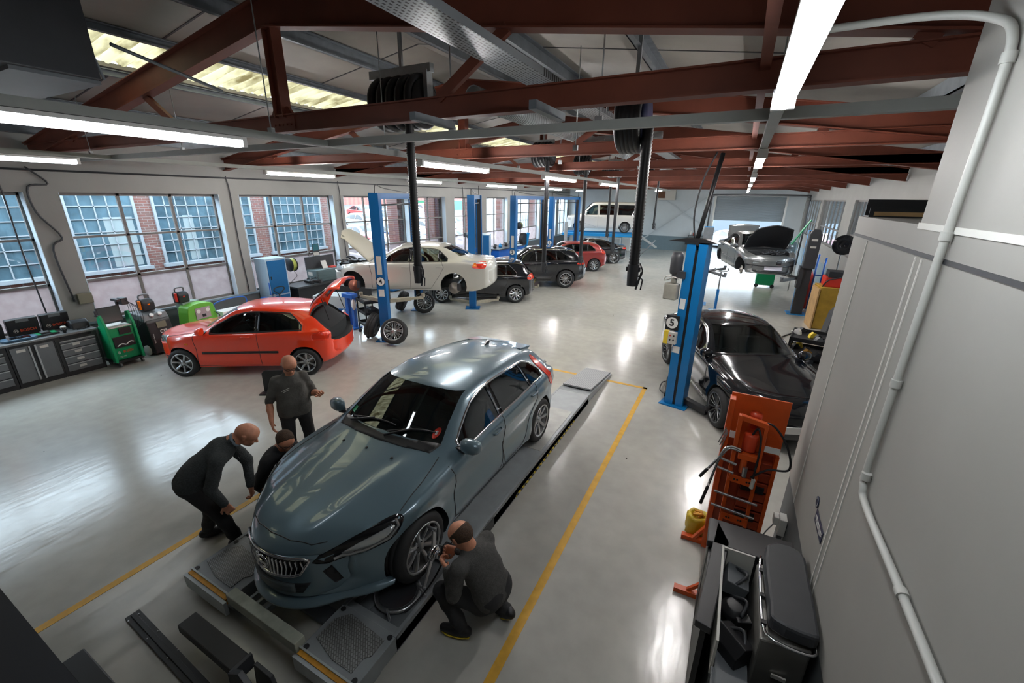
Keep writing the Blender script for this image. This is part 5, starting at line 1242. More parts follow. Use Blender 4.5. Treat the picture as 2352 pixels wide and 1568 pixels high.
# black saloon in front of the right lift
P = prof(4.70, 2.84, 0.83, 1.44, 0.905, 0.76, 1.52, 1.00, 2.28, 2.7, [(3.3, 1.40), (3.8, 1.20), (4.1, 1.08), (4.6, 1.02), (4.70, 0.88)], 0.92, 0.97, 0.60, nose_w=0.68, bow=0.40)
P['paint'] = MATS['black paint']; rim_m = wheel_meshes('dark_wheel', 0.335, 0.235, 0.25, 14, False, mat('dark rim', (0.16, 0.165, 0.17), 0.3, 0.8), sw=0.022)
P['ra'] = 0.375; P['wr_'] = 0.335; P['wm'] = rim_m; P['wy'] = 0.79
sg, ol, pil = dlo(P, 0.75, -1.25, [(-0.22, -0.30)], cut_r=0.7)
P['side_win'] = [(q, M['glass_dark']) for q in sg]; P['pillars'] = pil; P['trim'] = ol; P['trim_m'] = M['chrome']; P['trim_w'] = 0.018
P['cab'] = (1.62, 3.9); P['ends'] = ends(P, rear=([(-0.50, 1.10), (0.50, 1.10), (0.44, 1.33), (-0.44, 1.33)], -2.4, -1.0))
P['handles'] = [(-0.12, 0.84), (-1.02, 0.86)]; P['mirror'] = (0.62, 0.99)
P['shut'] = [[(0.86, 0.9), (0.84, 0.26), (-0.24, 0.24), (-0.26, 0.93)], [(-0.26, 0.26), (-0.75, 0.28), (-1.02, 0.7), (-1.06, 0.96)]]
hl = [(2.02, -0.0), (1.98, -0.3), (1.78, -0.58), (1.3, -0.68), (0.85, -0.68)]
P['shut2'] = [(hl, 'T'), ([(x, -y) for x, y in hl], 'T')]
P['pieces'] = [('headlamp', smooth_poly([(1.25, 0.60), (0.85, 0.62), (0.70, 0.72), (0.80, 0.77), (1.20, 0.71)], 3), 'D', M['lamp'], 0.004, 0.01), ('grille', [(-0.36, 0.66), (0.36, 0.66), (0.28, 0.48), (-0.28, 0.48)], 'F', M['black_gloss'], 0.003, 0.01)]
P['sides'] = [('sill_strip', [(0.95, 0.235), (0.95, 0.255), (-0.95, 0.255), (-0.95, 0.235)], M['chrome'], 0.004, 0.006)]
P['seat_x'] = -0.1; P['dash_x'] = 0.55
a_ = R_(-65.8); hd = Vector((math.cos(a_), math.sin(a_), 0)); ln = Vector((-hd.y, hd.x, 0))
mid = Vector(((0.17-1.02)/2, (7.09+9.74)/2, 0)) + ln*0.86
MB_, mbv = build_car(P, 'saloon_car', 'black saloon with dark multi spoke wheels parked nose towards the orange press', (mid.x, mid.y, 0), a_)
l, n = shoot(mbv, 'F', 0.0, 0.42)
b = MB(); b.box(l.x, l.x+0.012, -0.26, 0.26, 0.37, 0.48); o = b.build('number_plate', M['paper'], MB_)
for k_, ch in enumerate('SE6'): text('plate_letter', ch, 0.085, M['black'], o, (l.x+0.013, 0.16-0.08*k_, 0.42), (R_(90), 0, R_(90)), 0.001, 0.002)
# ------------------------------------------------------------------ alignment lift under the blue grey car
PZ = 0.215
t = thing('alignment_lift', 'grey drive-on alignment lift with two runways under the blue grey hatchback', 'vehicle lift', (0, 0, 0))
for x0, x1 in ((-4.10, -3.46), (-2.54, -1.93)):
    b = MB(); b.box(x0, x1, 1.72, 1.80, PZ-0.02, PZ-0.004); b.box(x0, x1, 2.52, 6.75, PZ-0.012, PZ)
    b.box(x0, x1, 1.30, 6.75, PZ-0.16, PZ-0.05); b.box(x1-0.035, x1, 1.72, 6.75, PZ-0.17, PZ+0.003); b.box(x0, x0+0.035, 1.72, 6.75, PZ-0.17, PZ+0.003)
    b.box(x0, x1, 1.30, 1.74, PZ-0.05, PZ-0.002)
    b.prism([(1.30, PZ-0.16), (1.34, 0.0), (1.55, 0.0), (1.60, PZ-0.16)], 'x', x0+0.02, x0+0.05); b.prism([(1.30, PZ-0.16), (1.34, 0.0), (1.55, 0.0), (1.60, PZ-0.16)], 'x', x1-0.05, x1-0.02)
    b.build('runway', M['lift_grey'], t, bevel=0.004)
    b = MB(); xm = (x0+x1)/2
    b.prism([(x0+0.05, 1.42), (x0+0.30, 1.36), (x1-0.10, 1.36), (x1-0.10, 1.48), (x1-0.06, 1.52), (x1-0.06, 1.66), (x0+0.14, 1.70), (x0+0.05, 1.60)], 'z', PZ-0.001, PZ+0.006); b.build('tread_plate', M['tread'], t)
    b = MB(); b.box(x0+0.02, x1-0.02, 1.265, 1.30, PZ-0.06, PZ-0.0); b.build('end_tape', M['orange'], t)
    b = MB(); b.box(x0, x1, 1.235, 1.265, PZ-0.15, PZ-0.01); b.box(x0, x1, 1.30, 1.315, PZ-0.002, PZ+0.012); b.build('end_channel', M['galv'], t)
    b = MB(); xc = x1-0.26 if x1 < -3 else x0+0.34
    b.lathe([(0, 0.0), (0.165, 0.0), (0.17, 0.006), (0.17, -0.02)], 36, c=(xc, 2.05, PZ+0.004)); pl = b.build('turntable', M['dark_grey'], t)
    b = MB(); b.lathe([(0.172, -0.02), (0.172, 0.004), (0.205, 0.004), (0.205, -0.02)], 36, c=(xc, 2.05, PZ+0.002)); b.cyl((xc+0.16, 2.16, PZ+0.02), (xc+0.26, 2.12, PZ+0.02), 0.010); b.cyl((xc+0.05, 1.86, PZ+0.02), (xc+0.14, 1.80, PZ+0.02), 0.010); b.build('turntable_ring', M['steel'], pl)
    b = MB(); b.box(x0+0.04, x1-0.04, 1.80, 2.50, PZ-0.06, PZ-0.035); b.box(x0+0.06, x0+0.10, 1.8, 2.5, PZ-0.035, PZ-0.02); b.box(x0+0.20, x0+0.23, 1.8, 2.5, PZ-0.035, PZ-0.02); b.build('turntable_well', M['mid_grey'], t)
    b = MB(); b.box(x0+0.06, x1-0.05, 4.70, 6.0, PZ-0.005, PZ+0.006); b.build('rear_slip_plate', mat('slip plate', (0.33, 0.33, 0.31), 0.4, 0.2, noise=0.12), t)
    for (px, py) in ((x0+0.04, 1.335), (x1-0.04, 1.335), (x0+0.04, 1.70), (x1-0.04, 1.70)):
        b = MB(); b.cyl((px, py, PZ-0.004), (px, py, PZ+0.004), 0.022, n=14); b.build('plate_bolt', M['black'], t)
    # drive-on ramp
    b = MB(); b.prism([(6.75, PZ-0.14), (6.75, PZ), (8.36, 0.03), (8.36, 0.0), (8.2, 0.0)], 'x', x0, x1); b.build('ramp', M['lift_grey'], t)
    b = MB(); n = 22
    b.add([(x0+0.03, 6.95, PZ+0.0), (x1-0.03, 6.95, PZ+0.0), (x1-0.03, 8.38, 0.042), (x0+0.03, 8.38, 0.042), (x0+0.03, 6.95, PZ+0.03), (x1-0.03, 6.95, PZ+0.03), (x1-0.03, 8.38, 0.052), (x0+0.03, 8.38, 0.052)], [(0,3,2,1),(4,5,6,7),(0,1,5,4),(1,2,6,5),(2,3,7,6),(3,0,4,7)])
    b.build('ramp_mat', stripe_mat('ribbed ramp plate', (0.40, 0.41, 0.42), (0.27, 0.28, 0.29), 'X', 28), t)
b = MB(); b.box(-1.926, -1.922, 3.85, 6.0, 0.055, 0.095); b.build('hazard_tape', M['hazard'], t)
b = MB(); b.box(-1.926, -1.921, 3.05, 3.30, 0.06, 0.19); b.build('maker_plate', M['black'], t)
b = MB(); b.box(-3.46, -2.54, 1.27, 1.36, PZ-0.04, PZ+0.07); b.build('cross_bar', mat('worn cream beam', (0.38, 0.40, 0.33), 0.45, noise=0.2, nscale=9), t, bevel=0.006)
b = MB()
for x in (-3.40, -3.30, -3.18): b.box(x-0.015, x+0.015, 1.4, 6.6, 0.06, 0.12)
b.build('inner_rail', M['galv'], t)
for y in (1.6, 2.3): b = MB(); b.box(-3.38, -2.62, y, y+0.14, 0.02, 0.06); b.build('cross_member', M['mid_grey'], t)
# wheel clamp on the front wheel
t = thing('wheel_clamp', 'chrome wheel alignment clamp fixed on the front wheel of the blue grey car', 'alignment clamp', (-2.06, 2.31, 0.54))
b = MB(); b.lathe([(0, 0.10), (0.06, 0.10), (0.07, 0.085), (0.07, 0.06), (0, 0.06)], 24, axis='x'); b.lathe([(0, 0.16), (0.035, 0.16), (0.035, 0.1), (0, 0.1)], 20, axis='x'); b.lathe([(0, 0.20), (0.018, 0.20), (0.018, 0.15), (0, 0.15)], 16, axis='x'); b.build('clamp_hub', M['chrome'], t)
for k, (dy, dz) in enumerate(((0.03, 0.24), (-0.16, -0.26), (0.17, -0.10))):
    b = MB(); b.bar((0.075, 0, 0), (0.075, dy, dz), 0.045, 0.018, (1, 0, 0)); b.cyl((0.0, dy, dz), (0.10, dy, dz), 0.012); b.build('clamp_arm', M['steel'], t, bevel=0.003)
b = MB(); b.cbox((0.21, 0.04, 0.06), (0.10, 0.10, 0.08)); b.cbox((0.20, 0.16, 0.09), (0.05, 0.06, 0.05)); b.build('sensor_head', M['black'], t, bevel=0.01)
b = MB(); b.tube(spline([(0.22, -0.02, 0.02), (0.16, -0.12, -0.16), (0.10, -0.24, -0.28), (0.06, -0.40, -0.30)], 6), 0.008); b.tube([(0.22, 0.05, 0.1), (0.24, 0.22, 0.16)], 0.005); b.build('cable', M['black'], t)

# ------------------------------------------------------------------ black floor rails and bracket near the lift
t = thing('floor_rail', 'long black bolted steel rail on the floor in front of the lift', 'floor rail', (-3.9, 0.85, 0))
b = MB(); b.T = Matrix.Rotation(R_(-2), 4, 'Z'); b.box(-0.36, 1.3, -0.05, 0.055, 0.0, 0.03); b.box(-0.34, 1.3, -0.015, 0.02, 0.03, 0.045); b.build('rail_channel', M['black'], t, bevel=0.003)
for k in range(5):
    for s in (-0.035, 0.04): b = MB(); b.cyl((-0.30+k*0.33, s, 0.03), (-0.30+k*0.33, s, 0.036), 0.006, n=8); b.build('bolt', M['steel'], t)
t = thing('floor_rail', 'short black steel rail end on the floor at the lower left photo edge', 'floor rail', (-3.7, 0.46, 0))
b = MB(); b.box(-0.52, 1.0, -0.07, 0.07, 0.0, 0.05); b.build('rail_channel', M['black'], t, bevel=0.01)
t = thing('target_stand', 'black box beam on an angled bracket standing before the lift crossbar', 'alignment stand', (-3.1, 1.0, 0))
b = MB(); b.box(-0.40, 0.33, -0.08, 0.06, 0.22, 0.30); b.build('box_beam', M['black'], t, bevel=0.008)
b = MB(); b.prism([(0.30, 0.0), (0.66, 0.0), (0.62, 0.30), (0.48, 0.40), (0.33, 0.30)], 'y', -0.10, -0.06); b.prism([(0.36, 0.0), (0.66, 0.0), (0.60, 0.26), (0.40, 0.26)], 'y', 0.04, 0.07); b.box(0.33, 0.36, -0.09, 0.07, 0.18, 0.31); b.build('bracket_plate', M['dark_grey'], t, bevel=0.004)
for dx, dz in ((0.42, 0.24), (0.50, 0.12), (0.56, 0.26)): b = MB(); b.cyl((dx, -0.115, dz), (dx, -0.09, dz), 0.018, n=6); b.build('bolt', M['steel'], t)
t = thing('console_cabinet', 'dark navy cabinet top cutting the lower left corner of the photo', 'cabinet', (0, 0, 0))
b = MB(); b.box(-3.9, -1.88, -0.60, 0.155, 0.0, 1.88); b.build('cabinet_body', mat('navy metal', (0.012, 0.014, 0.022), 0.5), t, bevel=0.01)
b = MB(); b.box(-3.92, -1.86, -0.62, 0.19, 1.88, 1.90); b.build('cabinet_top', MATS['navy metal'], t)

# ------------------------------------------------------------------ two post lifts
def two_post(pa, pb, num, label, face=-1, arms=True, arm_z=0.16, h=3.66):
    A = Vector((*pa, 0)); B = Vector((*pb, 0)); d = (B-A).normalized(); rz = math.atan2(d.y, d.x); D = (B-A).length
    t = thing('two_post_lift', label, 'vehicle lift', (pa[0], pa[1], 0), rz)
    for x, s in ((0, 1), (D, -1)):
        b = MB(); w = 0.115
        b.box(x-0.10, x+0.10, -w, -w+0.02, 0.02, h); b.box(x-0.10, x+0.10, w-0.02, w, 0.02, h); b.box(x-s*0.10-0.01, x-s*0.10+0.01, -w, w, 0.02, h); b.box(x+s*0.08, x+s*0.10, -w, -0.07, 0.02, h); b.box(x+s*0.08, x+s*0.10, 0.07, w, 0.02, h); b.box(x-0.10, x+0.10, -w, w, h-0.02, h)
        b.box(x-0.2, x+0.2, -0.24, 0.24, 0, 0.022); b.prism([(x-0.2, 0.02), (x-0.1, 0.02), (x-0.1, 0.2)], 'y', -0.01, 0.01); b.prism([(x+0.2, 0.02), (x+0.1, 0.02), (x+0.1, 0.2)], 'y', -0.01, 0.01)
        c = b.build('column', M['lift_blue'], t)
        b = MB(); b.box(x+s*0.00, x+s*0.075, -0.085, 0.085, 0.1, h-0.06); b.build('column_channel', M['black'], c)
        if arms:
            b = MB(); b.box(x-0.09, x+0.13*s+0.0, -0.13, 0.13, arm_z-0.05, arm_z+0.6) if False else b.cbox((x+s*0.12, 0, arm_z+0.25), (0.08, 0.24, 0.6)); b.build('carriage', M['dark_grey'], t)
            for k in (1, -1):
                b = MB(); p = Vector((x+s*0.16, k*0.08, arm_z)); q = Vector((x+s*0.62, k*0.85, arm_z)); b.bar(p, p.lerp(q, 0.62), 0.11, 0.09); b.bar(p.lerp(q, 0.55), q, 0.08, 0.06); b.cyl(q+Vector((0, 0, 0.02)), q+Vector((0, 0, 0.11)), 0.05, n=14); b.build('swing_arm', mat('worn arm metal', (0.33, 0.30, 0.23), 0.5, 0.3, noise=0.2), t)
    b = MB(); b.box(-0.10, D+0.10, -0.07, 0.07, h-0.02, h+0.14) if False else b.box(0.05, D-0.05, -0.06, 0.06, h-0.14, h-0.0); b.build('overhead_beam', M['lift_blue'], t)
    b = MB(); b.tube([(0.1, 0.0, h-0.28), (D-0.1, 0.0, h-0.28)], 0.022); b.build('limit_bar', M['dark_grey'], t)
    b = MB(); b.tube(spline([(0.0, 0, h), (0.1, 0, h+0.18), (0.6, 0, h+0.12), (D*0.6, 0, h+0.06), (D, 0, h+0.02)], 6), 0.01); b.tube([(D, 0, h), (D+0.02, 0, 4.02)], 0.012); b.build('supply_cable', M['black'], t)
    if num:
        b = MB(); b.cyl((-0.111, 0, 1.58), (-0.118, 0, 1.58), 0.105, n=28); pl = b.build('number_disc', M['white'], t)
        ring = MB(); ring.lathe([(0.112, -0.113), (0.112, -0.119), (0.102, -0.119)], 28, c=(0, 0, 1.58), axis='x'); ring.build('disc_ring', M['black'], pl)
        text('number', num, 0.17, M['black'], pl, (-0.119, 0, 1.575), (R_(90), 0, R_(-90)), 0.001, 0.005)
        b = MB(); b.box(-0.118, -0.111, -0.06, 0.06, 1.75, 2.2); b.build('instruction_plate', M['label'], t)
        b = MB(); b.box(-0.118, -0.111, -0.07, 0.07, 1.20, 1.38); b.build('warning_label', M['paper'], t)
    return t
PA4 = (-7.73, 7.72)
L4 = two_post(PA4, (-9.05, 10.62), '4', 'blue two post lift numbered 4 holding up the white saloon', arm_z=1.03)
L3 = two_post((-7.64, 11.72), (-9.25, 14.75), None, 'blue two post lift standing over the black hatchback')
L2 = two_post((-7.68, 14.75), (-7.95, 18.2), '2', 'blue two post lift numbered 2 beside the tall black estate car')
L1 = two_post((-7.90, 19.0), (-7.95, 22.75), '1', 'blue two post lift numbered 1 over the deep red hatchback')
# lift 5: near column and its far column in the right bay
def col5(t, x, y, rz, h, light=False):
    b = MB(); b.T = Matrix.Translation((x, y, 0)) @ Matrix.Rotation(rz, 4, 'Z')
    b.box(-0.16, -0.02, -0.14, 0.02, 0.02, h); b.box(0.03, 0.16, -0.14, 0.02, 0.02, h); b.box(-0.16, 0.16, 0.02, 0.14, 0.02, h); b.box(-0.16, 0.16, -0.12, 0.14, h-0.02, h)
    b.box(-0.24, 0.24, -0.22, 0.2, 0, 0.02); b.build('column', M['lift_blue_light'] if light else mat('mid blue lift paint', (0.005, 0.16, 0.42), 0.3), t)
    b = MB(); b.T = Matrix.Translation((x, y, 0)) @ Matrix.Rotation(rz, 4, 'Z'); b.box(-0.02, 0.03, -0.12, 0.0, 0.03, h-0.1); b.build('column_channel', M['black'], t)
t = thing('two_post_lift', 'blue two post lift numbered 5 over the black saloon, motor on its column', 'vehicle lift', (-0.53, 7.66, 0), R_(-12))
col5(t, 0, 0, 0, 2.92)
b = MB(); b.box(-0.20, 0.02, -0.14, 0.02, 2.90, 2.95); b.prism([(-0.5, 2.94), (0.3, 2.94), (0.1, 3.0), (-0.2, 3.0)], 'y', -0.1, 0.08); b.build('top_plate', M['black'], t)
b = MB(); b.lathe([(0, 2.4), (0.09, 2.4), (0.10, 2.45), (0.10, 2.68), (0.08, 2.76), (0, 2.76)], 24, c=(-0.30, -0.1, 0)); b.cbox((-0.22, -0.1, 2.4), (0.22, 0.16, 0.12)); b.build('motor', M['dark_grey'], t)
b = MB(); b.cbox((-0.32, -0.12, 2.10), (0.22, 0.18, 0.28)); b.cyl((-0.30, -0.12, 2.24), (-0.30, -0.12, 2.34), 0.05); b.build('oil_tank', mat('grubby tank', (0.30, 0.29, 0.25), 0.5, noise=0.2), t, bevel=0.02)
b = MB(); b.tube(spline([(-0.25, -0.2, 2.36), (-0.42, -0.25, 2.30), (-0.36, -0.28, 2.38), (-0.18, -0.22, 2.34)], 6), 0.010); b.build('oil_pipe', M['label'], t)
b = MB(); b.cbox((-0.21, -0.15, 1.56), (0.22, 0.06, 0.26)); pl = b.build('number_board', M['black'], t)
b = MB(); b.cyl((-0.21, -0.18, 1.56), (-0.21, -0.186, 1.56), 0.10, n=28); pl2 = b.build('number_disc', M['white'], t)
text('number', '5', 0.17, M['black'], pl2, (-0.21, -0.188, 1.56), (R_(90), 0, 0), 0.001, 0.005)
b = MB(); b.cbox((-0.17, -0.17, 1.29), (0.14, 0.08, 0.22)); bx = b.build('control_box', M['label'], t, bevel=0.008)
b = MB(); b.cbox((-0.28, -0.17, 1.29), (0.08, 0.08, 0.24)); b.build('switch_box', M['hazard_yellow'], t, bevel=0.008)
for dx, dz, m_ in ((-0.20, 0.05, 'red'), (-0.14, 0.05, 'black'), (-0.20, -0.03, 'black'), (-0.14, -0.03, 'black')): b = MB(); b.cyl((dx, -0.21, 1.29+dz), (dx, -0.225, 1.29+dz), 0.014, n=12); b.build('push_button', M[m_], t)
b = MB(); b.box(-0.15, -0.03, -0.146, -0.14, 1.02, 1.14); b.build('warning_label', M['paper'], t)
b = MB(); b.box(-0.14, -0.05, -0.146, -0.14, 1.82, 2.0); b.build('warning_label', M['paper'], t)
for sx, q in ((-1, (-0.34, 0.55, 0.12)), (1, (0.62, -0.22, 0.12))):
    b = MB(); b.bar((sx*0.16, 0.0, 0.12), q, 0.13, 0.10); b.cyl((q[0], q[1], 0.14), (q[0], q[1], 0.24), 0.055, n=14); b.build('swing_arm', M['black'], t, bevel=0.01)
b = MB(); b.tube(spline([(-0.24, 0.1, 0.06), (-0.42, 0.3, 0.05), (-0.5, 0.7, 0.05), (-0.30, 0.75, 0.05)], 5), 0.012); b.build('hose', M['black'], t)
b = MB(); b.tube(spline([(-0.1, 0, 2.98), (-0.16, 0, 3.4), (-0.1, 0.0, 3.9), (0.05, 0, 4.3)], 6), 0.014); b.build('supply_cable', M['black'], t)
b = MB(); b.tube([(-0.06, 0.02, 2.98), (0.05, 0.3, 4.3)], 0.035, 12); b.build('conduit_post', M['black'], t)
col5(t, 2.62, 0.95, R_(178), 2.6)
# the lift carrying the silver grey saloon
t = thing('two_post_lift', 'blue and grey two post lift holding the silver grey saloon in the right bay', 'vehicle lift', (-0.92, 16.5, 0), R_(2))
for x in (0, 3.06):
    b = MB(); b.box(x-0.15, x+0.15, -0.02, 0.16, 0, 2.72); b.box(x-0.28, x+0.28, -0.26, 0.26, 0, 0.02); c = b.build('column', M['lift_blue_light'], t)
    b = MB(); b.box(x-0.155, x+0.155, -0.16, -0.02, 0.02, 2.70); b.build('column_channel', M['galv_dark'] if x == 0 else M['dark_grey'], c)
    s = 1 if x == 0 else -1
    b = MB(); b.cbox((x+s*0.14, -0.1, 1.25), (0.12, 0.28, 0.7)); b.build('carriage', M['dark_grey'], t)
    for k in (1, -1):
        b = MB(); b.bar((x+s*0.18, 0, 1.20), (x+s*0.72, k*0.9, 1.20), 0.09, 0.08); b.cyl((x+s*0.72, k*0.9, 1.22), (x+s*0.72, k*0.9, 1.31), 0.05); b.build('swing_arm', M['mid_grey'], t)
b = MB(); b.prism([(2.90, 1.55), (3.24, 1.55), (3.24, 2.62), (3.16, 2.78), (2.98, 2.78), (2.90, 2.62)], 'y', -0.34, -0.17); b.build('control_cabinet', M['dark_grey'], t, bevel=0.02)
b = MB(); b.box(2.98, 3.14, -0.346, -0.34, 2.42, 2.48); b.box(2.98, 3.14, -0.346, -0.34, 2.2, 2.26); b.build('label', M['label'], t)
t = thing('jack_stand', 'blue pole transmission jack with forked top under the silver grey saloon', 'jack', (-0.30, 15.6, 0))
b = MB(); b.cyl((0, 0, 0.02), (0, 0, 0.75), 0.045); b.box(-0.2, 0.2, -0.03, 0.03, 0, 0.05); b.box(-0.03, 0.03, -0.2, 0.2, 0, 0.05); b.build('jack_body', M['lift_blue'], t)
b = MB(); b.cyl((0, 0, 0.75), (0, 0, 1.35), 0.025); b.tube(spline([(-0.2, 0, 1.46), (-0.18, 0, 1.38), (0, 0, 1.35), (0.18, 0, 1.38), (0.2, 0, 1.48)], 5), 0.02); b.build('jack_ram', M['steel'], t)
b = MB(); b.tube(spline([(-0.5, 12.2, 0.02), (0.2, 13.0, 0.02), (1.2, 12.9, 0.02), (1.8, 13.8, 0.02)], 10), 0.018); o = b.build('air_hose', M['black']); tag(o, 'thin black air hose snaking over the floor under the silver saloon', 'hose')
t = thing('undertray', 'black greasy car undertray lying on the floor of the right bay', 'car part', (0.65, 14.0, 0), R_(-15))
b = MB(); b.cbox((0, 0, 0.03), (0.9, 0.22, 0.05)); b.cbox((-0.3, 0.02, 0.09), (0.3, 0.2, 0.12)); b.cbox((0.25, 0.0, 0.06), (0.3, 0.1, 0.08)); b.build('tray_body', M['black'], t, bevel=0.015)
b = MB(); b.tube(spline([(-0.4, 0.1, 0.15), (-0.35, 0.0, 0.25), (-0.2, 0.05, 0.2)], 5), 0.02); b.build('duct_stub', M['dark_grey'], t)
# four post lift under the van
t = thing('four_post_lift', 'light blue platform lift with grey posts carrying the white van', 'vehicle lift', (-8.1, 28.6, 0), R_(12.8))
for y in (-0.85, 0.85): b = MB(); b.box(-2.6, 2.35, y-0.28, y+0.28, 1.27, 1.44); b.build('runway', M['lift_blue_light'], t)
b = MB(); b.box(-2.4, -2.2, -1.5, 1.5, 1.15, 1.3); b.box(2.15, 2.35, -1.5, 1.5, 1.15, 1.3); b.build('cross_beam', M['lift_blue_light'], t)
for x in (-2.3, 2.25):
    for y in (-1.5, 1.5): b = MB(); b.box(x-0.1, x+0.1, y-0.1, y+0.1, 0, 2.15); b.build('post', M['galv'], t)
b = MB(); b.prism([(2.4, 1.28), (2.4, 1.44), (3.5, 0.7), (3.4, 0.65)], 'y', -1.1, -0.6); b.build('ramp', M['galv'], t)
b = MB(); b.tube([(2.3, -1.7, 0.0), (3.3, -1.9, 1.2)], 0.03); b.build('stay_bar', M['mid_grey'], t)

# ------------------------------------------------------------------ loose wheels leaning on the lift columns
def loose(x, y, rz, lean, lab):
    w = bpy.data.objects.new('loose_wheel', rim_s[0]); COL.objects.link(w); r = bpy.data.objects.new('rim', rim_s[1]); COL.objects.link(r); r.parent = w
    h = 0.33*math.cos(lean)+0.11*math.sin(lean)
    w.matrix_world = Matrix.Translation((x, y, h)) @ Matrix.Rotation(rz, 4, 'Z') @ Matrix.Rotation(lean, 4, 'X')
    tag(w, lab, 'car wheel', 'loose wheels leaning on the lift columns'); return w
loose(-7.33, 7.58, R_(210), R_(24), 'silver spoked loose wheel leaning right of the lift column numbered 4')
loose(-8.20, 7.72, R_(115), R_(20), 'loose wheel seen tyre first, left of the lift column numbered 4')
loose(-9.42, 10.22, R_(118), R_(20), 'loose wheel seen tyre first, left of the rear lift column under the white saloon')
loose(-8.62, 10.35, R_(228), R_(26), 'loose wheel with visible rim right of the rear column under the white saloon')
o = bpy.data.objects.new('loose_wheel', rim_g[0]); COL.objects.link(o)
o.matrix_world = Matrix.Translation((-6.75, 4.5, 0.34)) @ Matrix.Rotation(R_(40), 4, 'Z') @ Matrix.Rotation(R_(12), 4, 'X'); bpy.data.objects.remove(o)
# black seat cushion panel beside the red car
t = thing('folded_mat', 'black folded plastic panel propped by the rear wheel of the red hatchback', 'panel', (-7.28, 4.42, 0), R_(31))
b = MB(); b.prism([(-0.33, 0.02), (0.30, 0.02), (0.33, 0.40), (0.26, 0.46), (-0.26, 0.46), (-0.32, 0.40)], 'y', -0.02, 0.02); b.build('panel_face', M['black'], t, bevel=0.01)
b = MB(); b.box(-0.36, 0.30, -0.16, -0.02, 0.0, 0.03); b.build('panel_flap', M['black'], t, bevel=0.008)

# ------------------------------------------------------------------ workbench run on the left
CX = -11.72      # cabinet front plane
t = thing('tool_cabinet', 'dark grey drawer cabinet with label strips next to the green tester', 'cabinet', (CX, 2.74, 0))
def drawers(t, y0, y1, x=0.0):
    b = MB(); b.box(-0.74, x, y0, y1, 0.0, 0.84); b.build('cabinet_body', M['black'], t)
    zs = [0.10, 0.26, 0.42, 0.57, 0.70, 0.76]
    for k in range(5):
        b = MB(); b.box(x, x+0.018, y0+0.05, y1-0.05, zs[k], zs[k+1]-0.012); d = b.build('drawer', M['mid_grey'], t, bevel=0.003)
        b = MB(); b.box(x+0.018, x+0.034, y0+0.05, y1-0.05, zs[k+1]-0.030, zs[k+1]-0.014); b.build('drawer_handle', M['steel'], d)
        if k < 4: b = MB(); ym = (y0+y1)/2-0.04; b.box(x+0.019, x+0.022, ym-0.055, ym+0.055, zs[k]+0.05, zs[k]+0.10); b.build('drawer_label', M['label'], d)
drawers(t, 0, 0.64)
b = MB(); b.box(0, 0.012, 0.08, 0.56, 0.785, 0.825); b.build('lock_strip', M['black_gloss'], t)
t = thing('tool_cabinet', 'dark grey double door cabinet with bright centre trims below the bench', 'cabinet', (CX, 2.09, 0))
b = MB(); b.box(-0.74, 0, 0, 0.645, 0.0, 0.84); b.build('cabinet_body', M['black'], t)
for y0, y1, hy in ((0.03, 0.30, 0.282), (0.345, 0.615, 0.363)):
    b = MB(); b.box(0, 0.02, y0, y1, 0.10, 0.79); d = b.build('door', M['mid_grey'], t, bevel=0.003)
    b = MB(); b.box(0.02, 0.038, hy-0.012, hy+0.012, 0.10, 0.79); b.build('door_handle', M['steel'], d)
    b = MB(); b.box(0.021, 0.023, (y0+y1)/2-0.06, (y0+y1)/2+0.06, 0.70, 0.75); b.build('door_label', M['label'], d)
t = thing('tool_cabinet', 'dark grey drawer cabinet at the left photo edge below the bench', 'cabinet', (CX, 1.38, 0)); drawers(t, 0, 0.70)
b = MB(); b.box(CX-0.78, CX+0.03, 0.6, 3.40, 0.845, 0.885); o = b.build('worktop', mat('steel worktop', (0.20, 0.20, 0.20), 0.35, 0.5, noise=0.1), bevel=0.004); tag(o, 'continuous grey steel worktop over the dark tool cabinets', 'worktop')
def case(y, w, lab, x=-12.32, h=0.30, word=True):
    t = thing('tool_case', lab, 'tool case', (x, y, 0.886)); 
    b = MB(); b.T = Matrix.Rotation(R_(8), 4, 'Y'); b.box(-0.08, 0.04, -w/2, w/2, 0, h); b.build('case_shell', M['black'], t, bevel=0.015)
    b = MB(); b.T = Matrix.Rotation(R_(8), 4, 'Y'); b.box(0.04, 0.048, -0.09, 0.09, h-0.06, h+0.01); b.build('case_handle', M['mid_grey'], t, bevel=0.006)
    if word:
        text('case_word', 'BOSCH', 0.07, mat('red print', (0.45, 0.05, 0.015), 0.5), t, (0.067, 0.05, 0.10), (R_(90), R_(8)*0, R_(90)), 0.001, 0.002)
        b = MB(); b.T = Matrix.Translation((0.064, -0.12, 0.10)); b.tube([(0, 0.032*math.cos(a), 0.032*math.sin(a)) for a in [i*math.pi/8 for i in range(16)]], 0.004, 4, True); b.bar((0, -0.014, -0.02), (0, -0.014, 0.02), 0.004, 0.008); b.bar((0, 0.014, -0.02), (0, 0.014, 0.02), 0.004, 0.008); b.bar((0, -0.014, 0), (0, 0.014, 0), 0.004, 0.008); b.build('case_emblem', M['label'], t)
case(2.52, 0.44, 'black tool case with red word, behind the blue tablet on the bench', h=0.34)
case(2.98, 0.42, 'black tool case with red word, nearest the white pier', h=0.34)
case(2.02, 0.46, 'plain black tool case at the left photo edge', h=0.30, word=False)
t = thing('diagnostic_tablet', 'blue grey rugged diagnostic tablet lying on the bench', 'tablet', (-11.93, 2.34, 0.886), R_(86))
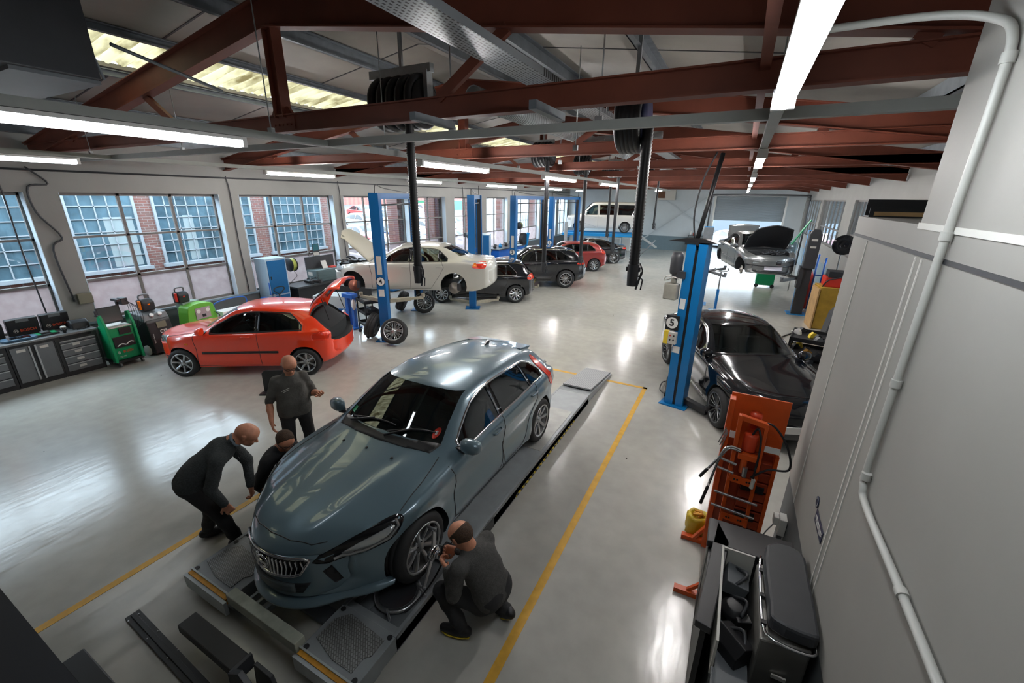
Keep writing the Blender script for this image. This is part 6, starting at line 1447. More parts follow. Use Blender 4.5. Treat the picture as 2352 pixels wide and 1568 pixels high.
b = MB(); b.prism([(-0.24, -0.06), (-0.18, -0.13), (0.18, -0.13), (0.24, -0.06), (0.24, 0.08), (0.18, 0.14), (-0.18, 0.14), (-0.24, 0.08)], 'z', 0.0, 0.045); b.build('tablet_body', mat('tablet blue grey', (0.05, 0.12, 0.20), 0.4), t, bevel=0.008)
b = MB(); b.box(-0.15, 0.15, -0.09, 0.10, 0.045, 0.048); b.build('screen', M['black_gloss'], t)
t = thing('tool_tray', 'small tray with green foam and tools on the bench', 'tool tray', (-11.96, 2.68, 0.886))
b = MB(); b.box(-0.12, 0.12, -0.20, 0.20, 0, 0.03); b.build('tray_body', M['black'], t); b = MB(); b.box(-0.10, 0.10, -0.18, -0.05, 0.03, 0.04); b.build('foam_insert', M['green'], t); b = MB(); b.box(-0.10, 0.10, 0.10, 0.18, 0.03, 0.04); b.build('foam_insert', M['green'], t); b = MB(); b.cbox((0, 0.02, 0.05), (0.12, 0.13, 0.04)); b.build('tool_head', M['dark_grey'], t, bevel=0.01)
t = thing('spray_cup', 'dark glass cup with pale lid on the bench', 'cup', (-11.80, 2.94, 0.886)); b = MB(); b.lathe([(0, 0), (0.03, 0), (0.045, 0.11), (0, 0.11)], 18); b.build('cup_body', M['black_gloss'], t); b = MB(); b.lathe([(0, 0.135), (0.04, 0.135), (0.047, 0.11), (0, 0.11)], 18); b.build('cup_lid', M['label'], t)
t = thing('black_gadget', 'low black machine on the bench end beside the pier', 'tool', (-12.02, 3.23, 0.886)); b = MB(); b.prism([(-0.14, 0), (0.14, 0), (0.12, 0.12), (0.04, 0.18), (-0.12, 0.16)], 'y', -0.14, 0.14); b.build('gadget_body', M['black'], t, bevel=0.02); b = MB(); b.tube(spline([(0.1, 0.1, 0.05), (0.18, 0.05, 0.02), (0.2, -0.1, 0.01)], 5), 0.008); b.build('cable', M['black'], t)

# green engine tester trolley
t = thing('engine_tester', 'green engine tester trolley with monitor beside the tool cabinets', 'diagnostic trolley', (-11.44, 3.70, 0), R_(4)); t.scale = (1, 0.74, 1)
b = MB(); b.box(-0.42, -0.02, -0.30, 0.30, 0.14, 0.86); b.build('tester_body', M['green'], t, bevel=0.015)
for s in (-1, 1): b = MB(); b.prism([(-0.06, 0.12), (0.06, 0.12), (0.02, 0.9), (-0.10, 1.16), (-0.20, 1.14), (-0.22, 0.9)], 'y', s*0.33-0.035, s*0.33+0.035); b.build('side_cheek', MATS['tester green paint'], t, bevel=0.015)
b = MB(); b.box(-0.02, 0.0, -0.25, 0.25, 0.42, 0.66); b.build('shelf_opening', M['black'], t)
b = MB(); b.tube(spline([(0.01, -0.20, 0.46), (0.02, -0.1, 0.50), (0.02, 0.0, 0.47)], 5), 0.012); b.tube(spline([(0.01, 0.02, 0.47), (0.02, 0.12, 0.52), (0.02, 0.2, 0.50)], 5), 0.012); b.build('white_handle', M['white'], t)
b = MB(); b.box(-0.02, 0.003, -0.06, 0.22, 0.70, 0.84); b.build('drawer_panel', M['black'], t)
b = MB(); b.box(-0.42, 0.0, -0.27, 0.27, 0.86, 0.88); b.build('paper_shelf', M['label'], t)
b = MB(); b.T = Matrix.Translation((-0.22, -0.04, 1.12)) @ Matrix.Rotation(R_(-6), 4, 'Y'); b.box(-0.03, 0.02, -0.27, 0.27, -0.17, 0.17); m_ = b.build('monitor', M['black'], t, bevel=0.006)
b = MB(); b.T = Matrix.Translation((-0.22, -0.04, 1.12)) @ Matrix.Rotation(R_(-6), 4, 'Y'); b.box(0.02, 0.023, -0.25, 0.25, -0.15, 0.15); b.build('screen', mat('grey blank screen', (0.07, 0.08, 0.08), 0.15), m_)
b = MB(); b.bar((-0.30, 0.24, 0.85), (-0.30, 0.24, 1.42), 0.06, 0.05); b.cbox((-0.24, 0.20, 1.40), (0.25, 0.10, 0.05)); b.cbox((-0.20, 0.34, 1.36), (0.16, 0.16, 0.15)); b.build('boom_arm', M['dark_grey'], t, bevel=0.01)
b = MB(); b.cbox((-0.16, -0.37, 1.20), (0.04, 0.04, 0.12)); b.cbox((-0.16, -0.36, 1.15), (0.08, 0.08, 0.03)); b.build('grip_knob', M['black'], t, bevel=0.006)
b = MB()
for k in range(6): y = 0.30+0.05*k; b.tube(spline([(-0.2+0.02*k, 0.36, 1.38), (-0.15, y+0.1, 1.3-0.03*k), (-0.12+0.02*k, y+0.06, 0.9), (-0.2, y, 0.5+0.05*k)], 6), 0.006, 5)
b.build('test_leads', M['dark_grey'], t)
b = MB(); b.box(-0.45, 0.05, -0.33, 0.33, 0.10, 0.14); b.build('base_frame', M['black'], t)
for dx, dy in ((0.02, -0.26), (0.02, 0.28), (-0.38, -0.26), (-0.38, 0.28)):
    b = MB(); b.cyl((dx, dy-0.02, 0.05), (dx, dy+0.02, 0.05), 0.05, n=18); b.build('castor', M['mid_grey'], t)
text('tester_word', 'BOSCH', 0.075, MATS['red print'], t, (0.008, 0.02, 0.32), (R_(90), 0, R_(90)), 0.001, 0.002)
text('model_word', 'FSA 740', 0.045, M['label'], t, (0.008, -0.13, 0.22), (R_(90), 0, R_(90)), 0.001)
b = MB(); b.T = Matrix.Translation((0.006, -0.20, 0.32)); b.tube([(0, 0.03*math.cos(a), 0.03*math.sin(a)) for a in [i*math.pi/8 for i in range(16)]], 0.004, 4, True); b.bar((0, -0.013, -0.02), (0, -0.013, 0.02), 0.004, 0.007); b.bar((0, 0.013, -0.02), (0, 0.013, 0.02), 0.004, 0.007); b.bar((0, -0.013, 0), (0, 0.013, 0), 0.004, 0.007); b.build('emblem', M['label'], t)
# black service machine
t = thing('service_machine', 'black air conditioning service machine with white letters behind the red car', 'service machine', (-11.80, 4.42, 0), R_(8)); t.scale = (1, 0.85, 1)
b = MB(); b.prism([(-0.35, 0.06), (0.28, 0.06), (0.20, 0.80), (0.05, 0.94), (-0.35, 0.94)], 'y', -0.30, 0.30); b.build('machine_body', M['black'], t, bevel=0.03)
b = MB(); b.prism([(-0.36, 0.88), (0.18, 0.80), (0.10, 0.96), (-0.36, 1.0)], 'y', -0.31, 0.31); b.build('machine_top', M['mid_grey'], t, bevel=0.02)
for y in (-0.08, 0.12): b = MB(); b.T = Matrix.Translation((0.12, y, 0.92)) @ Matrix.Rotation(R_(40), 4, 'Y'); b.cyl((0, 0, 0), (0, 0, 0.04), 0.045, n=20); b.build('gauge', M['paper'], t)
b = MB(); b.T = Matrix.Translation((0.215, 0.04, 0.70)) @ Matrix.Rotation(R_(-6), 4, 'Y'); b.box(0, 0.01, -0.12, 0.12, -0.07, 0.07); b.build('control_panel', mat('lit panel', (0.18, 0.18, 0.13), 0.3), t)
text('machine_letters', 'CTR', 0.10, M['paper'], t, (0.238, 0.05, 0.54), (R_(84), 0, R_(90)), 0.001, 0.003)
for y, s_ in ((-0.24, 'CLIMA CTR'), (0.26, 'EVO 16')): text('side_letters', s_, 0.045, M['paper'], t, (0.262, y, 0.42), (R_(84), R_(90), R_(90)), 0.001)
b = MB(); b.lathe([(0, -0.33), (0.12, -0.33), (0.12, -0.29), (0, -0.29)], 24, c=(0.02, 0, 0.12), axis='y'); b.lathe([(0, 0.33), (0.12, 0.33), (0.12, 0.29), (0, 0.29)], 24, c=(0.02, 0, 0.12), axis='y'); b.build('machine_wheels', M['label'], t)
def booster(x, y, z, lab, m_):
    t = thing('jump_starter', lab, 'jump starter', (x, y, z), R_(10)); b = MB(); b.prism([(-0.10, 0), (0.12, 0), (0.13, 0.20), (0.04, 0.28), (-0.10, 0.26)], 'y', -0.13, 0.13); b.build('booster_body', M['black'], t, bevel=0.025)
    b = MB(); b.tube(spline([(0, -0.10, 0.25), (0, -0.09, 0.36), (0, 0.09, 0.36), (0, 0.10, 0.25)], 5), 0.018); b.build('carry_handle', M['mid_grey'], t)
    b = MB(); b.cyl((0.06, -0.15, 0.05), (0.06, -0.15, 0.25), 0.03); b.build('clamp', m_, t); b = MB(); b.box(0.12, 0.135, -0.03, 0.02, 0.14, 0.17); b.build('switch', m_, t)
booster(-11.95, 4.42, 1.0, 'black jump starter pack on top of the black service machine', M['amber'])
booster(-12.05, 5.20, 1.02, 'black and orange jump starter pack on the green machine by the sill', M['red'])
t = thing('recycling_machine', 'lime green recycling machine with pale gauge panel behind the red car', 'service machine', (-11.75, 5.42, 0), R_(8))
b = MB(); b.prism(smooth_poly([(-0.33, 0.05), (0.33, 0.05), (0.34, 0.80), (0.20, 0.98), (-0.20, 0.98), (-0.34, 0.80)], 3), 'x', -0.30, 0.06); b.build('machine_shell', M['lime'], t, bevel=0.02)
b = MB(); b.box(-0.45, -0.2, -0.25, 0.15, 0.1, 1.02); b.build('machine_rear', mat('pale green box', (0.2, 0.28, 0.24), 0.5), t)
b = MB(); b.box(0.06, 0.075, -0.17, 0.20, 0.60, 0.88); pn = b.build('gauge_panel', mat('pink grey panel', (0.35, 0.28, 0.30), 0.5), t, bevel=0.005)
for y in (-0.10, 0.13): b = MB(); b.cyl((0.075, y, 0.80), (0.09, y, 0.80), 0.05, n=20); b.build('gauge', M['paper'], pn)
b = MB(); b.box(0.076, 0.085, -0.02, 0.07, 0.64, 0.71); b.build('display', M['black'], pn)
b = MB(); b.tube(spline([(0.07, 0.30, 0.7), (0.15, 0.36, 0.6), (0.1, 0.34, 0.45)], 5), 0.010); b.build('hose', M['black'], t)
# trolleys by the sill: blue hand truck, vice
t = thing('hand_truck', 'blue tubular hand truck lying under the window sill', 'hand truck', (-12.1, 6.35, 0)); b = MB(); b.tube(spline([(0, -0.42, 0.0), (0, -0.40, 0.55), (0.02, -0.38, 0.83), (0.02, 0.35, 0.87), (0.05, 0.42, 0.6), (0.05, 0.45, 0.0)], 5), 0.016); b.build('frame', M['blue_plastic'], t); b = MB(); b.box(-0.05, 0.3, -0.4, 0.4, 0.0, 0.62); b.build('white_box', M['white'], t, bevel=0.01)
t = thing('bench_vice', 'blue bench vice with round jaws on a low stand', 'vice', (-11.95, 7.25, 0)); b = MB(); b.cbox((0, 0, 0.28), (0.3, 0.3, 0.56)); b.build('stand', M['dark_grey'], t); b = MB(); b.cyl((0, 0, 0.56), (0, 0, 0.66), 0.10); b.cbox((0, 0, 0.70), (0.24, 0.14, 0.10)); b.build('vice_body', M['blue_plastic'], t, bevel=0.01); b = MB(); b.cyl((0.05, 0.12, 0.76), (0.10, 0.12, 0.76), 0.045); b.cyl((0.05, 0.24, 0.76), (0.10, 0.24, 0.76), 0.045); b.build('vice_jaw', M['steel'], t)
t = thing('pallet_truck_handle', 'black looped pallet truck handle standing behind the red car', 'pallet truck', (-11.8, 7.62, 0)); b = MB(); b.tube([(0, 0, 0.1), (-0.02, 0, 0.78)], 0.02); b.tube(spline([(-0.02, 0, 0.78), (0, -0.16, 0.92), (0, -0.1, 1.0), (0, 0.12, 1.0), (0, 0.16, 0.92), (-0.02, 0, 0.78)], 5), 0.016); b.build('handle_loop', M['black'], t); b = MB(); b.box(-0.1, 0.1, -0.25, -0.1, 0, 0.1); b.box(-0.1, 0.1, 0.1, 0.25, 0, 0.1); b.box(-0.1, 0.1, -0.25, 0.25, 0.05, 0.12); b.build('truck_base', M['dark_grey'], t)
# blue cabinet
t = thing('tall_cabinet', 'pale blue tall metal cabinet with two deep blue doors by the second pier', 'cabinet', (-11.95, 7.75, 0), 0)
b = MB(); b.box(-0.52, 0, -0.32, 0.32, 0.0, 1.82); b.build('cabinet_body', mat('pale blue enamel', (0.33, 0.45, 0.55), 0.35), t, bevel=0.006)
for z0, z1 in ((0.10, 0.72), (0.76, 1.76)): b = MB(); b.box(0, 0.02, -0.28, 0.28, z0, z1); d = b.build('door', M['blue_plastic'] if False else mat('deep blue door', (0.005, 0.10, 0.27), 0.35), t, bevel=0.004); b = MB(); b.box(0.02, 0.03, -0.24, -0.21, (z0+z1)/2-0.05, (z0+z1)/2+0.05); b.build('door_handle', M['black'], d)
b = MB(); b.bar((0.05, -0.30, 0.0), (0.03, -0.28, 1.15), 0.03, 0.02); o = b.build('blue_broom', M['blue_plastic']); o.location = (-11.95, 7.70, 0); tag(o, 'blue handled broom leaning on the tall blue cabinet', 'broom')
def cable_reel(x, y, z, lab):
    t = thing('cable_reel', lab, 'cable reel', (x, y, z)); b = MB(); b.lathe([(0, -0.09), (0.20, -0.09), (0.21, -0.075), (0.13, -0.07), (0.13, 0.07), (0.21, 0.075), (0.20, 0.09), (0, 0.09)], 30, axis='y'); b.box(-0.41, -0.1, -0.03, 0.03, -0.1, 0.1); b.build('reel_body', M['black'], t)
    b = MB(); b.lathe([(0.185, -0.06), (0.19, 0.0), (0.185, 0.06), (0.13, 0.06)], 28, axis='y'); b.build('yellow_hose', mat('yellow green hose', (0.33, 0.38, 0.08), 0.5), t)
    b = MB(); b.tube(spline([(0.05, 0.02, -0.2), (0.1, 0.06, -0.35), (0.0, -0.05, -0.5), (-0.1, -0.1, -0.62)], 6), 0.008); b.build('cable', M['black'], t)
cable_reel(-12.1, 8.35, 1.55, 'black wall reel of yellow hose beside the tall blue cabinet')
cable_reel(-12.05, 12.35, 1.11, 'black wall reel of yellow hose behind the white saloon bonnet')
cable_reel(-12.1, 18.45, 1.75, 'black cable reel on the pier between the far blue lifts')
cable_reel(-12.1, 24.0, 1.95, 'distant black cable reel near the end of the window wall')
# bench with tool chest under the third window
def bench(y0, y1, lab, m_=None, h=0.9, x1=-11.7):
    t = thing('workbench', lab, 'workbench', (0, 0, 0)); b = MB(); b.box(XL+0.06, x1, y0, y1, h-0.05, h); b.build('bench_top', M['dark_grey'], t, bevel=0.004); b = MB(); b.box(XL+0.08, x1-0.05, y0+0.05, y1-0.05, 0.05, h-0.05); b.build('bench_base', m_ or M['black'], t); return t
bench(8.15, 11.2, 'long black workbench under the window behind the red hatchback')
t = thing('tool_chest', 'grey green tool chest with raised lid on the long black bench', 'tool chest', (-12.05, 9.55, 0.90), R_(0))
b = MB(); b.box(-0.28, 0.2, -0.55, 0.55, 0, 0.38); b.build('chest_body', mat('grey green steel', (0.10, 0.15, 0.16), 0.4), t, bevel=0.006)
for k in range(4): b = MB(); b.box(0.2, 0.212, -0.50, 0.50, 0.02+k*0.085, 0.095+k*0.085); b.build('drawer', MATS['grey green steel'], t, bevel=0.004)
b = MB(); b.box(-0.31, -0.26, -0.55, 0.55, 0.36, 0.78); b.build('chest_lid', M['dark_grey'], t, bevel=0.006)
b = MB(); b.T = Matrix.Translation((-0.05, 0.02, 0.38)) @ Matrix.Rotation(R_(-20), 4, 'Y'); b.box(-0.01, 0.0, -0.10, 0.10, 0, 0.26); o = b.build('leaflet', M['paper'], t)
b = MB(); b.cbox((0.0, 0.25, 0.40), (0.2, 0.2, 0.05)); b.build('red_tool', M['red'], t, bevel=0.015)
b = MB(); b.box(-0.2, 0.0, -0.552, -0.55, 0.2, 0.32); b.build('side_label', M['label'], t)
for k, (y, m_, lab) in enumerate([(8.75, 'black', 'black hand tool heaped on the long bench beside the reel'), (8.95, 'dark_grey', 'dark grey grinder lying on the long bench'), (10.65, 'red', 'red hand tool at the far end of the long bench'), (10.85, 'mid_grey', 'grey box at the far end of the long bench')]):
    t = thing('hand_tool', lab, 'hand tool', (-11.95+0.1*(k % 2), y, 0.90), 0.5*k); b = MB(); b.cyl((-0.16, 0, 0.07), (0.12, 0.02, 0.06), 0.06, 0.04); b.cbox((0.14, 0, 0.06), (0.08, 0.10, 0.10)); b.build('tool_body', M[m_], t, bevel=0.01 if False else 0); b = MB(); b.tube(spline([(0.1, 0, 0.12), (0.0, 0.08, 0.18), (-0.15, 0.05, 0.12)], 5), 0.014); b.build('tool_handle', M['black'], t)
t = thing('exit_sign', 'small green exit sign with arrow on the frosted pane', 'sign', (XL-0.20, 8.55, 1.52)); b = MB(); b.box(0, 0.006, -0.14, 0.14, -0.05, 0.05); b.build('sign_plate', mat('dark exit green', (0.0, 0.10, 0.04), 0.4), t)
b = MB(); b.prism([(-0.11, 0), (-0.085, 0.025), (-0.085, 0.008), (-0.05, 0.008), (-0.05, -0.008), (-0.085, -0.008), (-0.085, -0.025)], 'x', 0.006, 0.008); b.box(0.006, 0.008, -0.02, 0.03, -0.03, 0.03); b.box(0.006, 0.008, 0.05, 0.11, -0.02, -0.01); b.box(0.006, 0.008, 0.05, 0.11, 0.01, 0.02); b.build('sign_symbols', M['label'], t)
t = thing('wall_poster', 'dark teal calendar poster hanging on the window mullion', 'poster', (XL-0.18, 9.75, 1.80)); b = MB(); b.box(0, 0.006, -0.13, 0.13, -0.22, 0.22); b.build('poster_sheet', M['dark_grey'], t); b = MB(); b.box(0.006, 0.008, -0.11, 0.11, 0.0, 0.20); b.build('poster_picture', mat('teal print', (0.01, 0.12, 0.15), 0.5), t); b = MB(); b.box(0.006, 0.008, -0.11, 0.11, -0.16, -0.06); b.build('poster_text', M['label'], t)
# black trolley between red car and lift 4, blue spring compressor
t = thing('tool_trolley', 'black three shelf tool trolley behind the lift column numbered 4', 'trolley', (-8.50, 7.92, 0), R_(-25))
for z in (0.28, 0.62, 0.92): b = MB(); b.box(-0.34, 0.34, -0.22, 0.22, z, z+0.02); b.box(-0.34, 0.34, -0.22, -0.205, z, z+0.07); b.box(-0.34, 0.34, 0.205, 0.22, z, z+0.07); b.box(-0.34, -0.325, -0.22, 0.22, z, z+0.07); b.box(0.325, 0.34, -0.22, 0.22, z, z+0.07); b.build('shelf', M['black'], t)
for sx in (-0.32, 0.32):
    for sy in (-0.2, 0.2): b = MB(); b.box(sx-0.015, sx+0.015, sy-0.015, sy+0.015, 0.10, 0.98); b.build('trolley_post', M['black'], t); b = MB(); b.cyl((sx-0.015, sy, 0.05), (sx+0.015, sy, 0.05), 0.05, n=16); b.build('castor', M['dark_grey'], t)
b = MB(); b.box(-0.24, 0.20, -0.15, 0.15, 0.95, 0.985); o = b.build('metal_tray', M['steel']); o.parent = t
b = MB(); b.cyl((-0.2, 0.0, 0.70), (0.15, 0.05, 0.70), 0.06); b.cbox((0.1, 0, 0.68), (0.2, 0.2, 0.08)); b.build('stored_tools', M['dark_grey'], t)
t = thing('spring_compressor', 'blue spring compressor post with cloth by the black trolley', 'spring compressor', (-9.35, 8.05, 0), 0)
b = MB(); b.bar((-0.1, 0, 0), (-0.1, 0, 1.02), 0.12, 0.1); b.bar((0.1, 0.02, 0), (0.1, 0.02, 1.0), 0.1, 0.1); b.box(-0.22, 0.22, -0.16, 0.16, 0, 0.05); b.cbox((0, 0, 0.95), (0.42, 0.2, 0.12)); b.build('compressor_frame', M['blue_plastic'], t, bevel=0.015); b = MB(); b.sphere((0.18, -0.05, 0.72), 0.08, 10, (0.8, 0.8, 2)); b.sphere((-0.24, -0.05, 0.42), 0.07, 10, (0.8, 0.8, 1.6)); b.build('white_bottle', M['white'], t)
t = thing('parts_bench', 'low blue and white parts bench between the red car and the trolley', 'workbench', (-10.35, 8.35, 0), R_(25)); b = MB(); b.box(-0.5, 0.5, -0.3, 0.3, 0.45, 0.82); b.build('bench_panel', mat('pale panel', (0.40, 0.45, 0.47), 0.5), t, bevel=0.01); b = MB(); b.box(-0.52, 0.52, -0.32, 0.32, 0.36, 0.45); b.box(-0.5, -0.44, -0.3, 0.3, 0, 0.36); b.box(0.44, 0.5, -0.3, 0.3, 0, 0.36); b.build('bench_frame', M['lift_blue'], t)
# far benches and stuff along the window wall
bench(12.1, 14.6, 'blue edged workbench under the window behind the white saloon', M['lift_blue'], x1=-11.6)
bench(15.2, 19.6, 'cluttered grey workbench under the far windows', M['mid_grey'], x1=-11.5)
bench(20.2, 23.4, 'workbench with tyre rack behind the tall black estate car', M['blue_plastic'], x1=-11.4)
FT = [(12.4, 'red'), (12.9, 'dark_grey'), (15.4, 'red'), (15.8, 'white'), (16.2, 'red'), (16.7, 'black'), (17.1, 'red'), (17.5, 'dark_grey'), (18.0, 'black'), (18.6, 'blue_plastic'), (19.1, 'mid_grey'), (20.6, 'black'), (21.2, 'lift_blue_light'), (21.9, 'black'), (22.6, 'white')]
for k, (y, m_) in enumerate(FT):
    t = thing('bench_tool', {'red': 'red', 'dark_grey': 'dark grey', 'white': 'white', 'black': 'black', 'blue_plastic': 'deep blue', 'mid_grey': 'mid grey', 'lift_blue_light': 'bright blue'}[m_] + ' tool on the far benches, ' + ['first', 'second', 'third', 'fourth', 'fifth', 'sixth', 'seventh', 'eighth', 'ninth', 'tenth', 'eleventh', 'twelfth', 'thirteenth', 'fourteenth', 'fifteenth'][k] + ' along the wall', 'tool', (-11.9, y, 0.9), 0.7*k, 'tools on the far benches')
    b = MB(); b.lathe([(0, 0), (0.09, 0), (0.10, 0.08), (0.06, 0.17), (0.03, 0.22), (0, 0.22)], 14); b.build('tool_body', M[m_], t); b = MB(); b.tube(spline([(0.05, 0, 0.15), (0.14, 0, 0.2), (0.1, 0, 0.05)], 4), 0.015); b.build('tool_handle', M['black'], t)
def waste(x, y, z, lab):
    t = thing('black_bin', lab, 'bin', (x, y, z)); b = MB(); b.lathe([(0, 0), (0.20, 0), (0.28, 0.34), (0.30, 0.36), (0.27, 0.36), (0.19, 0.04), (0, 0.04)], 8); b.build('bin_body', M['black'], t); text('bin_word', 'AVO', 0.12, M['red'], t, (0.25, -0.10, 0.2), (R_(85), 0, R_(68)), 0.001)
waste(-11.0, 14.9, 0.95, 'black bin with red letters on a stand behind the raised saloon roof')
b = MB(); b.box(-11.25, -10.75, 14.65, 15.15, 0, 0.95); o = b.build('bin_stand', M['mid_grey']); tag(o, 'grey stand holding the black lettered bin', 'stand')
t = thing('pillar_cabinet', 'narrow pale and deep blue cabinet between the far blue lifts', 'cabinet', (-10.95, 17.9, 0), R_(20)); b = MB(); b.box(-0.3, 0.3, -0.25, 0.25, 0, 1.9); b.build('cabinet_body', MATS['pale blue enamel'], t, bevel=0.006); b = MB(); b.box(0.0, 0.3, -0.27, -0.25, 0.05, 1.85); b.build('door', MATS['deep blue door'], t)
t = thing('sign_board', 'white board with red emblem among the far benches', 'sign', (-9.9, 17.6, 0.35), R_(20)); b = MB(); b.box(-0.3, 0.3, -0.02, 0.02, 0, 0.45); b.build('board', M['paper'], t); b = MB(); b.lathe([(0, -0.03), (0.12, -0.03), (0.12, -0.02), (0, -0.02)], 20, c=(-0.1, 0, 0.24), axis='y'); b.build('emblem', M['red'], t); b = MB(); b.box(-0.25, 0.25, -0.2, 0.2, -0.35, 0.0); b.build('board_base', M['dark_grey'], t)
t = thing('tyre_changer', 'blue tyre changer with black arm beyond the lift numbered 2', 'tyre changer', (-9.7, 19.6, 0)); b = MB(); b.box(-0.35, 0.35, -0.35, 0.35, 0, 0.9); b.bar((0, 0.35, 0.9), (0.15, 0.35, 1.9), 0.14, 0.12); b.build('changer_body', M['lift_blue_light'], t, bevel=0.02); b = MB(); b.cyl((0, 0, 0.9), (0, 0, 1.05), 0.3); b.cyl((0.1, 0.1, 1.6), (-0.1, 0.1, 1.6), 0.3); b.build('turntable', M['black'], t)
t = thing('coat_stand', 'dark and brown jackets heaped on a stand beside the lift numbered 1', 'coat stand', (-9.3, 22.3, 0)); b = MB(); b.sphere((0, 0, 1.25), 0.33, 14, (1, 0.7, 1.1)); b.sphere((0.12, -0.1, 0.8), 0.3, 14, (0.9, 0.7, 1.3)); b.build('jackets', mat('brown black jacket', (0.05, 0.03, 0.02), 0.9, noise=0.4, nscale=8), t); b = MB(); b.cyl((0, 0, 0), (0, 0, 1.75), 0.03); b.box(-0.25, 0.25, -0.2, 0.2, 0, 0.04); b.build('stand_pole', M['black'], t)
# distant crouching heap of coats near lift 1 (seen as dark jacketed worker)
for k, (x, y, lab) in enumerate([(-6.9, 26.9, 'first pale cupboard under the van platform'), (-6.2, 27.6, 'second pale cupboard under the van platform'), (-5.6, 28.2, 'third pale cupboard under the van platform')]):
    t = thing('cupboard', lab, 'cupboard', (x-1.6, y+3.6, 0)); b = MB(); b.box(-0.3, 0.3, -0.2, 0.2, 0, 0.9 if k else 1.2); b.build('cupboard_body', M['white'], t); b = MB(); b.box(-0.28, 0.28, -0.21, -0.2, 0.04, 0.86); b.build('door', M['white'], t)
t = thing('heater_unit', 'cream heater unit with brown grille high on the back wall', 'heater', (-5.0, YB-0.35, 3.9)); b = MB(); b.box(-0.75, 0.6, -0.2, 0.25, -0.35, 0.35); b.build('heater_body', M['label'], t, bevel=0.02); b = MB(); b.box(-0.65, -0.1, -0.22, -0.2, -0.22, 0.24); b.build('heater_grille', mat('brown slats', (0.12, 0.05, 0.02), 0.6), t)
t = thing('engine_on_stand', 'dark engine on a stand in front of the far black coupe', 'engine', (-8.6, 26.6, 0)); b = MB(); b.cyl((0, 0, 0.9), (0.4, 0, 0.95), 0.28); b.cbox((0, 0, 0.5), (0.5, 0.4, 0.6)); b.build('engine_block', M['dark_grey'], t); b = MB(); b.box(-0.35, 0.35, -0.3, 0.3, 0, 0.1); b.build('stand_base', M['black'], t)

# right bay: trolley, press, parts, jack, lamp
t = thing('tool_trolley', 'black three shelf trolley full of tools behind the black saloon', 'trolley', (1.62, 10.05, 0), R_(-10))
for z in (0.30, 0.62, 0.94): b = MB(); b.box(-0.30, 0.34, -0.42, 0.42, z, z+0.02); b.box(-0.30, 0.34, -0.42, -0.40, z, z+0.08); b.box(-0.30, 0.34, 0.40, 0.42, z, z+0.08); b.box(-0.30, -0.285, -0.42, 0.42, z, z+0.08); b.box(0.325, 0.34, -0.42, 0.42, z, z+0.08); b.build('shelf', M['black'], t)
for sx in (-0.28, 0.32):
    for sy in (-0.4, 0.4): b = MB(); b.box(sx-0.02, sx+0.02, sy-0.02, sy+0.02, 0.1, 1.0); b.build('trolley_post', M['black'], t); b = MB(); b.cyl((sx-0.02, sy, 0.05), (sx+0.02, sy, 0.05), 0.05, n=16); b.build('castor', M['dark_grey'], t)
rnd = random.Random(5)
kinds = [('hazard_yellow', 'yellow'), ('white', 'white'), ('dark_grey', 'dark grey'), ('orange', 'orange'), ('mid_grey', 'mid grey'), ('black', 'black')]
n_ = 0
for zi, z in enumerate((0.32, 0.64, 0.96)):
    for k in range(5):
        m_, cn = kinds[(k+zi*2) % 6]; x = 1.62+rnd.uniform(-0.18, 0.2); y = 10.05-0.32+k*0.16
        t2 = thing('trolley_item', cn+' item on the '+['lower', 'middle', 'top'][zi]+' shelf of the right bay trolley, '+['first', 'second', 'third', 'fourth', 'fifth'][k]+' from the front', 'tool', (x, y, z), rnd.uniform(0, 3), 'items on the right bay trolley')
        b = MB(); b.prism([(-0.07, 0), (0.07, 0), (0.06, 0.09), (0.0, 0.12), (-0.05, 0.07)], 'y', -0.04, 0.04); b.cyl((0.05, 0, 0.03), (0.13, 0, 0.03), 0.02); b.build('item_body', M[m_], t2, bevel=0.006)
t = thing('yellow_board_stack', 'yellow ochre steel tank with wooden board beyond the right bay trolley', 'tank', (2.55, 15.2, 0), R_(5)); b = MB(); b.box(-0.2, 0.5, -0.4, 0.4, 0, 1.25); b.build('tank_body', mat('ochre steel', (0.40, 0.24, 0.03), 0.5, noise=0.15), t, bevel=0.02); b = MB(); b.box(-0.26, -0.22, -0.45, 0.3, 0, 1.2); b.build('leaning_board', M['wood'], t)
t = thing('mig_welder', 'black and red welder standing on the ochre tank', 'welder', (2.7, 15.2, 1.25)); b = MB(); b.box(-0.25, 0.25, -0.3, 0.3, 0, 0.28); b.build('welder_body', M['red'], t, bevel=0.02); b = MB(); b.box(-0.2, 0.2, -0.32, 0.2, 0.28, 0.45); b.tube(spline([(0.1, -0.3, 0.3), (-0.2, -0.4, 0.2), (-0.3, -0.3, -0.05)], 5), 0.02); b.build('welder_top', M['black'], t, bevel=0.01)
t = thing('work_lamp', 'black round dish lamp on a stand by the right windows', 'lamp', (2.9, 16.3, 0)); b = MB(); b.lathe([(0, 0.10), (0.1, 0.08), (0.26, -0.06), (0.30, -0.10), (0.28, -0.12), (0, -0.02)], 28, c=(0, 0, 2.35), axis='y'); b.build('lamp_dish', M['black_gloss'], t); b = MB(); b.tube([(0.05, 0.1, 0.02), (0.0, 0.1, 2.35)], 0.02); b.box(-0.2, 0.2, 0.0, 0.3, 0, 0.03); b.build('lamp_stand', M['black'], t)
